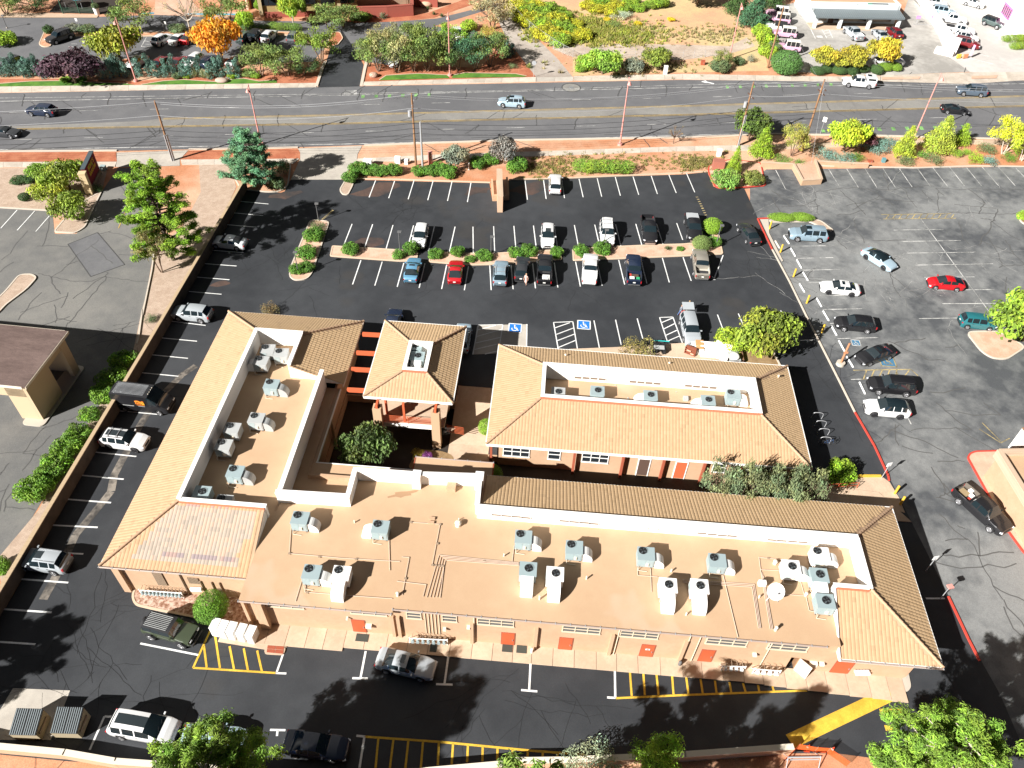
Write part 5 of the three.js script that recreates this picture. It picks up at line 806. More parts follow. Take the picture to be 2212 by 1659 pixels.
// rows in the main lot (A = nose away, T = nose towards the camera)
const A=91.5,T=-88.5;
car('suv','white','white sport utility car parked nose out above the strip beside the shrub gap',z5(513,535),T,{norails:1});
car('suv','white','white car with black grille and sunroof alone in the middle of the upper row',z5(1338,535),T,{sunroof:1,norails:1,darkRim:1});
car('bigsuv','white','large white sport utility car with roof rails beside a lamp post in the upper row',z5(1722,515),T,{rack:1,rail:M.white});
car('pickup','black','black pickup truck parked nose out with an empty bed, upper row',z5(1992,495),T,{darkRim:1});
car('pickup','black','black pickup truck with silver bed cover beside the round clipped shrubs',z6(68,480),T,{cover:paint([.45,.47,.48])});
car('suv','white','white car parked alone in the row along the road, nose to the kerb',z5(1386,195),A,{norails:1});
car('sedan','skyBlue','light blue sedan parked below the planting strip',z5(462,748),A,{sunroof:1});
car('coupe','red','small bright red coupe parked below the planting strip',z5(740,760),A+2);
car('suv','silverBlue','blue grey car with pale roof rails, left of the woman in a light dress',z5(1033,772),A,{rack:1,rail:M.galv});
car('suv','charcoal','dark grey car directly behind the woman in a light dress',z5(1172,745),A-2,{norails:1,sunroof:1});
const bt1=car('pickup','black','black pickup truck with white sheets in its bed',z5(1318,745),A,{hgt:.9});
const wt=car('pickup','white','white pickup truck with white bed lid, nose to the planting strip',z5(1612,742),A-3,{cover:paint(C.white),hgt:.9});
const bt2=car('pickup','navy','dark pickup truck loaded with white and green boxes',z5(1895,745),A-2,{hgt:.9});
car('pickup','gold','grey gold pickup truck with an empty pale bed at the end of the row',z6(118,710),A-2,{hgt:.9,liner:plain(.45,.42,.36)});
cargo(bt1,[[-1.9,.88,.2,1.1,.12,.9,M.hvacWhite,'sheet'],[-2.1,.98,.1,.7,.1,.6,M.white,'sheet',.2]],'white sheets lying in the bed of a black pickup truck');
cargo(bt2,[[-2.3,.95,-.3,.6,.35,.6,M.white,'box'],[-2.35,.98,.45,.5,.4,.4,plain(.02,.35,.14),'crate'],[-1.6,.9,.1,.5,.25,.9,M.woodDark,'box'],[-1.5,.92,-.5,.4,.25,.3,M.redPaint,'bag']],'white, green and brown boxes heaped in the bed of a dark pickup truck');
car('sedan','charcoal','black sedan driving along the aisle near the red kerb',z6(428,515),A+14,{glassroof:0});
const ss1=car('bigsuv','silver','silver car with raised tailgate, nose to the terrace, two people behind it',z9(48,145),T+3,{norails:1});
{const g=box(0,0,0,.06,1.1,1.4);const m=part('tailgate',g,paint(C.silver),ss1);m.position.set(-2.85,1.95,0);m.rotation.z=1.35;}
car('sedan','navy','dark blue car mostly hidden behind the tower roof',z8(335,95),A,{});
car('suv','paleBlue','pale blue car half hidden behind the right eave of the tower',z8(785,200),A,{norails:1});
// long left column
car('sedan',[.6,.62,.64],'pale sedan in the tree shade at the far end of the left wall',z4(1480,572),176);
car('suv','silver','silver car parked nose to the wall level with the tiled roof corner',z4(1245,1035),177,{norails:1});
const van=car('van','black','black delivery van with orange lettering parked along the left wall',z7(925,590),-3,{hgt:1.3});
car('suv','white','white car with a long sunroof parked tail to the left wall below the van',z7(808,862),-3,{sunroof:2,rack:1,darkRim:1,rail:M.trim});
car('suv','silver','silver car with dark sunroof parked nose to the wall at lower left',y1(280,648),177,{sunroof:1});
car('jeep','olive','olive green off-road car with black slatted hardtop and spare wheel, by the clipped round bush',y4(1105,205),-10,{hgt:1,ribs:1,ribM:M.hvacGrey,fender:M.trim});
car('sedan','silver','long silver sedan parked along the front walk by the orange doors',y5(420,430),-8,{sunroof:1});
car('minivan','white','white minivan with two dark roof windows beside the dumpsters',y4(935,840),-4,{sunroof:2});
car('sedan','paleBlue','pale blue car half hidden under the pine at the bottom edge',y4(1390,915),2);
car('sedan','navy','dark car standing in deep tree shade at the bottom edge',y4(2050,960),-2);
// right lot
car('bigsuv','silverBlue','blue grey car with sunroof under the planted kerb tip in the right lot',z6(812,525),180,{sunroof:1});
car('sedan','paleBlue','pale blue sedan with dark roof driving across the right lot',z6(1275,680),-52,{glassroof:1,darkRim:1});
car('sedan','white','white sedan with sunroof parked at the concrete wheel stops',z6(1020,868),176,{sunroof:1,darkRim:1});
car('hatch','red','red hatchback alone in the middle of the right lot',z6(1705,838),178);
car('suv','black','black car parked beyond the white sedan, between two yellow posts',z9(1118,108),178,{norails:1});
car('boxy','teal','boxy teal car by the curved island under the big tree at right',z9(1912,95),-3);
car('sedan','black','black sedan parked askew over the blue accessible bay',z9(1250,305),208,{sunroof:1});
car('bigsuv','black','large black car below the yellow hatched bay',z9(1352,510),179,{rail:M.trim});
car('suv','white','white car with black glass roof, last of the row at the wheel stops',z9(1322,655),178,{glassroof:1,norails:1,darkRim:1});
const bt3=car('pickup','black','black pickup truck with chrome bumper and loaded bed beside the pink roof at right',y3(1945,305),-58,{hgt:1,liner:plain(.12,.10,.08)});
cargo(bt3,[[-2.1,.9,.1,.9,.2,.8,plain(.3,.22,.12),'branches'],[-1.5,.92,-.25,.4,.25,.4,M.white,'bucket'],[-1.9,1.0,-.6,.4,.3,.35,M.white,'bag'],[-1.35,.9,.3,.3,.2,.3,M.redPaint,'can']],'branches, white bucket and red can in the bed of the pickup truck at right');
// on the road
car('suv','navy','dark blue car driving left on the far lanes',z1(270,716),178,{norails:1});
car('sedan','charcoal','dark grey sedan driving out of the left edge on the near lanes',z1(25,852),-2);
car('suv','paleBlue','pale blue car driving left in the middle of the road',z2(1105,662),178,{sunroof:1});
const camper=car('pickup','white','white pickup truck with a camper shell on the far lane',z3(1140,535),176,{cover:paint(C.white),cat:'pickup truck'});
part('camper_shell',new MB().box(-1.95,1.65,0,1.75,.75,1.8).box(-1.9,2.07,0,1.5,.1,1.6).geo,paint(C.white),camper);part('shell_window',new MB().box(-1.95,1.72,.905,1.3,.35,.02).box(-1.95,1.72,-.905,1.3,.35,.02).geo,M.carGlass,camper);part('roof_hatch',box(-1.5,2.14,0,.7,.05,.7),M.carGlass,camper);
car('bigsuv','greyBlue','blue grey car on the far lanes at the right edge',z3(1872,590),176);
car('coupe','black','black coupe driving right on the near lanes',z3(1765,705),-4);
// hotel lot
const F1={far:1};
[['bigsuv','black','black car parked by the sandy kerb tip of the hotel lot',z1(388,240),-120],['suv','white','white car, left of a white sedan in the hotel lot',z1(1055,255),72],['sedan','white','white sedan between a white and a red car in the hotel lot',z1(1160,248),76],['hatch','red','red car next to the white sedan, left of the orange tree',z1(1228,245),80],['sedan','silver','silver car half hidden behind the orange tree',z1(1345,262),80],['suv','sage','grey green car right of the orange tree',z1(1588,240),80],['jeep','black','black boxy car beside the white one in the hotel lot',z1(1660,232),84],['suv','white','white car right of the black boxy car in the hotel lot',z1(1745,232),84],['suv','grey','silver grey car half behind the green tree in the hotel lot',z1(1908,238),88],
 ['sedan','white','white car behind the hedge beside the pink lamp mast',z1(885,398),-108],['sedan','white','white car behind the hedge left of the purple tree',z1(298,420),-105],['suv','black','black car behind the hedge at the left edge',z1(72,415),-105],['sedan','black','second black car behind the hedge, closer to the purple tree',z1(170,425),-105],['suv','darkRed','dark red car behind the blue green hedge',z1(1065,405),72],['sedan','darkRed','dark red sedan behind the hedge, left of the white car',z1(1165,400),74],['suv','white','white car behind the hedge below the orange tree',z1(1255,395),-100],['suv','navy','dark blue car behind the hedge, right of the white car',z1(1362,400),80],['sedan','white','white car nose behind the green tree by the hedge',z1(1525,392),80],['sedan','white','white car in the small bay among the mesquite trees',z2(755,212),-72],['sedan','white','white car seen through gaps in the mesquite trees',z2(348,385),-90]].forEach(([k,c,l,at,h])=>car(k,c,l,at,h,F1));
// rental yard and dealer yard
[['safari','pinkC','pink tour car with white roof, nearest the road in the row of five',z3(685,298),172,[.75,.72,.64]],['safari','pinkC','pink tour car, second from the road in the row of five',z3(660,210),172,[.75,.72,.64]],['jeep','white','white off-road car with dark roof in the row of pink tour cars',z3(610,168),170,[.03,.03,.03]],['safari','pinkC','pink tour car behind the white one in the row of five',z3(622,120),172,[.75,.72,.64]],['safari','pinkC','pink tour car farthest from the road, beside the dark conifers',z3(615,78),172,[.75,.75,.72]]].forEach(([k,c,l,at,h,top])=>car(k,c,l,at,h,{far:1,top,open:1,hgt:1}));
car('pickup','silver','silver pickup truck parked at the rental office',z3(1108,210),105,{hgt:.9,liner:M.hvacWhite});
car('sedan','silver','silver sedan at the rental office behind a yellow tree',z3(1278,220),100);car('suv','darkRed','red car at the right end of the rental office',z3(1370,210),100,{norails:1});
car('pickup','white','white vehicle half hidden under the yellow trees by the road',z3(1335,402),10,F1);
[['bigsuv','darkRed','dark red car, nearest the road in the slanted row of the white yard',z3(1838,282),-22,{}],['suv','white','white car hidden behind the dark red car',z3(1838,240),-20,{}],['pickup','white','white pickup truck with black bed cover, third in the slanted row',z3(1795,196),-20,{cover:M.trim}],['pickup','white','white pickup truck with lidded bed, fourth in the slanted row',z3(1745,125),-18,{cover:paint(C.white)}],['bigsuv','paleBlue','white car with dark roof windows, fifth in the slanted row',z3(1690,75),-18,{}],['jeep','white','white off-road car farthest up the slanted row',z3(1645,22),-18,{top:[.5,.55,.58]}],['suv','white','white car alone at the top edge of the white yard',z3(1888,20),-38,{}],['jeep','sage','grey off-road car facing the pink window grille',z3(2018,142),-48,{hgt:1}]].forEach(([k,c,l,at,h,o])=>car(k,c,l,at,h,{far:1,...o}));

// ------------------------------------------------------------------ trees and shrubs
// a crown is a cloud of small leaf clusters gathered in clumps; every clump has its own tone
function leafCloud(seed,clumps,n,size,o={}){
  const r=rng(seed),pos=[],col=[],tot=clumps.reduce((a,c)=>a+(c.w||c.r[0]*c.r[1]),0);
  for(const c of clumps){
    const k=Math.round(n*(c.w||c.r[0]*c.r[1])/tot),tone=.68+r()*.64,hue=(r()- .5)*(o.hue??.3);
    for(let i=0;i<k;i++){
      let x,y,z,l;do{x=r()*2-1;y=r()*2-1;z=r()*2-1;l=Math.hypot(x,y,z);}while(l>1||l<.15);
      const q=(o.shell??.55)+(1 -(o.shell??.55))*r();x=x/l*q*(.85+.3*r());y=y/l*q;z=z/l*q*(.85+.3*r());
      const p=V(c.c[0]+x*c.r[0],c.c[1]+y*c.r[1],c.c[2]+z*c.r[2]);
      const d=V(x+(r()- .5)*1.3,y+(r()- .5)*1.3+(o.up??.15),z+(r()- .5)*1.3).normalize();
      const s=size*(.65+r()*.7),wd=s*(o.thin??.55),t=V(r()- .5,r()- .5,r()- .5).cross(d).normalize(),b=d.clone().cross(t).normalize();
      if(o.droop)d.lerp(V(0,-1,0),o.droop*r()).normalize();
      const A0=p.clone().addScaledVector(t,-s/2),B0=p.clone().addScaledVector(b,wd/2).addScaledVector(d,s*.12),C0=p.clone().addScaledVector(t,s/2),D0=p.clone().addScaledVector(b,-wd/2).addScaledVector(d,s*.12);
      const f=tone*(.55+r()*.85),cc=[clamp(f*(1+hue+(r()- .5)*.12),0,2),f,clamp(f*(1-hue*.8),0,2)];
      for(const v of[A0,B0,C0,A0,C0,D0]){pos.push(v.x,v.y,v.z);col.push(...cc);}
   }
 }
  const g=new THREE.BufferGeometry();g.setAttribute('position',new THREE.Float32BufferAttribute(pos,3));g.setAttribute('color',new THREE.Float32BufferAttribute(col,3));g.computeVertexNormals();return g;
}
const wobble=(r,a,b,n,k)=>{const P=[a];for(let i=1;i<n;i++)P.push(a.clone().lerp(b,i/n).add(V((r()- .5)*k,(r()- .5)*k*.4,(r()- .5)*k)));P.push(b);return P;};
function limb(mb,pts,r0,r1){for(let i=0;i+1<pts.length;i++)mb.bar(pts[i],pts[i+1],lerp(r0,r1,i/(pts.length-1)),6,lerp(r0,r1,(i+1)/(pts.length-1)));}
// templates are one unit wide (radius 1) and one unit high; each returns trunk and crown
const TPL={
  broad(s){const r=rng(s),cl=[],mb=new MB(),n=15;limb(mb,wobble(r,V(0,0,0),V(0,.5,0),3,.05),.06,.035);
    for(let i=0;i<n;i++){const a=i*2.4+r(),e=r(),q=.35+.42*Math.sqrt(e),y=.34+.5*(1-q*q*.8)*(.5+r()*.6);const c=V(Math.cos(a)*q,y,Math.sin(a)*q);cl.push({c:c.toArray(),r:[.34+r()*.14,.15+r()*.05,.34+r()*.14]});if(i % 2)limb(mb,wobble(r,V(0,.24+r()*.2,0),c,3,.05),.03,.008);}
    cl.push({c:[0,.72,0],r:[.5,.24,.5]});return[mb.geo,leafCloud(s,cl,2600,.12)];},
  airy(s){const r=rng(s),cl=[],mb=new MB();const stems=3;for(let k=0;k<stems;k++){const a=k*2.1+r(),top=V(Math.cos(a)*.3,.45,Math.sin(a)*.3);limb(mb,wobble(r,V(Math.cos(a)*.05,0,Math.sin(a)*.05),top,3,.06),.035,.02);
      for(let i=0;i<9;i++){const b=a+(r()- .5)*2.6,q=.3+r()*.6,c=V(Math.cos(b)*q,.42+r()*.5*(1.1-q*.5),Math.sin(b)*q);limb(mb,wobble(r,top,c,2,.08),.016,.005);cl.push({c:c.toArray(),r:[.26+r()*.14,.1+r()*.06,.26+r()*.14]});}}
    return[mb.geo,leafCloud(s,cl,2300,.085,{thin:.38,shell:.25,up:-.1})];},
  conifer(s){const r=rng(s),cl=[],mb=new MB();limb(mb,[V(0,0,0),V(.02,.5,0),V(0,.97,0)],.05,.008);
    for(let y=.1;y<.98;y +=.062){const w=(1-y)**.85*1.02,n=Math.max(3,Math.round(8*w));for(let i=0;i<n;i++){const a=i/n*6.283+y*20+r()*.5,q=w*(.62+r()*.25);cl.push({c:[Math.cos(a)*q*.72,y+.015,Math.sin(a)*q*.72],r:[.14+.24*w,.035+.02*r(),.14+.24*w],w:.03+w*.1});}}
    return[mb.geo,leafCloud(s,cl,3000,.1,{thin:.3,shell:.3,hue:.16})];},
  shrub(s){const r=rng(s),cl=[],mb=new MB();for(let i=0;i<5;i++){const a=i*1.257;limb(mb,[V(0,0,0),V(Math.cos(a)*.4,.4,Math.sin(a)*.4)],.04,.015);}
    for(let i=0;i<13;i++){const a=i*2.4,q=.2+.5*Math.sqrt(r());cl.push({c:[Math.cos(a)*q,.3+r()*.32*(1.2-q),Math.sin(a)*q],r:[.3+r()*.16,.24+r()*.1,.3+r()*.16]});}
    return[mb.geo,leafCloud(s,cl,2600,.125,{shell:.75})];},
  ball(s){const mb=new MB();limb(mb,[V(0,0,0),V(0,.4,0)],.07,.05);return[mb.geo,leafCloud(s,[{c:[0,.52,0],r:[.94,.5,.94]},{c:[.15,.5,.1],r:[.88,.46,.88]}],7500,.075,{shell:.95,hue:.1})];},
  spiky(s){const r=rng(s),mb=new MB(),pos=[],col=[];for(let i=0;i<150;i++){const a=r()*6.283,e=.25+r()*1.2,d=V(Math.cos(a)*Math.cos(e),Math.sin(e),Math.sin(a)*Math.cos(e)),t=V(-Math.sin(a),0,Math.cos(a)).multiplyScalar(.06),f=.7+r()*.5;for(const v of[t.clone(),d.clone().multiplyScalar(.95),t.clone().negate()]){pos.push(v.x,Math.max(.01,v.y),v.z);col.push(f,f,f);}}limb(mb,[V(0,0,0),V(0,.3,0)],.12,.08);const g=new THREE.BufferGeometry();g.setAttribute('position',new THREE.Float32BufferAttribute(pos,3));g.setAttribute('color',new THREE.Float32BufferAttribute(col,3));g.computeVertexNormals();return[mb.geo,g];},
  hedge(s){const r=rng(s),cl=[],mb=new MB();limb(mb,[V(0,0,0),V(0,.5,0)],.05,.03);for(let i=0;i<12;i++)cl.push({c:[-.8+i*.145,.5+(r()- .5)*.08,(r()- .5)*.2],r:[.24,.46,.85],w:1});return[mb.geo,leafCloud(s,cl,5200,.075,{shell:.8})];},
  column(s){const r=rng(s),cl=[],mb=new MB();limb(mb,[V(0,0,0),V(0,.6,0)],.08,.03);for(let i=0;i<10;i++){const y=.1+i*.085;cl.push({c:[(r()- .5)*.6,y,(r()- .5)*.6],r:[.5*(1.1-y*.6),.13,.5*(1.1-y*.6)],w:1});}return[mb.geo,leafCloud(s,cl,800,.16,{thin:.25,shell:.5,up:.8,hue:.08})];},
  bare(s){const r=rng(s),mb=new MB(),tips=[];limb(mb,wobble(r,V(0,0,0),V(0,.4,0),3,.04),.05,.03);for(let i=0;i<14;i++){const a=i*2.4,q=.3+r()*.7,c=V(Math.cos(a)*q,.55+r()*.45,Math.sin(a)*q),m=V(0,.3+r()*.2,0);const w=wobble(r,m,c,3,.08);limb(mb,w,.02,.005);for(let j=0;j<4;j++)limb(mb,[w[1+(j % 2)],c.clone().add(V((r()- .5)*.5,(r()- .3)*.2,(r()- .5)*.5))],.009,.003);tips.push({c:c.toArray(),r:[.2,.08,.2]});}return[mb.geo,leafCloud(s,tips,260,.06,{thin:.4,shell:.2})];},
  flatbush(s){const r=rng(s),cl=[];const mb=new MB();limb(mb,[V(0,0,0),V(0,.3,0)],.05,.03);for(let i=0;i<12;i++){const a=i*2.4,q=.65*Math.sqrt(r());cl.push({c:[Math.cos(a)*q,.3+r()*.3,Math.sin(a)*q],r:[.36,.3,.36]});}return[mb.geo,leafCloud(s,cl,1200,.1,{thin:.35,shell:.6})];},
};
const tplCache={},leafMats={};
function template(kind,v){const k=kind+v;return tplCache[k]||(tplCache[k]=TPL[kind](1000+v*77+kind.length*13));}
function leafMat(c,tr=.25){const k=c.join()+tr;return leafMats[k]||(leafMats[k]=new THREE.MeshPhysicalMaterial({color:rgb(...c.map((q)=>Math.min(.8,q*1.45))),vertexColors:true,roughness:.85,transmission:tr,thickness:0,side:THREE.DoubleSide}));}
let pv=0;
function plant(kind,label,base,r,h,c,o={}){                      // base: sighting of the foot; h: height or sighting of the tip
  const p=base.isVector3?base:G(...base,o.y||0),H=Array.isArray(h)?clamp(heightOf(p,...h),.5,26):h,[tg,cg]=template(kind,pv++ %(o.vars||3));
  const low=['shrub','ball','spiky','hedge','column','flatbush'].includes(kind);
  const t=thing(o.name||(low?(kind==='hedge'?'hedge':'shrub'):kind==='conifer'?'conifer_tree':'tree'),label,o.cat||(low?(kind==='hedge'?'hedge':'shrub'):'tree'),V(p.x,(o.y||0)- .02,p.z),o.turn??pv*1.7,o.group);
  const cr=part(low?'foliage':'crown',cg,leafMat(c,o.tr),t),tk=part(low?'stem':'trunk',tg,o.trunk||M.trunk,t);
  const sc=[r,H,o.rz||r];cr.scale.set(...sc);tk.scale.set(...sc);return t;
}
const GREEN={juniper:[.085,.20,.015],lime:[.23,.34,.018],yellow:[.36,.30,.02],orange:[.46,.225,.012],purple:[.055,.022,.034],pine:[.10,.20,.025],dark:[.045,.10,.02],olive:[.115,.16,.06],grey:[.17,.19,.13],blue:[.125,.225,.18],mesq:[.15,.21,.045],pale:[.28,.27,.11],bright:[.17,.29,.02],brown:[.20,.15,.06],plum:[.10,.035,.04],spruce:[.05,.135,.06],teal:[.10,.21,.13]};
// planted strips and islands of the main lot
[[z5(60,640),1.25,1.0,'low green juniper at the left tip of the left planting strip'],[z5(372,672),.9,.8,'small juniper beside the lamp post in the left planting strip'],[z5(455,640),1.1,1.2,'taller juniper at the right end of the left planting strip'],[z5(612,670),1.05,.9,'juniper at the left end of the middle planting strip'],[z5(752,660),.95,1.1,'juniper above the red coupe'],[z5(835,697),.75,.6,'smallest juniper of the middle planting strip'],[z5(925,680),1.15,.9,'juniper below the second lamp post'],[z5(1130,665),1.1,1.0,'red flecked juniper behind the blue grey car'],[z5(1215,652),1.15,1.1,'juniper behind the dark grey car'],[z5(1395,660),.95,.9,'juniper at the right end of the middle planting strip'],
 [z5(1550,650),1.1,1.0,'juniper at the left end of the right planting strip'],[z5(1685,640),1.2,1.2,'juniper behind the white pickup truck'],[z4(2040,560),1.35,1.4,'round juniper in the middle of the lamp post island'],[z4(1990,665),1.3,1.2,'wide juniper above the second lamp of the island'],[z4(1990,755),1.0,.9,'right juniper at the lower end of the lamp post island'],[z4(1920,770),.95,.9,'left juniper at the lower end of the lamp post island'],[z6(205,590),.95,.9,'juniper beside the leaning lamp post at the strip end'],
 [z5(60,175),1.2,1.1,'juniper at the lower left of the entrance planting'],[z5(110,120),1.5,1.2,'first juniper of the entrance planting row'],[z5(190,130),1.4,1.0,'second juniper of the entrance planting row'],[z5(270,135),1.3,1.1,'third juniper of the entrance planting row'],[z5(345,130),1.2,1.2,'fourth juniper of the entrance planting row'],[z5(510,135),1.3,1.0,'left juniper of the group before the utility pole'],[z5(590,135),1.2,1.1,'middle juniper of the group before the utility pole'],[z5(690,140),1.5,1.2,'right juniper of the group before the utility pole'],
 [z5(880,85),1.3,1.2,'juniper left of the grey shrub by the road'],[z5(960,55),1.4,1.0,'juniper between the two grey trees'],[z5(1140,110),1.6,1.6,'dark juniper below the larger grey tree'],[z2(625,1098),1.1,.9,'juniper at the foot of the utility pole'],
].forEach(([b,r,h,l])=>plant('shrub',l,b,r*1.1,h*1.55,GREEN.juniper));
plant('hedge','clipped green hedge on the bank above the first parking row',z5(1695,125),4.6,2.3,[.15,.24,.02],{rz:1.15,turn:.06});
plant('broad','grey green round tree left of the pair by the footpath',z2(740,1085),2.1,3.6,GREEN.grey);plant('broad','silvery grey tree, taller one of the pair by the footpath',z2(1055,1060),2.3,4.4,[.20,.19,.165]);
plant('flatbush','rosemary like shrub at the top of the lamp post island',z4(2060,490),1.4,1.3,GREEN.olive);
plant('ball','clipped round shrub, upper of two at the strip end',z6(182,510),1.35,2.1,GREEN.bright);plant('ball','paler clipped round shrub, lower of two at the strip end',z6(118,620),1.25,1.9,[.17,.24,.06]);
plant('spiky','small spiky plant in the right planting strip',z5(2112,625),.7,.8,GREEN.olive);plant('shrub','small juniper at the far right of the right planting strip',z5(2195,625),.6,.6,GREEN.juniper);
plant('ball','low oval hedge, left of two by the kerb tip',z6(632,430),1.9,1.0,GREEN.bright,{rz:.9,turn:0});plant('ball','low oval hedge, right of two by the kerb tip',z6(760,428),1.8,1.0,GREEN.bright,{rz:.9,turn:0});
plant('ball','big clipped round bush beside the olive green off-road car',y1(1390,985),1.42,2.3,[.11,.24,.016]);
// left of the lot: the tall pine, the blue-green tree and the sign planting
pine('blue green feathery tree beside the lot entrance',G(...z4(1650,205)),heightOf(G(...z4(1650,205)),...z4(1600,-130)),3.9,[.13,.27,.14],21,{low:.06,n:24000,size:.34,pow:.55,nb:60});plant('shrub','small shrub at the foot of the blue green tree',z4(1800,220),1.3,2.2,GREEN.olive);plant('flatbush','dark shrub right of the blue green tree',z4(1840,130),1.6,3,GREEN.dark);
plant('airy','pale willowy little tree leaning over the gravel below the tall pine',z4(1050,770),2.3,z4(950,470),GREEN.pale);
[[[283,155],2.1,[280,62],GREEN.bright,'small green tree behind the sign planting'],[[455,235],3.2,[450,35],[.20,.26,.02],'yellow green tree right behind the monument sign'],[[335,300],2.6,[300,170],[.24,.28,.02],'yellow green tree left of the monument sign'],[[490,430],2.7,[440,255],[.19,.26,.025],'green tree on the gravel tip of the sign island']].forEach(([b,r,t,c,l])=>plant('broad',l,z4(...b),r,z4(...t),c));
[[[130,185],1.3,1],[[195,180],1.2,1.2]].forEach(([b,r,h],i)=>plant('shrub',['low spreading shrub at the left edge of the sign planting','low shrub beside the small green tree of the sign planting'][i],z4(...b),r,h,GREEN.dark));plant('ball','small round shrub alone on the gravel',z4(165,300),.8,1,GREEN.dark);plant('flatbush','dark shrub in front of the monument sign',z4(640,240),1.1,1.2,GREEN.dark);plant('flatbush','small shrub on the gravel beside the left wall',z7(985,90),1,1,GREEN.dark);
[[z7(810,375),2.0,2.2,'first bush along the left wall, nearest the road'],[z7(745,490),2.1,2.2,'second bush along the left wall'],[z7(685,590),1.9,2.1,'third bush along the left wall, beside the van'],[z7(585,715),1.5,1.3,'thin bush along the left wall below the van'],[z7(520,860),1.9,2.0,'bush along the left wall beside the white car'],[z7(450,950),2.1,2.2,'thick bush along the left wall, middle of the long group'],[z7(375,1050),2.1,2.2,'thick bush along the left wall, lower end of the long group'],[y1(330,120),1.8,2.0,'bush along the left wall above its last companion'],[y1(240,220),2.2,2.4,'last large bush along the left wall'],[y1(10,700),1.2,1.4,'small bush at the left picture edge by the wall']].forEach(([b,r,h,l])=>plant('shrub',l,b,r*.84,h*.95,[.13,.25,.015],{tr:.3}));
// courtyard and walls
plant('broad','dense dark tree in the sunken courtyard',V(-16.4,-1,-48.8),2.6,5.6,[.10,.15,.03],{y:-1});
plant('shrub','purple flowering shrub at the foot of the courtyard pier',V(-10.7,-1,-50.3),.7,.8,[.24,.06,.24],{y:-1});plant('flatbush','yellow green shrub beside the purple one',V(-11.7,-1,-50.5),.8,.9,GREEN.yellow,{y:-1});
plant('ball','round green bush at the left front corner of the middle building',V(-4.0,-1,-47.6),1.3,2.6,GREEN.bright,{y:-1});plant('ball','narrow green bush under the left eave of the middle building',V(-4.9,0,-53.5),.9,1.8,GREEN.bright);
[[5.2,-47.2,'brown leaved shrub in front of the middle building windows'],[7.9,-47.0,'brown leaved shrub in front of the middle building door'],[13.5,-46.4,'low yellowish shrub in the narrow court'],[19.2,-47.2,'brown leaved shrub near the olive trees']].forEach(([x,z,l])=>plant('flatbush',l,V(x,-1,z),1.0,1.4,GREEN.brown,{y:-1}));
[[z9(105,1090),'left'],[z9(235,1050),'second'],[y3(420,150),'middle'],[z9(560,1090),'fourth'],[y3(680,140),'right']].forEach(([b],i)=>{const p=V(18.3+i*1.95,-.6,-46.9+(i % 2)*.5);plant('airy',['leftmost','second','middle','fourth','rightmost'][i]+ ' olive tree of the clump between the two tiled roofs',p,2.1,7.0+(i % 2)*.5,[.16,.2,.09],{y:-.9,group:'olive trees between the roofs'});});
plant('shrub','bright green bush at the corner of the driveway and the middle building',z9(1005,1100),1.65,2.4,[.20,.33,.015]);
plant('broad','yellow green tree over the bays behind the middle building',z9(505,290),3.6,z9(560,40),[.19,.235,.018]);plant('shrub','round yellow green bush left of that tree',z9(315,255),2.2,2.6,[.24,.33,.018]);
plant('flatbush','reddish brown bush behind the middle building',z8(1915,320),2.3,2.6,[.22,.19,.05]);plant('flatbush','small brownish bush behind the left wing roof',z4(1750,1035),1.5,1.6,GREEN.brown);
plant('broad','big yellow green tree cut by the right picture edge',z9(2200,215),5.2,z6(2190,880),[.20,.29,.018]);plant('shrub','yellow shrub in the bed at the right picture edge',z6(2205,420),1.2,1.2,GREEN.lime);
// along the near side of the road, right part
plant('broad','dark green tree behind the utility pole by the road',z3(425,905),3.2,z3(430,690),[.09,.14,.015]);plant('conifer','light green tree in front of the dark one by the road',z3(500,1010),2.7,z3(520,825),GREEN.lime);plant('airy','thin pale tree left of the wooden utility pole',z3(705,1010),2.3,z3(735,790),[.28,.28,.05]);
plant('broad','bright yellow green tree right of the wooden utility pole',z3(1040,985),3.0,z3(1060,750),[.38,.45,.02]);plant('broad','small purple leaved tree by the road',z3(1160,960),1.9,z3(1200,840),GREEN.plum);plant('conifer','yellowish feathery tree left of the pink lamp mast',z3(1420,1010),2.5,z3(1430,800),[.30,.36,.03]);plant('conifer','broad yellowish feathery tree right of the pink lamp mast',z3(1640,980),3.6,z3(1650,735),[.30,.36,.04]);plant('conifer','smaller feathery tree behind the broad one',z3(1790,930),2.2,z3(1810,790),GREEN.lime);
plant('airy','tall bright leafy tree at the right edge by the road',z3(2075,1000),3.3,z3(2060,720),[.42,.44,.02],{trunk:M.trunkPale});plant('airy','second bright leafy tree at the very right edge by the road',z3(2190,1040),2.8,z3(2190,750),[.40,.42,.02],{trunk:M.trunkPale});
plant('conifer','small drooping tree at the foot of the grey utility pole',z6(325,120),1.6,z3(345,945),GREEN.lime);plant('shrub','leafy green bush on the corner bed with the red kerb',z6(275,205),2.2,z6(280,80),[.15,.26,.04]);plant('shrub','reddish green bush right of the leafy one on the corner bed',z6(450,190),1.7,2.2,[.16,.19,.03]);
plant('bare','bare twiggy little tree on the bank by the road',z2(2150,930),1.5,z2(2150,830),GREEN.brown);
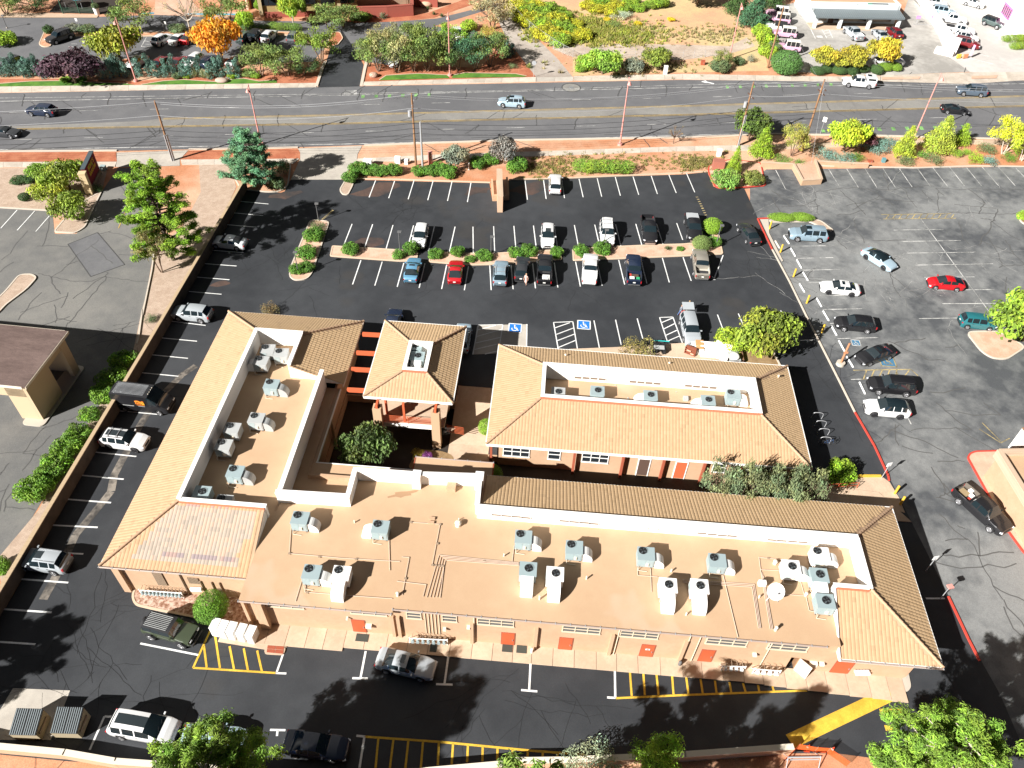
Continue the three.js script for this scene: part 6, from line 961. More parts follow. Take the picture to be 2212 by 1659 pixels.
[[640,1045,1.9,.9,'juniper'],[757,1075,1.4,1.2,'juniper'],[930,1020,2.6,1.4,'blue'],[1050,1045,2.2,1.2,'blue'],[1120,1030,1.8,1.0,'juniper'],[1250,980,2.8,1.8,'blue'],[1330,950,2.2,1.8,'blue'],[1440,1060,1.9,1.3,'olive'],[1550,1020,1.3,1.4,'juniper'],[1620,1050,2,1.3,'olive'],[1770,1015,1.3,1.6,'bright'],[1835,1000,1,1.2,'bright'],[1885,1050,1.6,1.8,'lime'],[1960,980,2.2,1.5,'olive'],[1980,1060,1.8,1.5,'blue'],[2110,1040,1.4,1.5,'juniper'],[2170,990,1.6,1.6,'lime']].forEach(([x,y,r,h,c],i)=>plant('flatbush',`low ${{ juniper: 'green', blue: 'blue green', olive: 'grey green', bright: 'bright green', lime: 'yellow green' }[c]} shrub, number ${['one', 'two', 'three', 'four', 'five', 'six', 'seven', 'eight', 'nine', 'ten', 'eleven', 'twelve', 'thirteen', 'fourteen', 'fifteen', 'sixteen', 'seventeen'][i]} from the left on the bed above the right lot`,z3(x,y),r,h,GREEN[c]));
// far side of the road: hotel garden
plant('broad','orange and gold autumn tree in the hotel car park',z1(1442,402),4.6,z1(1430,82),GREEN.orange);plant('broad','dark purple leaved tree on the lawn by the road',z1(492,540),5.2,z1(490,325),GREEN.purple);plant('broad','yellow green tree in the hotel car park behind the pink lamp mast',z1(788,405),4.4,z1(740,140),[.26,.27,.02]);plant('airy','green tree behind the hotel kerb bed at left',z1(890,198),4.8,z1(870,-10),GREEN.mesq);plant('bare','nearly bare tree beside the hotel plaza',z1(1235,208),3.6,z1(1200,-30),GREEN.pale,{trunk:M.trunkPale});plant('airy','green tree in front of the hotel plaza',z1(1480,165),4.6,z1(1430,-40),GREEN.mesq);plant('broad','tall yellow green tree before the hotel wing',z1(1905,165),2.8,z1(1905,-60),[.22,.3,.02],{trunk:M.trunkPale});plant('airy','green tree at the corner of the hotel wing',z1(2150,200),4,z1(2150,20),GREEN.mesq);plant('airy','feathery green tree beside the hotel drive',z1(2080,400),4.0,z1(2020,170),[.19,.27,.03]);plant('broad','yellow green small tree behind the orange tree',z1(1600,215),1.8,z1(1590,60),GREEN.lime);plant('airy','dark mesquite at the top left corner',z1(40,90),4,z1(20,-60),GREEN.mesq);plant('airy','dark mesquite right of the top left corner',z1(230,70),3.6,z1(200,-60),GREEN.dark);
[[1690,495,4.2,1700,280,'mesq','grey green mesquite behind the lawn, left of a pair'],[1865,490,4,1860,300,'mesq','lighter mesquite behind the lawn, right of a pair'],[1970,480,3,1990,370,'dark','dark low mesquite beside the hotel drive']].forEach(([x,y,r,u,v,c,l])=>plant('airy',l,z1(x,y),r,z1(u,v),GREEN[c]));
[[240,460,4,160,215,'mesq'],[360,470,4,330,180,'pale'],[470,460,4,440,170,'mesq'],[560,460,4,580,160,'mesq'],[640,455,3.8,650,220,'mesq'],[760,455,3.6,760,240,'dark'],[870,450,4,880,220,'spruce'],[960,430,3.6,960,190,'mesq'],[300,330,3.4,300,150,'pale'],[470,330,3.4,500,140,'mesq'],[700,340,3.2,600,150,'bright'],[1010,350,2.6,980,230,'spruce'],[180,430,3,110,250,'mesq'],[840,330,2.6,860,230,'dark']].forEach(([x,y,r,u,v,c],i)=>plant('airy',['leftmost','second','third','fourth','fifth','sixth','seventh','eighth'][i]?['leftmost','second','third','fourth','fifth','sixth','seventh','eighth'][i]+ ' mesquite from the left in the front row behind the lawn':['pale mesquite left behind the front row','mesquite in the middle behind the front row','bright mesquite beside the pink mast behind the front row','dark mesquite at the right end of the grove','mesquite overhanging the hotel drive','low dark mesquite near the white car bay'][i-8],z2(x,y),r,z2(u,v),GREEN[c]));
plant('airy','pale straw coloured tree by the concrete drive',z2(980,185),4.2,z2(960,-20),[.30,.26,.13]);plant('airy','second pale tree at the head of the concrete drive',z2(930,60),3.8,z2(940,-80),[.27,.26,.12]);plant('shrub','yellow green round bush above the white car bay',z2(825,195),1.9,2.4,GREEN.lime);plant('flatbush','yellow reedy bush right of the white car bay',z2(950,250),2.2,3.2,[.3,.27,.04]);plant('shrub','green bush before the red garden wall',z2(125,130),2.3,2.0,[.12,.2,.02]);plant('spiky','pale spiky plant before the red garden wall',z2(265,118),1.5,1.5,[.3,.32,.2]);plant('airy','green tree at the left end of the red garden wall',z2(20,180),3.6,z2(10,20),GREEN.mesq);
[[1075,365,1.5,2.6],[1110,355,1.5,2.4]].forEach(([x,y,r,h],i)=>plant('column',['left blue green upright shrub beside the concrete drive','right blue green upright shrub beside the concrete drive'][i],z2(x,y),r,h,GREEN.blue));
[[560,20],[500,60],[540,95],[590,108]].forEach(([x,y],i)=>plant('spiky',['first','second','third','fourth'][i]+ ' small agave on the red bed by the hotel drive',z2(x+60,y),.7,.8,GREEN.olive,{group:'small agaves on the red bed'}));
plant('flatbush','cactus clump on the red bed by the concrete drive',z2(1110,440),1.3,1,GREEN.olive);plant('spiky','grassy tuft beside the stop sign',z2(1215,440),.9,1,[.3,.33,.1]);
// hedge of upright blue-green shrubs behind the lawn
const ORD=['first','second','third','fourth','fifth','sixth','seventh','eighth','ninth','tenth','eleventh','twelfth','thirteenth','fourteenth','fifteenth','sixteenth','seventeenth','eighteenth'];
{const xs=[10,60,110,155,200,250,290,335,640,690,735,780,830,905,975,1020,1080,1130,1190,1235,1300,1360,1410,1450,1500,1545];xs.forEach((x,i)=>{const sep=x<400;plant('column',`${ORD[sep ? i : i - 8]} blue green upright shrub from the left in the hedge ${sep ? 'left' : 'right'} of the purple tree`,z1(x,(sep?500:505)-(i % 3)*6),1.25+(i % 4)*.12,3.0+(i % 3)*.5,GREEN.blue,{group:sep?'hedge shrubs left of the purple tree':'hedge shrubs right of the purple tree',tr:.15});});}
[[720,400,1.8,1.4,'grey','grey green bush behind the hedge by the pink mast'],[470,205,1.7,1.6,'grey','clipped grey bush beside the black car in the hotel lot'],[510,205,1.5,1.5,'grey','second clipped grey bush in the hotel lot'],[570,210,1.7,1.7,'olive','third clipped grey bush in the hotel lot'],[320,215,1,1.8,'dark','small dark bush on the sandy kerb tip'],[30,285,2.8,2.6,'lime','yellow green bush at the left picture edge of the hotel lot'],[1155,205,1.9,1.7,'olive','clipped green bush beside the bare tree'],[1700,60,1.5,2.6,'bright','upright green bush at the hotel wing corner'],[430,520,1.2,.7,'bright','low round shrub left of the purple tree trunk'],[530,522,1.2,.7,'juniper','low round shrub right of the purple tree trunk'],[1155,505,1.1,1.2,'olive','grassy tuft left of the yuccas'],[1215,505,.8,.8,'lime','small yellow green tuft by the lawn'],[1508,505,1,1,'lime','yellow green tuft right of the yuccas'],[1610,495,1.2,1.2,'mesq','green tuft before the mesquite pair'],[1655,500,1.1,1.1,'bright','bright tuft before the mesquite pair']].forEach(([x,y,r,h,c,l])=>plant('shrub',l,z1(x,y),r,h,GREEN[c]));
[[1265,500],[1320,505],[1350,510]].forEach(([x,y],i)=>plant('spiky',['left','middle','right'][i]+ ' pale yucca of the three before the hedge',z1(x,y),1.3,1.9,[.34,.36,.2]));
plant('hedge','long clipped hedge behind the parked cars of the hotel',z1(1840,195),3.6,1.5,[.09,.16,.015],{rz:1.1,turn:.04});plant('hedge','short dark hedge right of the orange tree',z1(1640,198),2.6,1.5,GREEN.dark,{rz:1.1,turn:.04});
// field across the road
plant('broad','big rounded green bush by the far sidewalk',z2(1690,480),3.6,z2(1690,325),[.17,.28,.025]);plant('shrub','yellow green bush left of the big rounded one',z2(1590,440),1.9,3.2,GREEN.lime);plant('shrub','small green bush left of the big rounded one',z2(1550,460),1.2,1.3,GREEN.bright);plant('shrub','grey bush between the two green ones on the far side',z2(1890,460),2.3,2.8,GREEN.grey);plant('broad','green and yellow tree by the white post on the far side',z2(2040,440),2.9,z2(2010,305),[.17,.22,.025]);
plant('shrub','dark bush beside the far pink lamp mast',z3(240,455),2.2,2.2,GREEN.olive);plant('airy','thin tree beside the far pink lamp mast',z3(250,430),2,z3(250,315),[.17,.2,.05]);plant('ball','large rounded dark green bush by the rental yard',z3(655,475),2.9,4,[.09,.20,.04]);plant('flatbush','grey small bush on the red bank',z3(440,400),1.1,1.6,GREEN.grey);
[[505,240,2,3],[530,300,2.2,3.6],[545,370,2,3],[580,350,1.8,2.6],[360,410,1.4,1.4]].forEach(([x,y,r,h],i)=>plant('shrub',['uppermost','second','third','fourth','small separate'][i]+ ' yellow green bush beside the pink tour cars',z3(x,y),r,h,i<3?GREEN.lime:GREEN.olive));
plant('conifer','dark blue green conifer beside the tour cars',z3(450,165),4.6,z3(440,-60),GREEN.spruce);plant('conifer','darker conifer left of the first at the top edge',z3(350,90),4,z3(340,-120),GREEN.dark);plant('conifer','dark conifer at the top edge behind the tour cars',z3(560,40),4,z3(560,-120),GREEN.dark);plant('broad','dark tree at the top edge of the field',z3(90,40),4,6,GREEN.dark);
[[905,440,2.8,900,290],[1085,450,3,1085,285],[990,450,2.4,990,330],[1270,430,3.2,1290,215]].forEach(([x,y,r,u,v],i)=>plant('broad',['left','third','second','tallest, rightmost'][i]+ ' yellow green tree of the row before the rental yard',z3(x,y),r,z3(u,v),i===3?GREEN.yellow:[.30,.27,.02]));
[[870,480,1.4],[930,465,1.5],[1000,475,1.6],[1090,475,1.9],[1150,465,1.6],[1250,470,1.6],[1300,455,1.6],[1365,450,1.7]].forEach(([x,y,r],i)=>plant('ball',`${ORD[i]} round clipped shrub from the left under the yellow trees by the road`,z3(x,y),r,1.3,i>5?GREEN.bright:GREEN.dark,{group:'clipped shrubs under the yellow trees',rz:1.2}));
[[2130,250],[2190,250],[2180,298]].forEach(([x,y],i)=>plant('hedge',['left clipped hedge block before the white building','right clipped hedge block before the white building','low clipped hedge nearest the road at the right edge'][i],z3(x,y+18),2.3,1.4,[.18,.27,.02],{rz:1.2,turn:.3}));
{// tall weedy shrubs of the field: one by one where they stand out
  const r=rng(64),spots=[];const add=(x,y,k,c)=>spots.push([x,y,k,c]);
  for(const[x,y]of[[1130,60],[1160,110],[1220,90],[1260,60],[1300,110],[1340,60],[1370,120],[1410,60],[1440,100],[1250,140],[1310,170],[1360,200],[1390,150],[1420,180],[1320,230],[1380,250],[1440,230],[1480,200],[1520,160],[1480,140],[1280,200],[1230,150],[1600,40],[1650,60],[1700,50],[1740,80],[1780,40],[1830,60],[1680,20],[1620,10],[1870,20],[1920,50],[1500,250],[1560,230],[1420,270],[2000,30],[2060,20],[1150,20],[1200,30]])add(x,y+20,1.5+r()*1.4,r()<.55?[.34,.34,.012]:[.17,.27,.015]);
  for(const[x,y]of[[1920,155],[2135,128],[1265,15],[1720,130]])add(x,y+8,.9,[.5,.4,.01]);
  spots.forEach(([x,y,k,c],i)=>plant('shrub',c[0]>.45?['small bright yellow bush in the middle of the dry field','small bright yellow bush at the right of the dry field','yellow bush on the bare soil near the top edge','small yellow bush among the green weeds of the field'][i-spots.length+4]:c[0]>.3?'yellow flowering bush of the thicket on the field':'green bush of the thicket on the field',z2(x,y),k,k*1.05,c,{group:c[0]>.45?'lone yellow bushes':c[0]>.3?'yellow thicket bushes':'green thicket bushes'}));
 [[1770,175,2],[1800,115,3],[1840,110,2],[1120,100,2.2]].forEach(([x,y,k],i)=>plant('flatbush',['green weedy bush at the edge of the dry grass','left silvery bush of the field','right silvery bush of the field','silvery bush at the fence'][i],z2(x,y),k,1.4,i?[.34,.38,.26]:GREEN.mesq));
}
// grass tufts: nobody could count them
function tufts(name,label,polys,n,c,s,seed){
  const r=rng(seed),bl=[];const mb=new THREE.BufferGeometry(),pos=[],col=[];for(let k=0;k<9;k++){const a=r()*6.28,q=r()*.5,x=Math.cos(a)*q,z=Math.sin(a)*q,t=r()*6.28;pos.push(x-.12*Math.cos(t),0,z-.12*Math.sin(t),x+.12*Math.cos(t),0,z+.12*Math.sin(t),x*1.7,.5+r()*.5,z*1.7);const f=.7+r()*.5;for(let j=0;j<3;j++)col.push(f,f,f);}
  mb.setAttribute('position',new THREE.Float32BufferAttribute(pos,3));mb.setAttribute('color',new THREE.Float32BufferAttribute(col,3));mb.computeVertexNormals();
  const im=new THREE.InstancedMesh(mb,leafMat([1,1,1],.2),n),m=new THREE.Matrix4(),q=new THREE.Quaternion();
  for(let i=0;i<n;i++){const P=polys[i % polys.length],p=G(lerp(P[0],P[2],.5+(r()+r()+r()- 1.5)*.75),lerp(P[1],P[3],.5+(r()+r()+r()- 1.5)*.75));q.setFromAxisAngle(V(0,1,0),r()*6.28);const k=s*(.5+r());im.setMatrixAt(i,m.compose(p,q,V(k*1.3,k,k*1.3)));const f=.7+r()*.6,cc=c[Math.floor(r()*c.length)];im.setColorAt(i,rgb(cc[0]*f,cc[1]*f,cc[2]*f));}
  im.name=numbered(name);im.castShadow=im.receiveShadow=true;scene.add(im);return tag(im,label,'grass',null,'stuff');
}
const rect=(zf,a,b,c,d)=>[...zf(a,b),...zf(c,d)];
tufts('grass','yellow green weeds and dry grass covering the field across the road',[rect(z2,1330,200,1740,270),rect(z2,1450,120,1700,230),rect(z2,1240,120,1420,230),rect(z2,1600,180,2000,275)],2600,[[.34,.36,.03],[.26,.33,.04],[.44,.38,.10]],.7,3);
tufts('grass','dry straw grass on the open part of the field',[rect(z2,1700,150,2100,280),rect(z3,60,180,430,260),rect(z2,1550,385,2212,470)],800,[[.46,.38,.16],[.40,.33,.16],[.36,.36,.1]],.5,4);
tufts('grass','dry grass patches on the red bank above the parking rows',[rect(z2,1300,1010,2212,1080),rect(z5,1200,60,1500,140),rect(z6,0,30,180,100)],900,[[.42,.33,.12],[.3,.3,.06]],.35,5);
// needle pines: limbs with tufted ends
function pine(label,base,H,R,c,seed,o={}){
  const r=rng(seed),p=base,t=thing('pine_tree',label,'tree',p,0),mb=new MB(),cl=[],lean=V(o.lean?.[0]||0,0,o.lean?.[1]||0),tip=V(lean.x,H,lean.z);
  const trunk=wobble(r,V(0,0,0),tip,6,.25);limb(mb,trunk,R*.06,.05);
  const nb=o.nb||40;for(let i=0;i<nb;i++){const y=lerp(o.low??.22,.98,(i+r()*.5)/nb),w=R*((1-y)**(o.pow??.6))*(.72+r()*.55)+R*.1,a=i*2.4+r(),s=V(0,0,0).lerp(tip,y),e=s.clone().add(V(Math.cos(a)*w,w*(.08+r()*.3),Math.sin(a)*w)),pts=wobble(r,s,e,3,.3);limb(mb,pts,.06+.03*R*(1-y),.02);
    const k=Math.max(2,Math.round(w*1.3));for(let j=0;j<k;j++){const q=lerp(.42,1,(j+r()*.6)/k),m=s.clone().lerp(e,q);cl.push({c:[m.x+(r()- .5)*.9,m.y+.2+r()*.3,m.z+(r()- .5)*.9],r:[.42+r()*.36,.28+r()*.2,.42+r()*.36]});}}
  part('crown',leafCloud(seed,cl,o.n||9000,o.size||.36,{thin:.26,shell:.2,up:.6,hue:.24}),leafMat(c,.25),t);part('trunk',mb.geo,o.trunk||M.bark,t);return t;
}
pine('tall full pine standing on the gravel left of the long wall',G(...z4(1125,690)),heightOf(G(...z4(1125,690)),...z4(1150,45)),4.3,[.19,.31,.02],11,{low:.1,n:34000,size:.36,pow:.4,nb:66});
pine('big pine with pale branches at the lower right corner',V(28.8,0,-20.6),12.2,4.9,[.16,.27,.025],12,{low:.42,n:46000,size:.3,nb:60,pow:.4,trunk:M.trunkPale});
pine('wide pine with pale branches at the lower left edge',V(-18.8,0,-15.6),10.4,4.9,[.15,.245,.025],13,{low:.5,n:36000,size:.3,nb:52,pow:.35,trunk:M.trunkPale});
pine('small upright pine at the bottom edge right of the middle',G(...y5(2010,1180)),7,1.8,[.17,.29,.02],14,{low:.05,n:9000,size:.24,pow:.8});
plant('flatbush','silvery grey green juniper at the bottom edge',G(...y5(1640,1090)),2.3,2.6,[.24,.29,.18],{name:'shrub'});plant('flatbush','second silvery juniper at the bottom edge',G(...y5(1480,1100)),1.5,1.9,[.22,.28,.17]);
// pines just outside the frame whose shadows reach in
pine('pine beyond the lower left corner',V(-52.5,0,-15.6),12,5.8,[.13,.21,.03],15,{n:20000,low:.4,size:.5});
pine('pine beyond the bottom edge, left of the middle',V(-28.0,0,-4.9),19,6.6,[.13,.21,.03],16,{n:26000,low:.58,size:.5,pow:.4});
pine('pine beyond the bottom edge, right of the middle',V(2.0,0,-14),14.5,5.0,[.13,.21,.03],17,{n:19000,low:.35,size:.45});pine('second pine beyond the bottom edge, right of the middle',V(8.6,0,-14.6),13,3.0,[.13,.21,.03],18,{n:11000,low:.4,pow:.9,size:.4});

// ------------------------------------------------------------------ walls, planters, street furniture
function wallThing(name,label,pts,h,w,m,capM,cat='wall',y=0,blocks=0){
  const P=toXZ(pts),t=thing(name,label,cat,V(0,0,0)),b=new MB();
  for(let i=0;i+1<P.length;i++)b.span(P[i],P[i+1],w,y,h-.1,w*.5);part('wall_face',wallUV(b.geo,5),m,t);
  if(blocks){const bg=new THREE.BoxGeometry(blocks-.02,.1,w+.08);for(let i=0;i+1<P.length;i++){const dx=P[i+1][0]- P[i][0],dz=P[i+1][1]- P[i][1],L=Math.hypot(dx,dz),n=Math.round(L/blocks);for(let k=0;k<n;k++){const q=part('cap_block',bg,capM,t);q.position.set(P[i][0]+dx*(k+.5)/n,h-.05,P[i][1]+dz*(k+.5)/n);q.rotation.y=-Math.atan2(dz,dx);}}}
  else{const c=new MB();for(let i=0;i+1<P.length;i++)c.span(P[i],P[i+1],w+.08,h-.097,h,.1);part('coping',c.geo,capM,t);}
  return t;
}
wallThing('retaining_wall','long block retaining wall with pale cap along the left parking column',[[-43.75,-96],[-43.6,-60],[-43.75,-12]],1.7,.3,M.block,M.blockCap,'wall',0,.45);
wallThing('boundary_wall','tan wall with pale top along the bottom left edge behind the dumpsters',[...gp([[-60,1608],[0,1622],[150,1636],[258,1655]]),[-16,-18.6]],1.1,.35,M.stucco,M.cream);
wallThing('boundary_wall','pale wall along the bottom edge below the yellow hatched area',[V(-16,0,-18.4),G(...y5(500,1160)),G(...y5(1110,1105)),G(...y5(1120,1090)),G(...y5(1480,1085)),G(...y6(0,1050)),G(...y6(690,1000))],1.1,.35,M.stucco,M.cream);
// monument planter in the first row
{const t=thing('planter','raised brick coloured planter with a tall slab, seen edge on between the first row bays','planter',V(0,0,0));const a=G(...z5(976,200)),b=G(...z5(984,306)),c=G(...z5(1082,300)),d=G(...z5(1072,188)),e=new MB();
  e.span(toXZ([a])[0],toXZ([b])[0],.25,0,.95).span(toXZ([b])[0],toXZ([c])[0],.3,0,.95,.2).span(toXZ([c])[0],toXZ([d])[0],.25,0,.95);part('planter_wall',e.geo,M.stucco,t);part('soil',flat([a,b,c,d],.6),M.pinkPave,t);
  const s0=G(...z5(1024,100),2.6),s1=G(...z5(1030,278),2.6);part('slab',new MB().span([s0.x,s0.z],[s1.x,s1.z],.75,0,2.6).geo,std({color:rgb(.56,.36,.24)}),t);part('slab_cap',new MB().span([s0.x,s0.z],[s1.x,s1.z],.82,2.6,2.68).geo,M.peachWalk,t);}
wallThing('planter_wall','low peach planter box jutting into the right lot beside the slanted bays',[G(...z6(505,88)),G(...z6(712,100)),G(...z6(768,205)),G(...z6(890,197)),G(...z6(848,72))],.95,.25,M.stucco,M.peachWalk,'planter');
struct('planter_soil',flat(gp([z6(712,95),z6(768,200),z6(885,192),z6(845,70)]),.7),M.pinkPave);
wallThing('low_wall','long low peach wall above the slanted bays of the right lot',[G(...z6(850,74)),G(...z6(1010,84)),G(...z6(1195,92))],.8,.25,M.stucco,M.peachWalk);
solo('equipment_box',new MB().box(G(...z6(225,100)).x,.75,G(...z6(225,100)).z,1.7,1.5,1.2).geo,plain(.34,.12,.08),'red brown utility box beside the leafy bush on the corner bed','utility box');

// poles
function uPole(label,b,tp,o={}){
  const B=G(...b),h=heightOf(B,...tp),t=thing('utility_pole',label,'utility pole',B);part('pole',new MB().cyl(0,0,0,.19,.12,h,9).geo,o.grey?M.galv:M.wood,t);
  if(o.arm)for(const y of o.arm){part('crossarm',box(.1,h-y,0,.14,.14,2.0,o.ry||.3),M.woodDark,t);part('insulator',new MB().cyl(.1,h-y+.07,.8,.05,.04,.22).cyl(.1,h-y+.07,-.8,.05,.04,.22).geo,M.galv,t);}
  if(o.can)part('transformer',new MB().cyl(-.42,h-o.can,.1,.27,.27,.9,12).geo,M.galv,t);
  if(o.sleeve)part('conduit',new MB().cyl(.2,0,.1,.09,.09,h*o.sleeve,7).cyl(-.02,0,.24,.08,.08,h*o.sleeve,7).cyl(.28,0,-.08,.07,.07,h*o.sleeve,7).geo,M.galv,t);
  t.userData.tip=undefined;delete t.userData.tip;return V(B.x,h,B.z);
}
const T1=uPole('dark wooden utility pole by the concrete apron at left',z1(1120,1040),z1(990,655),{sleeve:.45}),T2=uPole('wooden utility pole with a round transformer near the road centre',z2(485,1075),z2(440,605),{arm:[1.6],can:3.4,ry:.2}),T2b=uPole('short grey conduit pole right beside the wooden transformer pole',z2(528,1085),z2(492,790),{grey:1});
const T3=uPole('utility pole with grey sleeved lower half behind the red box',z3(355,945),z3(460,530),{arm:[2.2],can:4,sleeve:.5}),T4=uPole('tall leaning wooden utility pole right of the white sign',z3(770,985),z3(908,512),{arm:[1.3,2.0]}),T5=uPole('wooden utility pole beside the pink tour cars across the road',z3(550,440),z3(628,40));
{const t=thing('overhead_wires','thin overhead wires running along the road between the wooden poles','power line',V(0,0,0));const run=(a,b,sag,m,r=.022)=>{const c=new THREE.QuadraticBezierCurve3(a,a.clone().lerp(b,.5).add(V(0,-sag*2,0)),b);part('wire',new THREE.TubeGeometry(c,24,r,4),m,t);};const off=(p,x,y,z)=>p.clone().add(V(x,y,z));
  const L=off(T1,-55,.5,12),Rr=off(T4,60,0,-6);
  for(const[y,z]of[[-.1,.1],[-.6,-.3],[-2.1,.2]]){run(off(L,0,y,z),off(T1,0,y,z),.9,M.galv);run(off(T1,0,y,z),off(T2,0,y,z),1.1,M.galv);run(off(T2,0,y,z),off(T3,0,y,z),1.5,M.galv);run(off(T3,0,y,z),off(T4,0,y,z),.3,M.galv);run(off(T4,0,y,z),off(Rr,0,y,z),.9,M.galv);}
  for(const y of[-4.4,-5.2,-6]){run(off(L,0,y,.2),off(T1,0,y,.2),.7,M.wireDark,.03);run(off(T1,0,y,.2),off(T2,0,y,.2),.9,M.wireDark,.03);run(off(T2,0,y,.2),off(T3,0,y,.2),1.2,M.wireDark,.03);run(off(T3,0,y,.2),off(T4,0,y,.2),.3,M.wireDark,.03);}run(T4,V(T4.x+.5,0,T4.z+5),0,M.galv,.015);run(T5,off(T4,0,-1,0),.5,M.galv,.015);}
function mast(label,b,tp){const B=G(...b),h=heightOf(B,...tp),t=thing('street_lamp',label,'street lamp',B);part('footing',new MB().cyl(0,0,0,.42,.38,.35,10).geo,M.pink,t);part('pole',new MB().cyl(0,.3,0,.13,.08,h-.3,8).geo,M.pink,t);part('arm',new MB().bar(V(0,h-.1,0),V(.1,h-.35,.9),.05,5).geo,M.pink,t);part('lamp_head',new MB().cyl(.1,h-.75,.9,.34,.12,.42,10).geo,M.pink,t);return t;}
mast('pink street lamp on the lawn beside the purple tree',z1(882,528),z1(745,112));mast('pink street lamp behind the blue green tree',z1(1692,935),z1(1617,545));mast('pink street lamp on the lawn before the mesquite grove',z2(703,490),z2(700,80));mast('pink street lamp on the near bank, middle of the picture',z2(1805,940),z2(1868,500));mast('pink street lamp between the yellow feathery trees at right',z3(1490,910),z3(1660,470));mast('pink street lamp at the edge of the field across the road',z3(300,385),z3(390,20));
function lotLamp(label,b,tp){const B=G(...b,.1),h=heightOf(B,...tp),t=thing('lamp_post',label,'lamp post',V(B.x,.05,B.z));part('post',new MB().cyl(0,0,0,.07,.055,h,8).geo,M.poleGrey,t);part('lamp_head',new MB().box(.12,h,0,.5,.16,.32).geo,M.poleGrey,t);part('base',new MB().cyl(0,0,0,.14,.14,.2,10).geo,M.concrete,t);}
[['upper lamp post of the planted island at left',z4(2065,435),z4(2050,325)],['lower lamp post of the planted island at left',z4(1935,780),z4(1908,640)],['lamp post in the left planting strip beside the white car',z5(383,655),z5(372,508)],['lamp post in the middle planting strip above the blue grey car',z5(970,660),z5(970,540)],['lamp post right behind the large white car in the upper row',z5(1700,605),z5(1712,495)],['leaning looking lamp post at the right strip end near the black sedan',z6(215,600),z6(255,468)],['lamp post at the left edge of the hotel lot',z1(45,180),z1(0,105)],['lamp post behind the white cars in the hotel lot',z1(1065,200),z1(1040,105)]].forEach((a)=>lotLamp(...a));
function bollard(label,b,m=M.yellowPaint,h=1.25,r=.12){const B=G(...b),t=thing('bollard',label,'bollard',B);part('post',new MB().cyl(0,0,0,r,r,h,10).geo,m,t);const g=new THREE.SphereGeometry(r,10,5,0,6.3,0,1.6);g.scale(1,.5,1);g.translate(0,h,0);part('cap',g,m,t);}
[['yellow post at the kerb tip, farthest from the buildings',z6(562,490)],['yellow post beside the tan wheel stop',z6(633,640)],['yellow post above the white sedan in the right lot',z6(718,798)],['yellow post below the white sedan in the right lot',z6(803,970)],['yellow post left of the black car in the right lot',z9(900,165)],['sunlit yellow post at the driveway corner',y3(1373,214)],['yellow post standing in the shade of the tiled roof',y3(1408,284)]].forEach((a)=>bollard(...a));
function stopBar(label,a,b,m=M.whitePaint){const A0=G(...a),B0=G(...b),d=B0.clone().sub(A0),L=Math.min(d.length(),2.4),c=A0.clone().lerp(B0,.5),s=new THREE.Shape([[-.09,0],[.09,0],[.06,.13],[-.06,.13]].map((q)=>new THREE.Vector2(...q))),g=new THREE.ExtrudeGeometry(s,{depth:L,bevelEnabled:false});g.translate(0,0,-L/2);g.rotateY(Math.atan2(d.x,d.z));g.translate(c.x,.012,c.z);tag(part(numbered('wheel_stop'),clean(g),m),label,'wheel stop','concrete wheel stops of the right lot');}
[['first',655,535,690,587],['second',700,615,730,668],['third',740,690,770,745],['fourth',778,768,812,825],['fifth',757,845,790,900],['sixth',866,935,900,995],['seventh',910,1022,947,1085]].forEach(([n,a,b,c,d])=>stopBar(`${n} white concrete wheel stop from the kerb tip in the right lot`,z6(a,b),z6(c,d)));
[['eighth',963,122,998,185],['ninth',1012,218,1050,290],['tenth',1062,322,1105,392],['last',1145,488,1182,565]].forEach(([n,a,b,c,d])=>stopBar(`${n} white concrete wheel stop from the kerb tip in the right lot`,z9(a,b),z9(c,d)));stopBar('tan loose wheel stop lying beside the yellow post',z6(600,568),z6(628,615),M.cream);
{const B=G(...z9(1020,372)),t=thing('sign_post','rust coloured post on a round concrete base in the right lot','post',B);part('footing',new MB().cyl(0,0,0,.5,.48,.4,14).geo,M.concrete,t);part('post',new MB().cyl(0,.4,0,.13,.12,2.9,10).geo,plain(.45,.2,.1),t);part('crossbar',box(0,2.0,.1,.5,.3,.05),plain(.45,.2,.1),t);}
for(const[l,c,s]of[['pale lamp head standing at the end of the red kerb by the driveway',y3(1340,25),1],['pale square sign beside the dark drive, in the tiled roof shade',y3(1640,630),1],['small pink marker post at the kerb of the shaded drive',y3(1735,815),2]]){const B=G(...c,2.2).setY(0),t=thing('sign_post',l,'sign post',B);part('post',new MB().cyl(0,0,0,.04,.04,2.2,6).geo,M.galv,t);part('panel',box(0,2.2,0,.5,s===2?.15:.55,s===2?.4:.04,.3),s===2?M.pink:M.hvacWhite,t);}
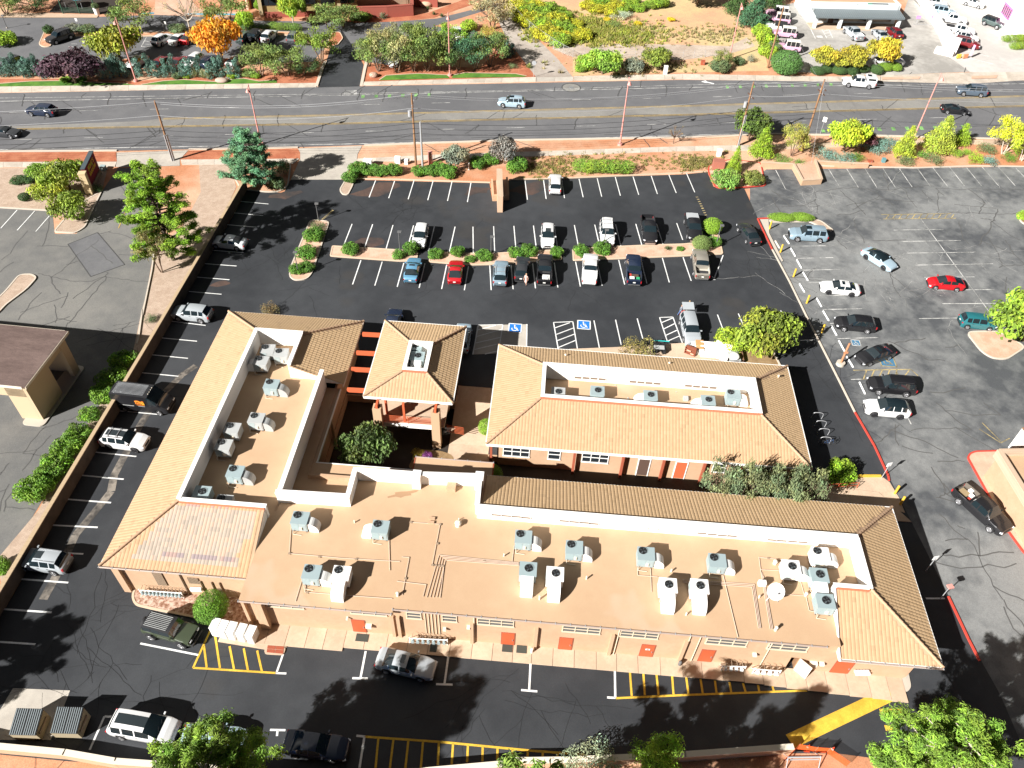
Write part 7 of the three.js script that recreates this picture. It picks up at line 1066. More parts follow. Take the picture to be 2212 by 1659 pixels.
// road signs, cabinets, hydrants
function roadSign(label,b,h,panel,m){const B=G(...b),t=thing('road_sign',label,'road sign',B);part('post',new MB().cyl(0,0,0,.035,.035,h,6).geo,M.galv,t);const g=panel.clone();g.translate(0,h,.05);part('panel',g,m,t);}
const octo=new THREE.CylinderGeometry(.42,.42,.03,8);octo.rotateX(Math.PI/2);roadSign('grey back of an eight sided stop sign by the concrete drive',z2(1245,500),2.6,octo,M.galv);roadSign('white panel sign on a thin post by the green bike lane blocks',z3(890,870),2.6,box(0,0,0,.6,.8,.03,-.5),M.hvacWhite);roadSign('white sign before the yellow trees of the rental yard',z3(1135,470),2.2,box(0,0,0,.5,.7,.03),M.hvacGrey);
roadSign('small white and blue sign in the clipped bushes of the hotel lot',z1(515,190),1.8,box(0,0,0,.4,.55,.03),M.hvacWhite);roadSign('small white sign by the red bed behind the white cars',z1(925,215),1.8,box(0,0,0,.35,.5,.03),M.hvacWhite);roadSign('small sign beside the clipped bush and bare tree',z1(1088,210),1.8,box(0,0,0,.35,.5,.03),M.hvacWhite);
function cabinet(label,b,w,h,d,m,name='utility_box',turn=0){const B=G(...b),t=thing(name,label,'utility box',B,turn);part('housing',new MB().box(0,h/2,0,w,h,d).geo,m,t);part('lid',box(0,h+.02,0,w+.06,.05,d+.06),m,t);part('latch',box(w*.2,h*.55,d/2+.015,.1,.14,.03),M.steel,t);}
cabinet('wide white utility box behind the entrance junipers',z2(175,1078),1.2,1.1,.8,M.hvacWhite);cabinet('white utility box left of the small one by the footpath',z2(366,1056),.8,1.0,.6,M.hvacWhite);cabinet('smallest white utility box left of the transformer pole',z2(422,1062),.5,.7,.5,M.hvacWhite);cabinet('pink tall pedestal right of the grey conduit pole',z2(578,1062),.6,2.0,.5,M.pink);cabinet('thin white marker post on the bank by the grey tree',z2(826,1100),.18,1.1,.18,M.hvacWhite,'marker_post');cabinet('white box alone on the footpath edge near the sleeved pole',z3(232,1010),.7,1.1,.5,M.hvacWhite);cabinet('tall white marker beside the green and yellow tree across the road',z2(2097,480),.7,1.5,.4,M.hvacWhite,'marker_post');cabinet('small teal utility box among the shrubs above the right lot',z3(1298,1050),.5,.6,.5,plain(.1,.25,.27));cabinet('small dark valve box on the bank above the right lot',z3(1215,1048),.7,.2,.5,M.rustDark);cabinet('rust box at the fence corner across the road',z3(128,420),.7,.8,.5,M.rustDark);
cabinet('grey green utility box near the monument sign',z4(672,105),.7,.6,.7,M.hvacSide);
solo('boulder',(()=>{const g=new THREE.DodecahedronGeometry(.9,1);g.scale(1.3,.5,.8);const p=G(...z1(1438,532));g.translate(p.x,.3,p.z);return clean(g);})(),M.rock,'pale flat boulder on the lawn edge by the yuccas','boulder');solo('boulder',(()=>{const g=new THREE.DodecahedronGeometry(.7,1);g.scale(1.2,.7,1);const p=G(...z2(210,497));g.translate(p.x,.3,p.z);return clean(g);})(),M.redGravel,'red boulder beside the grove lawn','boulder');
// monument sign at left
const font=await new FontLoader().loadAsync('fonts/droid/droid_sans_bold.typeface.json');
function letters(txt,size,m,parent,x,y,z,ry=0,name='lettering'){const g=new TextGeometry(txt,{font,size,depth:.03,curveSegments:3});g.computeBoundingBox();g.translate(-(g.boundingBox.max.x+g.boundingBox.min.x)/2,0,0);const k=part(name,g,m,parent);k.position.set(x,y,z);k.rotation.y=ry;return k;}
{const a=G(...z4(585,255)),b=G(...z4(640,135)),L=a.distanceTo(b),t=thing('monument_sign','dark red monument sign with yellow lettering and a tan pillar beside the left lot','sign',a,Math.atan2(b.x-a.x,b.z-a.z)+Math.PI);
  part('pillar',new MB().box(0,1.6,.1,.9,3.2,.8).box(0,3.25,.1,1.0,.12,.9).geo,plain(.55,.43,.25),t);part('base',box(0,.35,-L/2-.3,.8,.7,L),M.tanDark,t);part('panel',box(.02,2.1,-L/2-.45,.5,2.7,L-.2),plain(.20,.008,.018),t);part('cap',box(.02,3.5,-L/2-.45,.62,.12,L),plain(.05,.07,.08),t);
  letters("KING'S",.62,plain(.7,.45,.04),t,-.25,2.55,-L/2-.45,-Math.PI/2);letters('RANSOM',.52,plain(.7,.45,.04),t,-.25,1.75,-L/2-.45,-Math.PI/2);letters("KING'S",.62,plain(.7,.45,.04),t,.29,2.55,-L/2-.45,Math.PI/2);letters('RANSOM',.52,plain(.7,.45,.04),t,.29,1.75,-L/2-.45,Math.PI/2);}
// emblem on the van's side: an orange flame over illegible orange lettering
{const e=part('side_emblem',new MB().box(0,0,0,.01,.01,.01).geo,M.rust,van);e.position.set(.25,1.5,1.035);const or=plain(.72,.2,.01),ye=plain(.75,.42,.02);const f=new MB();for(let i=0;i<6;i++){const g=new THREE.CircleGeometry(.13,10);g.translate(-.38+i*.15,.33+.06*Math.sin(i*1.3),.004*(i % 2)+.002);f.add(g);}part('flame',f.geo,or,e);for(let i=0;i<6;i++)part('letter_mark',box(-.4+i*.17,.08,.01,.1,.24,.012),i<4?or:ye,e);part('letter_mark',box(.05,-.16,.01,.85,.05,.012),or,e);part('letter_mark',box(.1,-.32,.01,.7,.04,.012),M.hvacGrey,e);for(let i=0;i<4;i++)part('roof_light',box(1.15,2.53,-.45+i*.3,.08,.06,.1),M.cream,van);part('side_moulding',box(-1.3,1.1,1.03,1.6,.06,.02),M.hvacGrey,van);}
// dumpsters
for(const[c,l]of[[y4(220,855),'tan dumpster with ribbed black lids, at the far lower left'],[y4(480,845),'tan dumpster with ribbed black lids, nearer the white minivan']]){const B=G(...c),t=thing('dumpster',l,'dumpster',B,.06);const s=new THREE.Shape([[-.85,.15],[.8,.15],[.85,1.15],[-.85,1.65]].map((q)=>new THREE.Vector2(...q))),g=new THREE.ExtrudeGeometry(s,{depth:2.0,bevelEnabled:false});g.translate(0,0,-1);g.rotateY(-Math.PI/2);part('bin',clean(g),plain(.34,.28,.18),t);
  for(const x of[-.5,.5]){const lid=part('lid',new MB().box(0,0,0,.97,.06,1.85).geo,M.black,t);lid.position.set(x,1.45,0);lid.rotation.x=.285;const r=new MB();for(let k=0;k<6;k++)r.box(-.4+k*.16,.05,0,.05,.05,1.8);part('lid_ribs',r.geo,M.greyMetal,lid).userData.kind='stuff';}part('side_sleeve',new MB().box(-1.05,.9,0,.1,.2,1.2).box(1.05,.9,0,.1,.2,1.2).geo,M.tanDark,t);for(const[x,z]of[[-.8,-.6],[.8,-.6],[-.8,.6],[.8,.6]])part('caster',new MB().cyl(x,0,z,.09,.09,.15,8).geo,M.black,t);}
// meters, cabinets, mats and frames along the front wall
function meterBank(label,a,b,n,o={}){const A0=G(...a),B0=G(...b),d=B0.clone().sub(A0),L=d.length(),t=thing('meter_bank',label,'utility meters',A0,-Math.atan2(d.z,d.x));part('frame',new MB().box(L/2,.95,0,L,.07,.07).box(L/2,.3,0,L,.06,.06).box(0,.55,0,.07,1.1,.07).box(L,.55,0,.07,1.1,.07).bar(V(0,1,0),V(0,.1,-.5),.03).bar(V(L,1,0),V(L,.1,-.5),.03).geo,o.m||M.hvacWhite,t);for(let i=0;i<n;i++){const x=L*(i+.6)/(n+.2);part('meter',new MB().box(x,.62,.08,L/n*.5,.34,.22).cyl(x,.8,.08,.07,.07,.12,8).geo,o.mm||M.hvac,t);part('riser',new MB().pipe([V(x,.8,0),V(x,1.15,-.1),V(x,1.15,-.4)],.025,5).geo,o.r||M.tanDark,t);}return t;}
meterBank('row of eleven grey gas meters on a pipe rack before the left wing wall',y1(925,875),y1(1195,895),11);meterBank('white framed row of teal meters left of the silver sedan on the front walk',y5(445,300),y5(688,312),7);meterBank('white pipe rack with meters on the front walk right of the last single door',y6(245,478),y6(390,485),4,{mm:M.hvacWhite});meterBank('white pipe rack with meters beside the open doorway',y6(448,498),y6(615,512),4,{mm:M.hvacWhite});
{const t=thing('electric_meters','five white electric meters on the left wing wall','utility meters',V(0,0,0));for(let i=0;i<5;i++){const p=WZ(...y1(1245+i*14,828),-32.37);part('meter',new MB().box(p.x,p.y,-32.27,.2,.42,.18).geo,M.hvacWhite,t);}const u=thing('electric_meters','white electric meters in two rows right of the wide orange door','utility meters',V(0,0,0));for(let i=0;i<5;i++)for(let j=0;j<2;j++){const p=WZ(...y6(1120+i*19+j*8,474+j*16),-30.27);part('meter',box(p.x,p.y,-30.18,.2,.22,.18),M.hvacWhite,u);}}
[['first',1415,205],['second',1467,218],['third',1522,228],['fourth',1585,240],['last',1645,252]].forEach(([n,x,y])=>{const B=G(...y4(x,y+12),.1),t=thing('utility_cabinet',`${n} tall white cabinet from the left in the row by the yellow hatching`,'utility cabinet',V(B.x,.02,B.z),-.12,'white cabinets by the yellow hatching');part('cabinet_body',new MB().box(0,.65,0,.62,1.3,.95).geo,M.hvacWhite,t);part('cabinet_door',box(0,.62,.485,.54,1.15,.03),M.white,t);part('cap',box(0,1.32,0,.66,.05,1.0),M.white,t);});
[['dark door mat below the leftmost orange door',135,262,1.05],['left one of two dark mats before the second orange door',1075,330,.85],['right one of two dark mats before the second orange door',1168,337,.85],['dark mat beside the white meter frame',597,328,.55]].forEach(([l,x,y,w])=>{const p=G(...y5(x,y),.14);solo('door_mat',new MB().box(p.x,.15,p.z,w,.03,.66).geo,plain(.05,.055,.045),l,'door mat');});
bollard('short white post with dark base on the front walk edge',y5(1233,360),M.hvacWhite,.7,.1);bollard('short dark fixture on the front walk near the third door',y5(2190,440),M.poleGrey,.6,.14);
// bicycle racks in the shade edge and a bicycle
function loopRack(label,c){const B=G(...c),t=thing('bike_rack',label,'bike rack',B);part('loop',new THREE.TubeGeometry(new THREE.CatmullRomCurve3([V(-.55,0,0),V(-.55,.7,0),V(-.4,.9,0),V(.4,.9,0),V(.55,.7,0),V(.55,0,0)]),20,.035,6),M.galv,t);}
[['first',865,722],['second',885,775],['third',905,826],['last',915,880]].forEach(([n,x,y])=>loopRack(`${n} steel bike rack loop from the top beside the middle building`,z9(x,y)));
{const B=G(...z9(938,892)),t=thing('bicycle','bicycle locked to the lowest bike rack loop','bicycle',B,.1);for(const x of[-.52,.52]){const g=new THREE.TorusGeometry(.33,.025,6,22);g.translate(x,.34,0);const w=part('wheel',g,M.rubber,t);const s=new MB();for(let k=0;k<5;k++){const a=k*.628;s.bar(V(x-.32*Math.cos(a),.34-.32*Math.sin(a),0),V(x+.32*Math.cos(a),.34+.32*Math.sin(a),0),.004,3);}part('spokes',s.geo,M.chrome,w);}part('bike_frame',new MB().bar(V(-.52,.34,0),V(-.1,.32,0),.02).bar(V(-.52,.34,0),V(-.18,.78,0),.018).bar(V(-.1,.32,0),V(-.2,.88,0),.022).bar(V(-.18,.78,0),V(.38,.82,0),.02).bar(V(-.1,.32,0),V(.38,.76,0),.022).bar(V(.36,.95,0),V(.52,.34,0),.02).geo,plain(.02,.05,.12),t);part('saddle',box(-.2,.9,0,.26,.06,.14),M.black,t);part('handlebar',new MB().bar(V(.36,.98,-.28),V(.36,.98,.28),.018).geo,M.black,t);}
{const a=G(...y3(935,190)),b=G(...y3(1125,180)),t=thing('handrail','red handrail beside the shaded ramp between the buildings','handrail',V(0,0,0));const g=new MB();for(const k of[.5,.95])g.bar(V(a.x,k,a.z),V(b.x,k,b.z),.03);for(const q of[0,.33,.66,1]){const p=a.clone().lerp(b,q);g.bar(V(p.x,0,p.z),V(p.x,.95,p.z),.03);}part('rails',g.geo,M.rust,t);}
// goods on the terrace behind the middle building
const item=(name,label,cat,c,y,build,turn=0)=>{const B=G(...c,y),t=thing(name,label,cat,V(B.x,.12,B.z),turn);build(t);return t;};
for(const[l,c,w,h,d,ry,tilt]of[['white mattress leaning on the terrace wall, left one',z9(165,275),1.9,.25,1.9,0,.5],['white mattress leaning crooked, right one',z9(255,285),1.9,.25,2.1,-.4,.5]])item('mattress',l,'mattress',c,.4,(t)=>{const m=part('pad',box(0,.62,0,w,h,d),M.white,t);m.rotation.x=tilt;const q=part('piping',new MB().box(0,.62,0,w+.03,.04,d+.03).geo,M.cream,t);q.rotation.x=tilt;},ry);
item('bookcase','red brown wooden shelf unit at the left end of the terrace goods','bookcase',z9(50,290),.4,(t)=>{const b=new MB();b.box(0,.5,-.2,1.3,1.0,.05).box(-.63,.5,0,.05,1,.45).box(.63,.5,0,.05,1,.45);part('carcass',b.geo,plain(.25,.07,.035),t);for(const y of[.03,.35,.68,.98])part('shelf',box(0,y,0,1.25,.04,.44),plain(.28,.08,.04),t);part('books',new MB().box(-.2,.5,0,.5,.24,.25).box(.25,.16,0,.4,.2,.25).geo,M.pinkPave,t);},-.45);
item('cardboard_box','stack of white and brown boxes beside the shelf unit','box stack',z9(105,275),.4,(t)=>{part('carton',box(0,.35,0,1.0,.7,1.1),M.hvacWhite,t);part('carton',box(0,.8,-.5,.9,.5,.7),plain(.5,.27,.11),t);part('carton',box(.02,.78,.2,.85,.12,.35),plain(.5,.27,.11),t);});item('cabinet','small white cabinet behind the shelf unit','cabinet',z9(68,248),.4,(t)=>{part('case',box(0,.4,0,.7,.8,.6),M.hvacWhite,t);part('drawer',box(0,.5,.31,.6,.25,.03),M.white,t);});
item('table','grey slatted table heaped with white cloths at the right end of the terrace goods','table',z9(325,320),.5,(t)=>{part('tabletop',box(0,.72,0,1.3,.06,2.0),M.hvacGrey,t);for(const[x,z]of[[-.6,-.9],[.6,-.9],[-.6,.9],[.6,.9]])part('leg',box(x,.35,z,.07,.7,.07),M.hvacGrey,t);const g=new THREE.DodecahedronGeometry(.55,1);g.scale(1,.5,1.1);g.translate(0,.95,.5);part('cloths',g,M.white,t);},.1);item('bench','brown slatted bench on the sand corner behind the middle building','bench',z9(372,315),.4,(t)=>{for(let k=0;k<8;k++)part('slat',box(0,.5,-.85+k*.24,.6,.05,.12),M.wood,t);part('frame',new MB().box(-.28,.25,0,.06,.5,1.9).box(.28,.25,0,.06,.5,1.9).geo,M.woodDark,t);});
item('bin','teal plastic tub behind the shelf unit','tub',z9(32,230),.4,(t)=>{part('tub',new MB().cyl(0,0,0,.28,.36,.6,12).geo,M.teal,t);part('rim',new MB().cyl(0,.6,0,.38,.38,.05,12).geo,M.teal,t);});item('sofa','white covered armchair under the yellow green tree','armchair',z9(300,235),.5,(t)=>{part('seat',box(0,.35,0,1,.4,.9),M.hvacWhite,t);part('backrest',box(0,.7,-.4,1,.7,.2),M.hvacWhite,t);part('arm',box(-.5,.45,0,.18,.55,.9),M.hvacWhite,t);part('arm',box(.5,.45,0,.18,.55,.9),M.hvacWhite,t);},.5);
item('utility_cart','dark trailer cart with teal bars beside the brown bush behind the building','cart',z8(2060,268),.4,(t)=>{part('bed',box(0,.5,0,1.4,.35,1.1),M.black,t);part('panel',box(-.1,.75,.3,1.2,.08,.6),M.hvacGrey,t);part('bar',new MB().bar(V(-.7,.95,-.6),V(1.1,.95,-.6),.06).geo,M.teal,t);for(const[x,z]of[[-.5,.55],[.5,.55],[-.5,-.55],[.5,-.55]]){const g=new THREE.CylinderGeometry(.25,.25,.12,14);g.rotateX(Math.PI/2);g.translate(x,.25,z);part('wheel',g,M.rubber,t);}});
// orange netting, cones and barricade at the bottom edge
{const pts=[y6(625,1095),y6(735,985),y6(850,1005),y6(930,1010),y6(1060,1100)].map((c)=>G(...c)),t=thing('safety_fence','sagging orange safety netting at the bottom edge','safety fence',V(0,0,0)),or=plain(.72,.11,.015),g=new MB();for(let i=0;i+1<pts.length;i++){const a=pts[i],b=pts[i+1],n=Math.round(a.distanceTo(b)/.12);for(let k=0;k<10;k++)g.bar(a.clone().add(V(0,.1+k*.1,0)),b.clone().add(V(0,.1+k*.1,0)),.016,4);for(let k=0;k<=n;k++){const p=a.clone().lerp(b,k/n);g.bar(V(p.x,.1,p.z),V(p.x,1.0,p.z),.014,4);}}part('netting',g.geo,or,t).userData.kind='stuff';pts.forEach((p)=>part('stake',new MB().cyl(p.x,0,p.z,.03,.03,1.15,6).geo,M.wood,t));
  for(const[c,l]of[[y6(800,985),'left orange traffic cone behind the netting'],[y6(958,1000),'right orange traffic cone behind the netting']]){const B=G(...c),k=thing('traffic_cone',l,'traffic cone',B);part('cone',new MB().cyl(0,.05,0,.17,.03,.85,12).geo,plain(.75,.07,.02),k);part('base',box(0,.03,0,.45,.06,.45),plain(.7,.08,.02),k);part('collar',new MB().cyl(0,.45,0,.108,.08,.17,12).geo,M.white,k);}
  const a=G(...y6(660,1065)),b=G(...y6(870,1062)),q=thing('barricade','grey pipe barricade behind the orange netting','barricade',V(0,0,0));part('pipe',new MB().bar(a.clone().setY(.9),b.clone().setY(.9),.07,8).bar(a.clone().setY(.4),b.clone().setY(.4),.05,8).geo,M.galv,q);for(const p of[a,b])part('stand',new MB().bar(p.clone().setY(1),p.clone().add(V(0,0,.6)),.04).bar(p.clone().setY(1),p.clone().add(V(0,0,-.6)),.04).geo,M.galv,q);}
// chain-link fence by the concrete drive
{const t=thing('chain_link_fence','chain link fence between the concrete drive and the weedy field','fence',V(0,0,0)),P=[z2(1085,60),z2(1175,165),z2(1265,240),z2(1375,318),z2(1500,390)].map((c)=>G(...c)),mesh=new MB(),rail=new MB();for(let i=0;i+1<P.length;i++){const a=P[i],b=P[i+1],n=Math.max(2,Math.round(a.distanceTo(b)/3));for(let k=0;k<n;k++)part('fence_post',new MB().cyl(0,0,0,.04,.04,1.9,6).geo,M.galv,t).position.copy(a.clone().lerp(b,k/n));rail.bar(a.clone().setY(1.85),b.clone().setY(1.85),.025,5);const m=Math.round(a.distanceTo(b)/.35);for(let k=0;k<m;k++){const p=a.clone().lerp(b,k/m),q=a.clone().lerp(b,Math.min(1,(k+4)/m));mesh.bar(p.clone().setY(.05),q.clone().setY(1.8),.006,3).bar(q.clone().setY(.05),p.clone().setY(1.8),.006,3);}}part('top_rail',rail.geo,M.galv,t);part('wire_mesh',mesh.geo,M.galv,t).userData.kind='stuff';
  const u=thing('wire_fence','thin wire fence along the dirt track across the road','fence',V(0,0,0)),Q2=[z2(1500,365),z2(1800,372),z2(2212,378),z3(280,375)].map((c)=>G(...c)),w=new MB();for(let i=0;i+1<Q2.length;i++){for(let k=0;k<4;k++)part('fence_post',new MB().cyl(0,0,0,.035,.035,1.6,5).geo,M.galv,u).position.copy(Q2[i].clone().lerp(Q2[i+1],k/4));for(const y of[.6,1.1,1.55])w.bar(Q2[i].clone().setY(y),Q2[i+1].clone().setY(y),.012,4);}part('wire',w.geo,M.galv,u);}

// ------------------------------------------------------------------ buildings round about
{// tan gateway building at the left edge
  const B1=G(91.8,908),B2=G(168.8,800),h=heightOf(B1,45,829.6),dir=B2.clone().sub(B1).normalize(),side=V(dir.z,0,-dir.x);if(side.x>0)side.negate();const L=B1.distanceTo(B2),t=thing('gate_building','tan building with flat brown roof and wide openings at the left edge','building',B1,Math.atan2(-dir.z,dir.x));
  // local x runs along the right wall, local z away from it
  const sg=V(0,0,1).applyAxisAngle(V(0,1,0),t.rotation.y).dot(side)>0?1:-1,Wd=26;
  part('roof',new MB().box(L/2,h+.06,sg*(Wd/2-.35),L+.9,.12,Wd+.7).geo,M.brownRoof,t);part('roof_edge',new MB().box(-.47,h-.05,sg*(Wd/2-.35),.08,.3,Wd).box(L+.47,h-.05,sg*(Wd/2-.35),.08,.3,Wd).box(L/2,h-.05,sg*-.72,L+.9,.3,.08).geo,M.cream,t);
  const w=new MB();w.box(L*.26,h/2,0,L*.52,h,.35).box(L*.93,h/2,0,L*.14,h,.5).box(L*.7,h*.87,0,L*.36,h*.26,.35);w.box(.17,h*.82,sg*Wd/2,.35,h*.36,Wd).box(.17,h/2,sg*1.15,.35,h,2.0).box(.17,h/2,sg*(Wd-1),.35,h,2);w.box(L-.17,h/2,sg*Wd/2,.35,h,Wd).box(L/2,h/2,sg*Wd*.45,L,h,.35);part('wall',wallUV(w.geo,8),plain(.5,.38,.24),t);
  part('footing',prism(roundPts([[-.9,-.6*sg],[L+.6,-.6*sg],[L+.6,1.2*sg],[-.9,1.8*sg]].map(([x,z])=>[x,z]),.6),0,.14),M.concrete,t);}
{// pink walk and building at the right edge
  const q=(x,y)=>[(2700+x/4.147)*KD,(1250+y/4.147)*KD];island('sidewalk',gp([q(545,380),q(570,330),q(640,300),q(945,293),q(1300,300),q(1500,1700),q(1244,1560),q(1040,1280)]),M.peachWalk,M.redPaint,.5);
  const h=4.2,a=G(...q(960,290),h),b=G(...q(1244,745),h),d=b.clone().sub(a),L=30,u=d.normalize(),n=V(-u.z,0,u.x);if(n.x<0)n.negate();const c=(s,k)=>{const p=a.clone().addScaledVector(u,s).addScaledVector(n,k);return[p.x,p.z];},t=thing('shop_building','peach building with pale parapet and recessed roof at the right edge','building',V(0,0,0));
  part('wall',wallUV(prism([c(0,.2),c(L,.2),c(L,20),c(0,20)],0,h-.6),8),M.stucco,t);part('parapet',new MB().span(c(0,0),c(L,0),.5,h-1,h,.3).span(c(0,0),c(0,20),.5,h-1,h-.01).geo,M.peachWalk,t);part('roof',flat([c(0,0),c(L,0),c(L,20),c(0,20)],h-.55,null,20),M.roofFlat,t);
  const s=thing('shade_wall','white slanted wall with a brown top beside the right edge building','wall',V(0,0,0));const p0=G(...q(1060,268)),p1=G(...q(1290,268));part('panel',new MB().span([p0.x,p0.z],[p1.x,p1.z],.4,0,3).geo,M.white,s);part('cap',new MB().span([p0.x,p0.z],[p1.x,p1.z],.5,3,3.12).geo,M.wood,s);roadSign('white marker post standing on the pink walk at right',q(960,690),.8,box(0,0,0,.5,.4,.3),M.hvacWhite);}
{// rental office with grey metal roof
  const t=thing('rental_office','pale blue rental office with ribbed grey metal roof and dark sign','building',V(0,0,0)),p=(x,y,h=0)=>G(...z3(x,y),h),A0=p(845,186),A1=p(1392,197),ux=A1.clone().sub(A0).normalize(),uz=V(-ux.z,0,ux.x);if(uz.z>0)uz.negate();const L=A0.distanceTo(A1),at=(s,k,y)=>A0.clone().addScaledVector(ux,s).addScaledVector(uz,k).setY(y),ry=-Math.atan2(ux.z,ux.x),he=2.55,pale=plain(.6,.64,.64);
  const bx=(name,s,k,y,sx,sy,sz,m,par=t)=>{const c=at(s,k,y);return part(name,box(c.x,c.y,c.z,sx,sy,sz,ry),m,par);};
  bx('walk',L/2,1.3,.08,L+1,.16,3.4,M.peachWalk);[.15,L*.3,L*.64,L*.985].forEach((s)=>bx('column',s,.15,he/2,.55,he,.7,pale));bx('wall',L/2,8,1.85,L+.6,3.7,10,pale);for(const[s,w]of[[2.2,2.6],[6.4,3],[L*.56,4],[L*.83,5]]){const g=bx('shop_window',s,2.93,1.45,w,1.9,.12,M.hvacGrey);bx('pane',s,2.9,1.45,w-.25,1.65,.12,M.glass,g);}const dr=bx('door',4.4,2.92,1.1,1.1,2.2,.12,M.woodDark);bx('handle',4.8,2.85,1.1,.05,.3,.05,M.steel,dr);
  const r0=at(-.3,-.5,he),r1=at(L+.4,-.5,he),r2=at(L+.4,3.9,3.0),r3=at(-.3,3.9,3.0);part('metal_roof',new MB().quad(r0,r1,r2,r3).geo,M.greyMetal,t);const n=Math.round(L/.42);for(let i=0;i<=n;i++)part('roof_seam',new MB().bar(r0.clone().lerp(r1,i/n).add(V(0,.03,0)),r3.clone().lerp(r2,i/n).add(V(0,.03,0)),.03,4).geo,plain(.24,.27,.28),t);bx('fascia',L/2,-.52,he-.12,L+.7,.26,.08,M.greyMetal);
  bx('parapet',L*.25,3.5,3.3,L*.52,1.4,.7,pale);bx('parapet',L*.76,4.25,3.25,L*.5,1.1,.5,pale);bx('parapet',L+.2,7.5,3.25,.5,1.4,9,pale);bx('roof',L/2,9,3.72,L+.2,.2,9,M.roofFlat);
  const sg=at(L*.77,3.85,3.4),sb=part('sign',box(sg.x,sg.y,sg.z,4.3,.85,.25,ry),M.black,t);bx('sign_tab',L*.77-1.75,3.7,3.4,.9,.84,.06,plain(.0,.36,.16),sb);const c0=at(L*.77,3.66,3.25);letters('enterprise',.46,M.white,sb,c0.x,c0.y,c0.z,ry);
  bx('wall_lamp',-.2,2,3.0,.2,.3,.2,M.hvacGrey);}
{// white yard wall, white building with pink grille
  const P=[z3(1480,-60),z3(1560,60),z3(1650,200),z3(1745,320)].map((c)=>G(...c));wallThing('yard_wall','white wall between the rental yard and the white car yard',P,2.1,.4,M.white,M.white);const e=G(...z3(1725,345)),t=thing('gate_pier','white block pier with grille at the road end of the yard wall','pier',e,-.5);part('block',box(0,1.5,0,2.4,3,1.2),M.white,t);part('block',box(-.8,.5,1.1,3.4,1.0,1.3),M.white,t);for(let i=0;i<2;i++)part('slit',box(.5+i*.35,2.2,.612,.12,.9,.03),M.hvacGrey,t);
  const a=G(...z3(1895,0)),b=G(...z3(2075,205)),c=G(...z3(2150,270)),u=b.clone().sub(a).normalize(),n=V(-u.z,0,u.x);if(n.x<0)n.negate();const at=(s,k,y)=>a.clone().addScaledVector(u,s).addScaledVector(n,k).setY(y),L=a.distanceTo(b),ry=-Math.atan2(u.z,u.x),w=thing('white_building','bright white building with pink window grille at the top right corner','building',V(0,0,0)),bx=(nm,s,k,y,sx,sy,sz,m,par=w)=>{const q=at(s,k,y);return part(nm,box(q.x,q.y,q.z,sx,sy,sz,ry),m,par);};
  bx('wall',L/2-10,12,2.6,L+28,5.2,22,M.white);bx('parapet',L/2-10,1.2,5.5,L+28,.6,.4,M.white);bx('planter',L+2,.2,.45,7,.9,1.4,M.white);const s0=L*.78;const fr=bx('window_frame',s0,.95,2.7,4.6,2.2,.16,plain(.75,.2,.5));for(let i=0;i<5;i++)bx('pane',s0-1.75+i*.87,.86,2.7,.5,1.7,.06,M.glass,fr);
  for(const[x,y,l]of[[1513,128,'left pink sign on the yard gate'],[1612,122,'right pink sign on the yard gate']])roadSign(l,z3(x,y+25),1.3,box(0,0,0,.9,.6,.04),M.pinkSign||(M.pinkSign=plain(.75,.22,.5)));const g0=G(...z3(1490,160)),g1=G(...z3(1615,165)),gt=thing('yard_gate','wire mesh gate of the white yard','gate',V(0,0,0)),gm=new MB();for(let i=0;i<=14;i++){const q=g0.clone().lerp(g1,i/14);gm.bar(q.clone().setY(.1),q.clone().setY(1.5),.015,4);}gm.bar(g0.clone().setY(1.5),g1.clone().setY(1.5),.03).bar(g0.clone().setY(.1),g1.clone().setY(.1),.03);part('mesh_panel',gm.geo,M.galv,gt).userData.kind='stuff';
  const fg=G(...z3(1800,378)),f=thing('roadside_flags','low bed with yellow and orange banners before the white pier','banner',fg,.4);part('banner',box(-.6,.5,0,.9,.7,.3),plain(.7,.5,.05),f);part('banner',box(.7,.5,.3,1.1,.7,.3),plain(.7,.25,.12),f);part('flag',box(1.9,1.5,.3,.05,2.0,.5),plain(.7,.35,.6),f);}
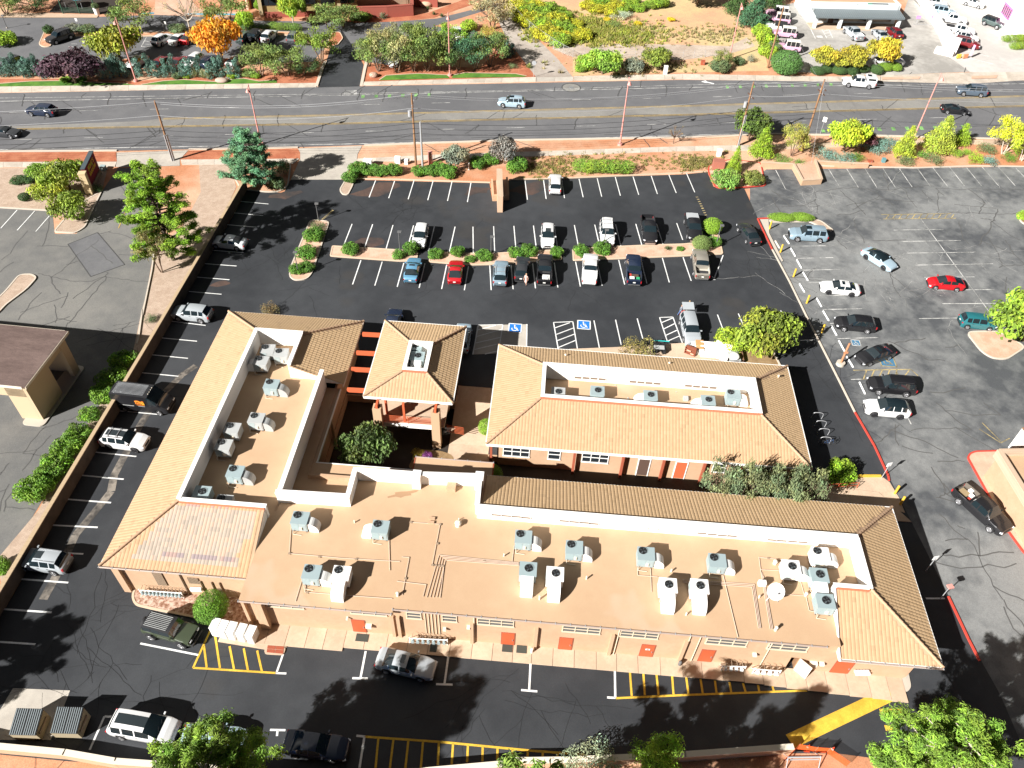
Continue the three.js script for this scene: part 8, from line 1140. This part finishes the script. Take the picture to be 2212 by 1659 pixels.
{// hotel wing with the red garden wall, patio with parasols
  const t=thing('hotel_wing','tan hotel wing with dark windows and orange flat roof at the top edge','building',V(0,0,0)),A0=G(...z1(1690,115)),A1=G(...z2(110,95)),u=A1.clone().sub(A0).normalize(),n=V(u.z,0,-u.x);if(n.z>0)n.negate();const L=A0.distanceTo(A1),ry=-Math.atan2(u.z,u.x),bx=(nm,s,k,y,sx,sy,sz,m,par=t)=>{const q=A0.clone().addScaledVector(u,s).addScaledVector(n,k).setY(y);return part(nm,box(q.x,q.y,q.z,sx,sy,sz,ry),m,par);},H=5.2;
  bx('wall',L/2,7,H/2,L,H,12,plain(.34,.24,.10));bx('roof',L/2,6,H+.2,L+1.6,.5,15.5,M.stucco);for(let i=0;i<5;i++){const s=L*(i+.5)/5,f=bx('window',s,.97,2.9,3.1,2.0,.1,M.tanDark);bx('pane',s-.72,.9,2.9,1.35,1.8,.08,M.glass,f);bx('pane',s+.72,.9,2.9,1.35,1.8,.08,M.glass,f);bx('pier',L*i/5+.2,.8,H/2,.7,H,.5,M.tan);}bx('planter',L*.5,0,.5,L*.9,1,.4,M.redStucco);
  const t2=thing('red_pavilion','red stucco building end with white columns left of the hotel wing','building',G(...z1(1670,60)),ry);part('wall',box(0,2.5,-4,5,5,7),M.redStucco,t2);for(const x of[-1.8,1.6])part('column',new MB().cyl(x,0,-.2,.4,.35,4.6,10).geo,M.pinkPave,t2);part('recess',box(0,1.7,-.48,2.2,3.2,.06),M.dark,t2);
  wallThing('garden_wall','long stepped red stucco garden wall along the hotel drive',[G(...z2(95,118)),G(...z2(300,112)),G(...z2(462,100)),G(...z2(460,40)),G(...z2(620,45))],2.2,.6,M.redStucco,M.redStucco);wallThing('courtyard_wall','dark wall of the hotel courtyard behind the red garden wall',[G(...z2(100,40)),G(...z2(420,20)),G(...z2(640,-10))],5,1.2,M.tanDark,M.woodDark);solo('boulder',(()=>{const g=new THREE.DodecahedronGeometry(1,1),p=G(...z2(548,42));g.scale(1.4,.7,1);g.translate(p.x,.5,p.z);return clean(g);})(),M.pinkPave,'pink boulder at the end of the red garden wall','boulder');
  const p0=G(...z1(410,88)),p1=G(...z1(625,88)),ptT=thing('patio_shelter','green framed patio shelter with railing at the top left','shelter',V(0,0,0)),gg=plain(.03,.10,.06);for(let i=0;i<3;i++){const q=p0.clone().lerp(p1,i/2);part('post',new MB().cyl(q.x,0,q.z,.09,.09,4.4,8).geo,gg,ptT);}for(const y of[.3,.55,.8,1.05])part('rail',new MB().bar(p0.clone().setY(y),p1.clone().setY(y),.03,5).geo,gg,ptT);part('beam',new MB().bar(p0.clone().setY(4.4),p1.clone().setY(4.4),.13,4).geo,gg,ptT);part('back_wall',new MB().span([p0.x-6,p0.z-9],[p1.x+8,p1.z-9],.6,0,5).geo,M.woodDark,ptT);part('deck',flat([[p0.x-3,p0.z],[p1.x+3,p1.z],[p1.x+4,p1.z-9],[p0.x-4,p0.z-9]],.06),M.dirt,ptT);
 [[430,25,M.teal,'teal patio parasol left of the blue one'],[535,28,M.sky1,'blue patio parasol inside the green shelter']].forEach(([x,y,m,l])=>{const B=G(...z1(x,y+30)),s=thing('parasol',l,'parasol',B);const c=new THREE.ConeGeometry(1.7,.7,8,1,true);c.translate(0,2.6,0);part('canopy',c,m.clone(),s).material.side=THREE.DoubleSide;part('pole',new MB().cyl(0,0,0,.04,.04,2.9,6).geo,M.galv,s);const rb=new MB();for(let k=0;k<8;k++){const a=k*Math.PI/4+Math.PI/8;rb.bar(V(0,2.9,0),V(Math.cos(a)*1.6,2.24,Math.sin(a)*1.6),.015,4);}part('ribs',rb.geo,M.galv,s);});
  const f2=G(...z1(445,50));const aw=thing('awning','green awning strip over the patio','awning',V(f2.x,4.5,f2.z-6));part('cloth',new MB().box(0,0,0,6,.12,1.6,.05).geo,plain(.02,.22,.12),aw);part('valance',box(0,-.2,.8,6,.35,.05,.05),plain(.02,.2,.11),aw);{const B=G(...z1(632,92)),s=thing('plant_pot','white pot with a leafy plant at the end of the patio railing','plant pot',B);part('pot',new MB().cyl(0,0,0,.45,.55,1.2,12).geo,M.white,s);const q=part('foliage',template('shrub',1)[1],leafMat(GREEN.olive),s);q.scale.set(.8,1.3,.8);q.position.y=1.1;}
  struct('pool_edge',flat(gp([z1(900,88),z1(1000,84),z1(1000,90),z1(900,95)]),.1),plain(.05,.35,.5));struct('pool_edge',flat(gp([z1(1210,90),z1(1640,92),z1(1640,100),z1(1210,97)]),.1),plain(.05,.35,.5));}
// ------------------------------------------------------------------ people
function person(label,at,turn,c){                                    // c: colours of top, legs, hair, and the pose
  const B=G(...at),t=thing('person',label,'person',V(B.x,.03,B.z),turn),sw=c.stride??.18,sk=[.5,.3,.22];
  const bones=[[[0,.95,0],[0,1.2,0],.15,.14,1],[[0,1.2,0],[0,1.42,0],.14,.12,1],[[0,1.42,0],[0,1.55,0],.06,.055,0],[[0,1.62,.01],[0,1.72,.01],.088,.098,0]];
  for(const s of[1,-1]){bones.push([[s*.09,.93,0],[s*.1,.5,s*sw*.6+.04],.085,.06,2],[[s*.1,.5,s*sw*.6+.04],[s*.1,.08,s*sw],.055,.042,c.bare?0:2],[[s*.1,.05,s*sw],[s*.11,.04,s*sw+.16],.042,.035,3],[[s*.18,1.4,0],[s*.24,1.12,c.reach?.08:-s*.06],.055,.042,1],[[s*.24,1.12,c.reach?.08:-s*.06],[s*(c.reach?.16:.25),c.reach?1.08:.88,c.reach?.32:.08-s*.1],.04,.03,c.sleeve?1:0],[[s*(c.reach?.16:.25),c.reach?1.08:.87,c.reach?.33:.08-s*.1],[s*(c.reach?.15:.25),c.reach?1.07:.79,c.reach?.42:.1-s*.1],.03,.02,0]);}
  if(c.skirt)bones.push([[0,.95,0],[0,.55,0],.15,.2,1]);
  const mc=new MarchingCubes(64,new THREE.MeshBasicMaterial(),false,false,60000),N=64,S1=1.9,colr=[sk,c.top,c.legs,[.05,.04,.04]];
  const dist=(b,x,y,z)=>{const[p,q]=b,dx=q[0]- p[0],dy=q[1]- p[1],dz=q[2]- p[2],l=dx*dx+dy*dy+dz*dz,h=clamp(((x-p[0])*dx+(y-p[1])*dy+(z-p[2])*dz)/l,0,1);return Math.hypot(x-p[0]- dx*h,y-p[1]- dy*h,z-p[2]- dz*h)- lerp(b[2],b[3],h);};
  for(let k=0;k<N;k++)for(let j=0;j<N;j++)for(let i=0;i<N;i++){const x=(i/N*2-1)*S1/2,y=(j/N*2-1)*S1/2+.9,z=(k/N*2-1)*S1/2;let d=1e3;for(const b of bones){const e=dist(b,x,y,z),hh=clamp(.5+.5*(d-e)/.035,0,1);d=lerp(d,e,hh)- .035*hh*(1-hh);}mc.field[k*N*N+j*N+i]=-d;}
  mc.isolation=0;mc.update();const n=mc.count,pos=new Float32Array(n*3),nor=new Float32Array(n*3),col=new Float32Array(n*3);
  for(let i=0;i<n;i++){const x=mc.positionArray[i*3]*S1/2,y=mc.positionArray[i*3+1]*S1/2+.9,z=mc.positionArray[i*3+2]*S1/2;pos.set([x,y,z],i*3);nor.set([mc.normalArray[i*3],mc.normalArray[i*3+1],mc.normalArray[i*3+2]],i*3);let bd=1e3,bc=0;for(const b of bones){const e=dist(b,x,y,z);if(e<bd){bd=e;bc=b[4];}}col.set(colr[bc],i*3);}
  const g=new THREE.BufferGeometry();g.setAttribute('position',new THREE.BufferAttribute(pos,3));g.setAttribute('normal',new THREE.BufferAttribute(nor,3));g.setAttribute('color',new THREE.BufferAttribute(col,3));part('body',g,std({vertexColors:true,roughness:.8}),t);
  const hg=new THREE.SphereGeometry(.108,14,9,0,6.3,0,1.75);hg.scale(1,1.12,1.08);hg.translate(0,1.69,-.012);const hb=new MB().add(hg);if(c.long)hb.add(new THREE.CapsuleGeometry(.075,.22,4,8),new THREE.Matrix4().makeTranslation(0,1.5,-.085));part('hair',hb.geo,plain(...c.hair),t);
  const fi=new MB();for(const s of[1,-1])for(let k=0;k<5;k++){const x=s*(c.reach?.15:.25),y=c.reach?1.07:.79,z=c.reach?.42:.1-s*.1,o=(k-2)*.014;fi.bar(V(x+(c.reach?o:0),y,z+(c.reach?0:o)),c.reach?V(x+o*1.4,y-.02,z+.075):V(x,y-.075,z+o*1.3),.008,5,.006);}part('fingers',fi.geo,plain(...sk),t).userData.kind='stuff';
  if(c.bag)part('bag',box(.0,1.0,.42,.42,.3,.24),plain(...c.bag),t);return t;
}
person('person in grey top and blue jeans with a red bundle beside the silver car',z9(-20,60),.6,{top:[.22,.24,.28],legs:[.09,.15,.32],hair:[.12,.07,.03],stride:.3,reach:1,sleeve:1,bag:[.45,.05,.03]});
person('person in a cream top standing behind the raised tailgate',z9(30,32),2.9,{top:[.72,.66,.52],legs:[.3,.26,.2],hair:[.3,.2,.1],reach:1,sleeve:1});
person('woman in a light dress with fair hair standing between the dark cars',z5(1196,852),-.5,{top:[.62,.42,.36],legs:[.5,.3,.22],hair:[.35,.22,.08],long:1,skirt:1,bare:1,stride:.1});

renderer.render(scene,camera);
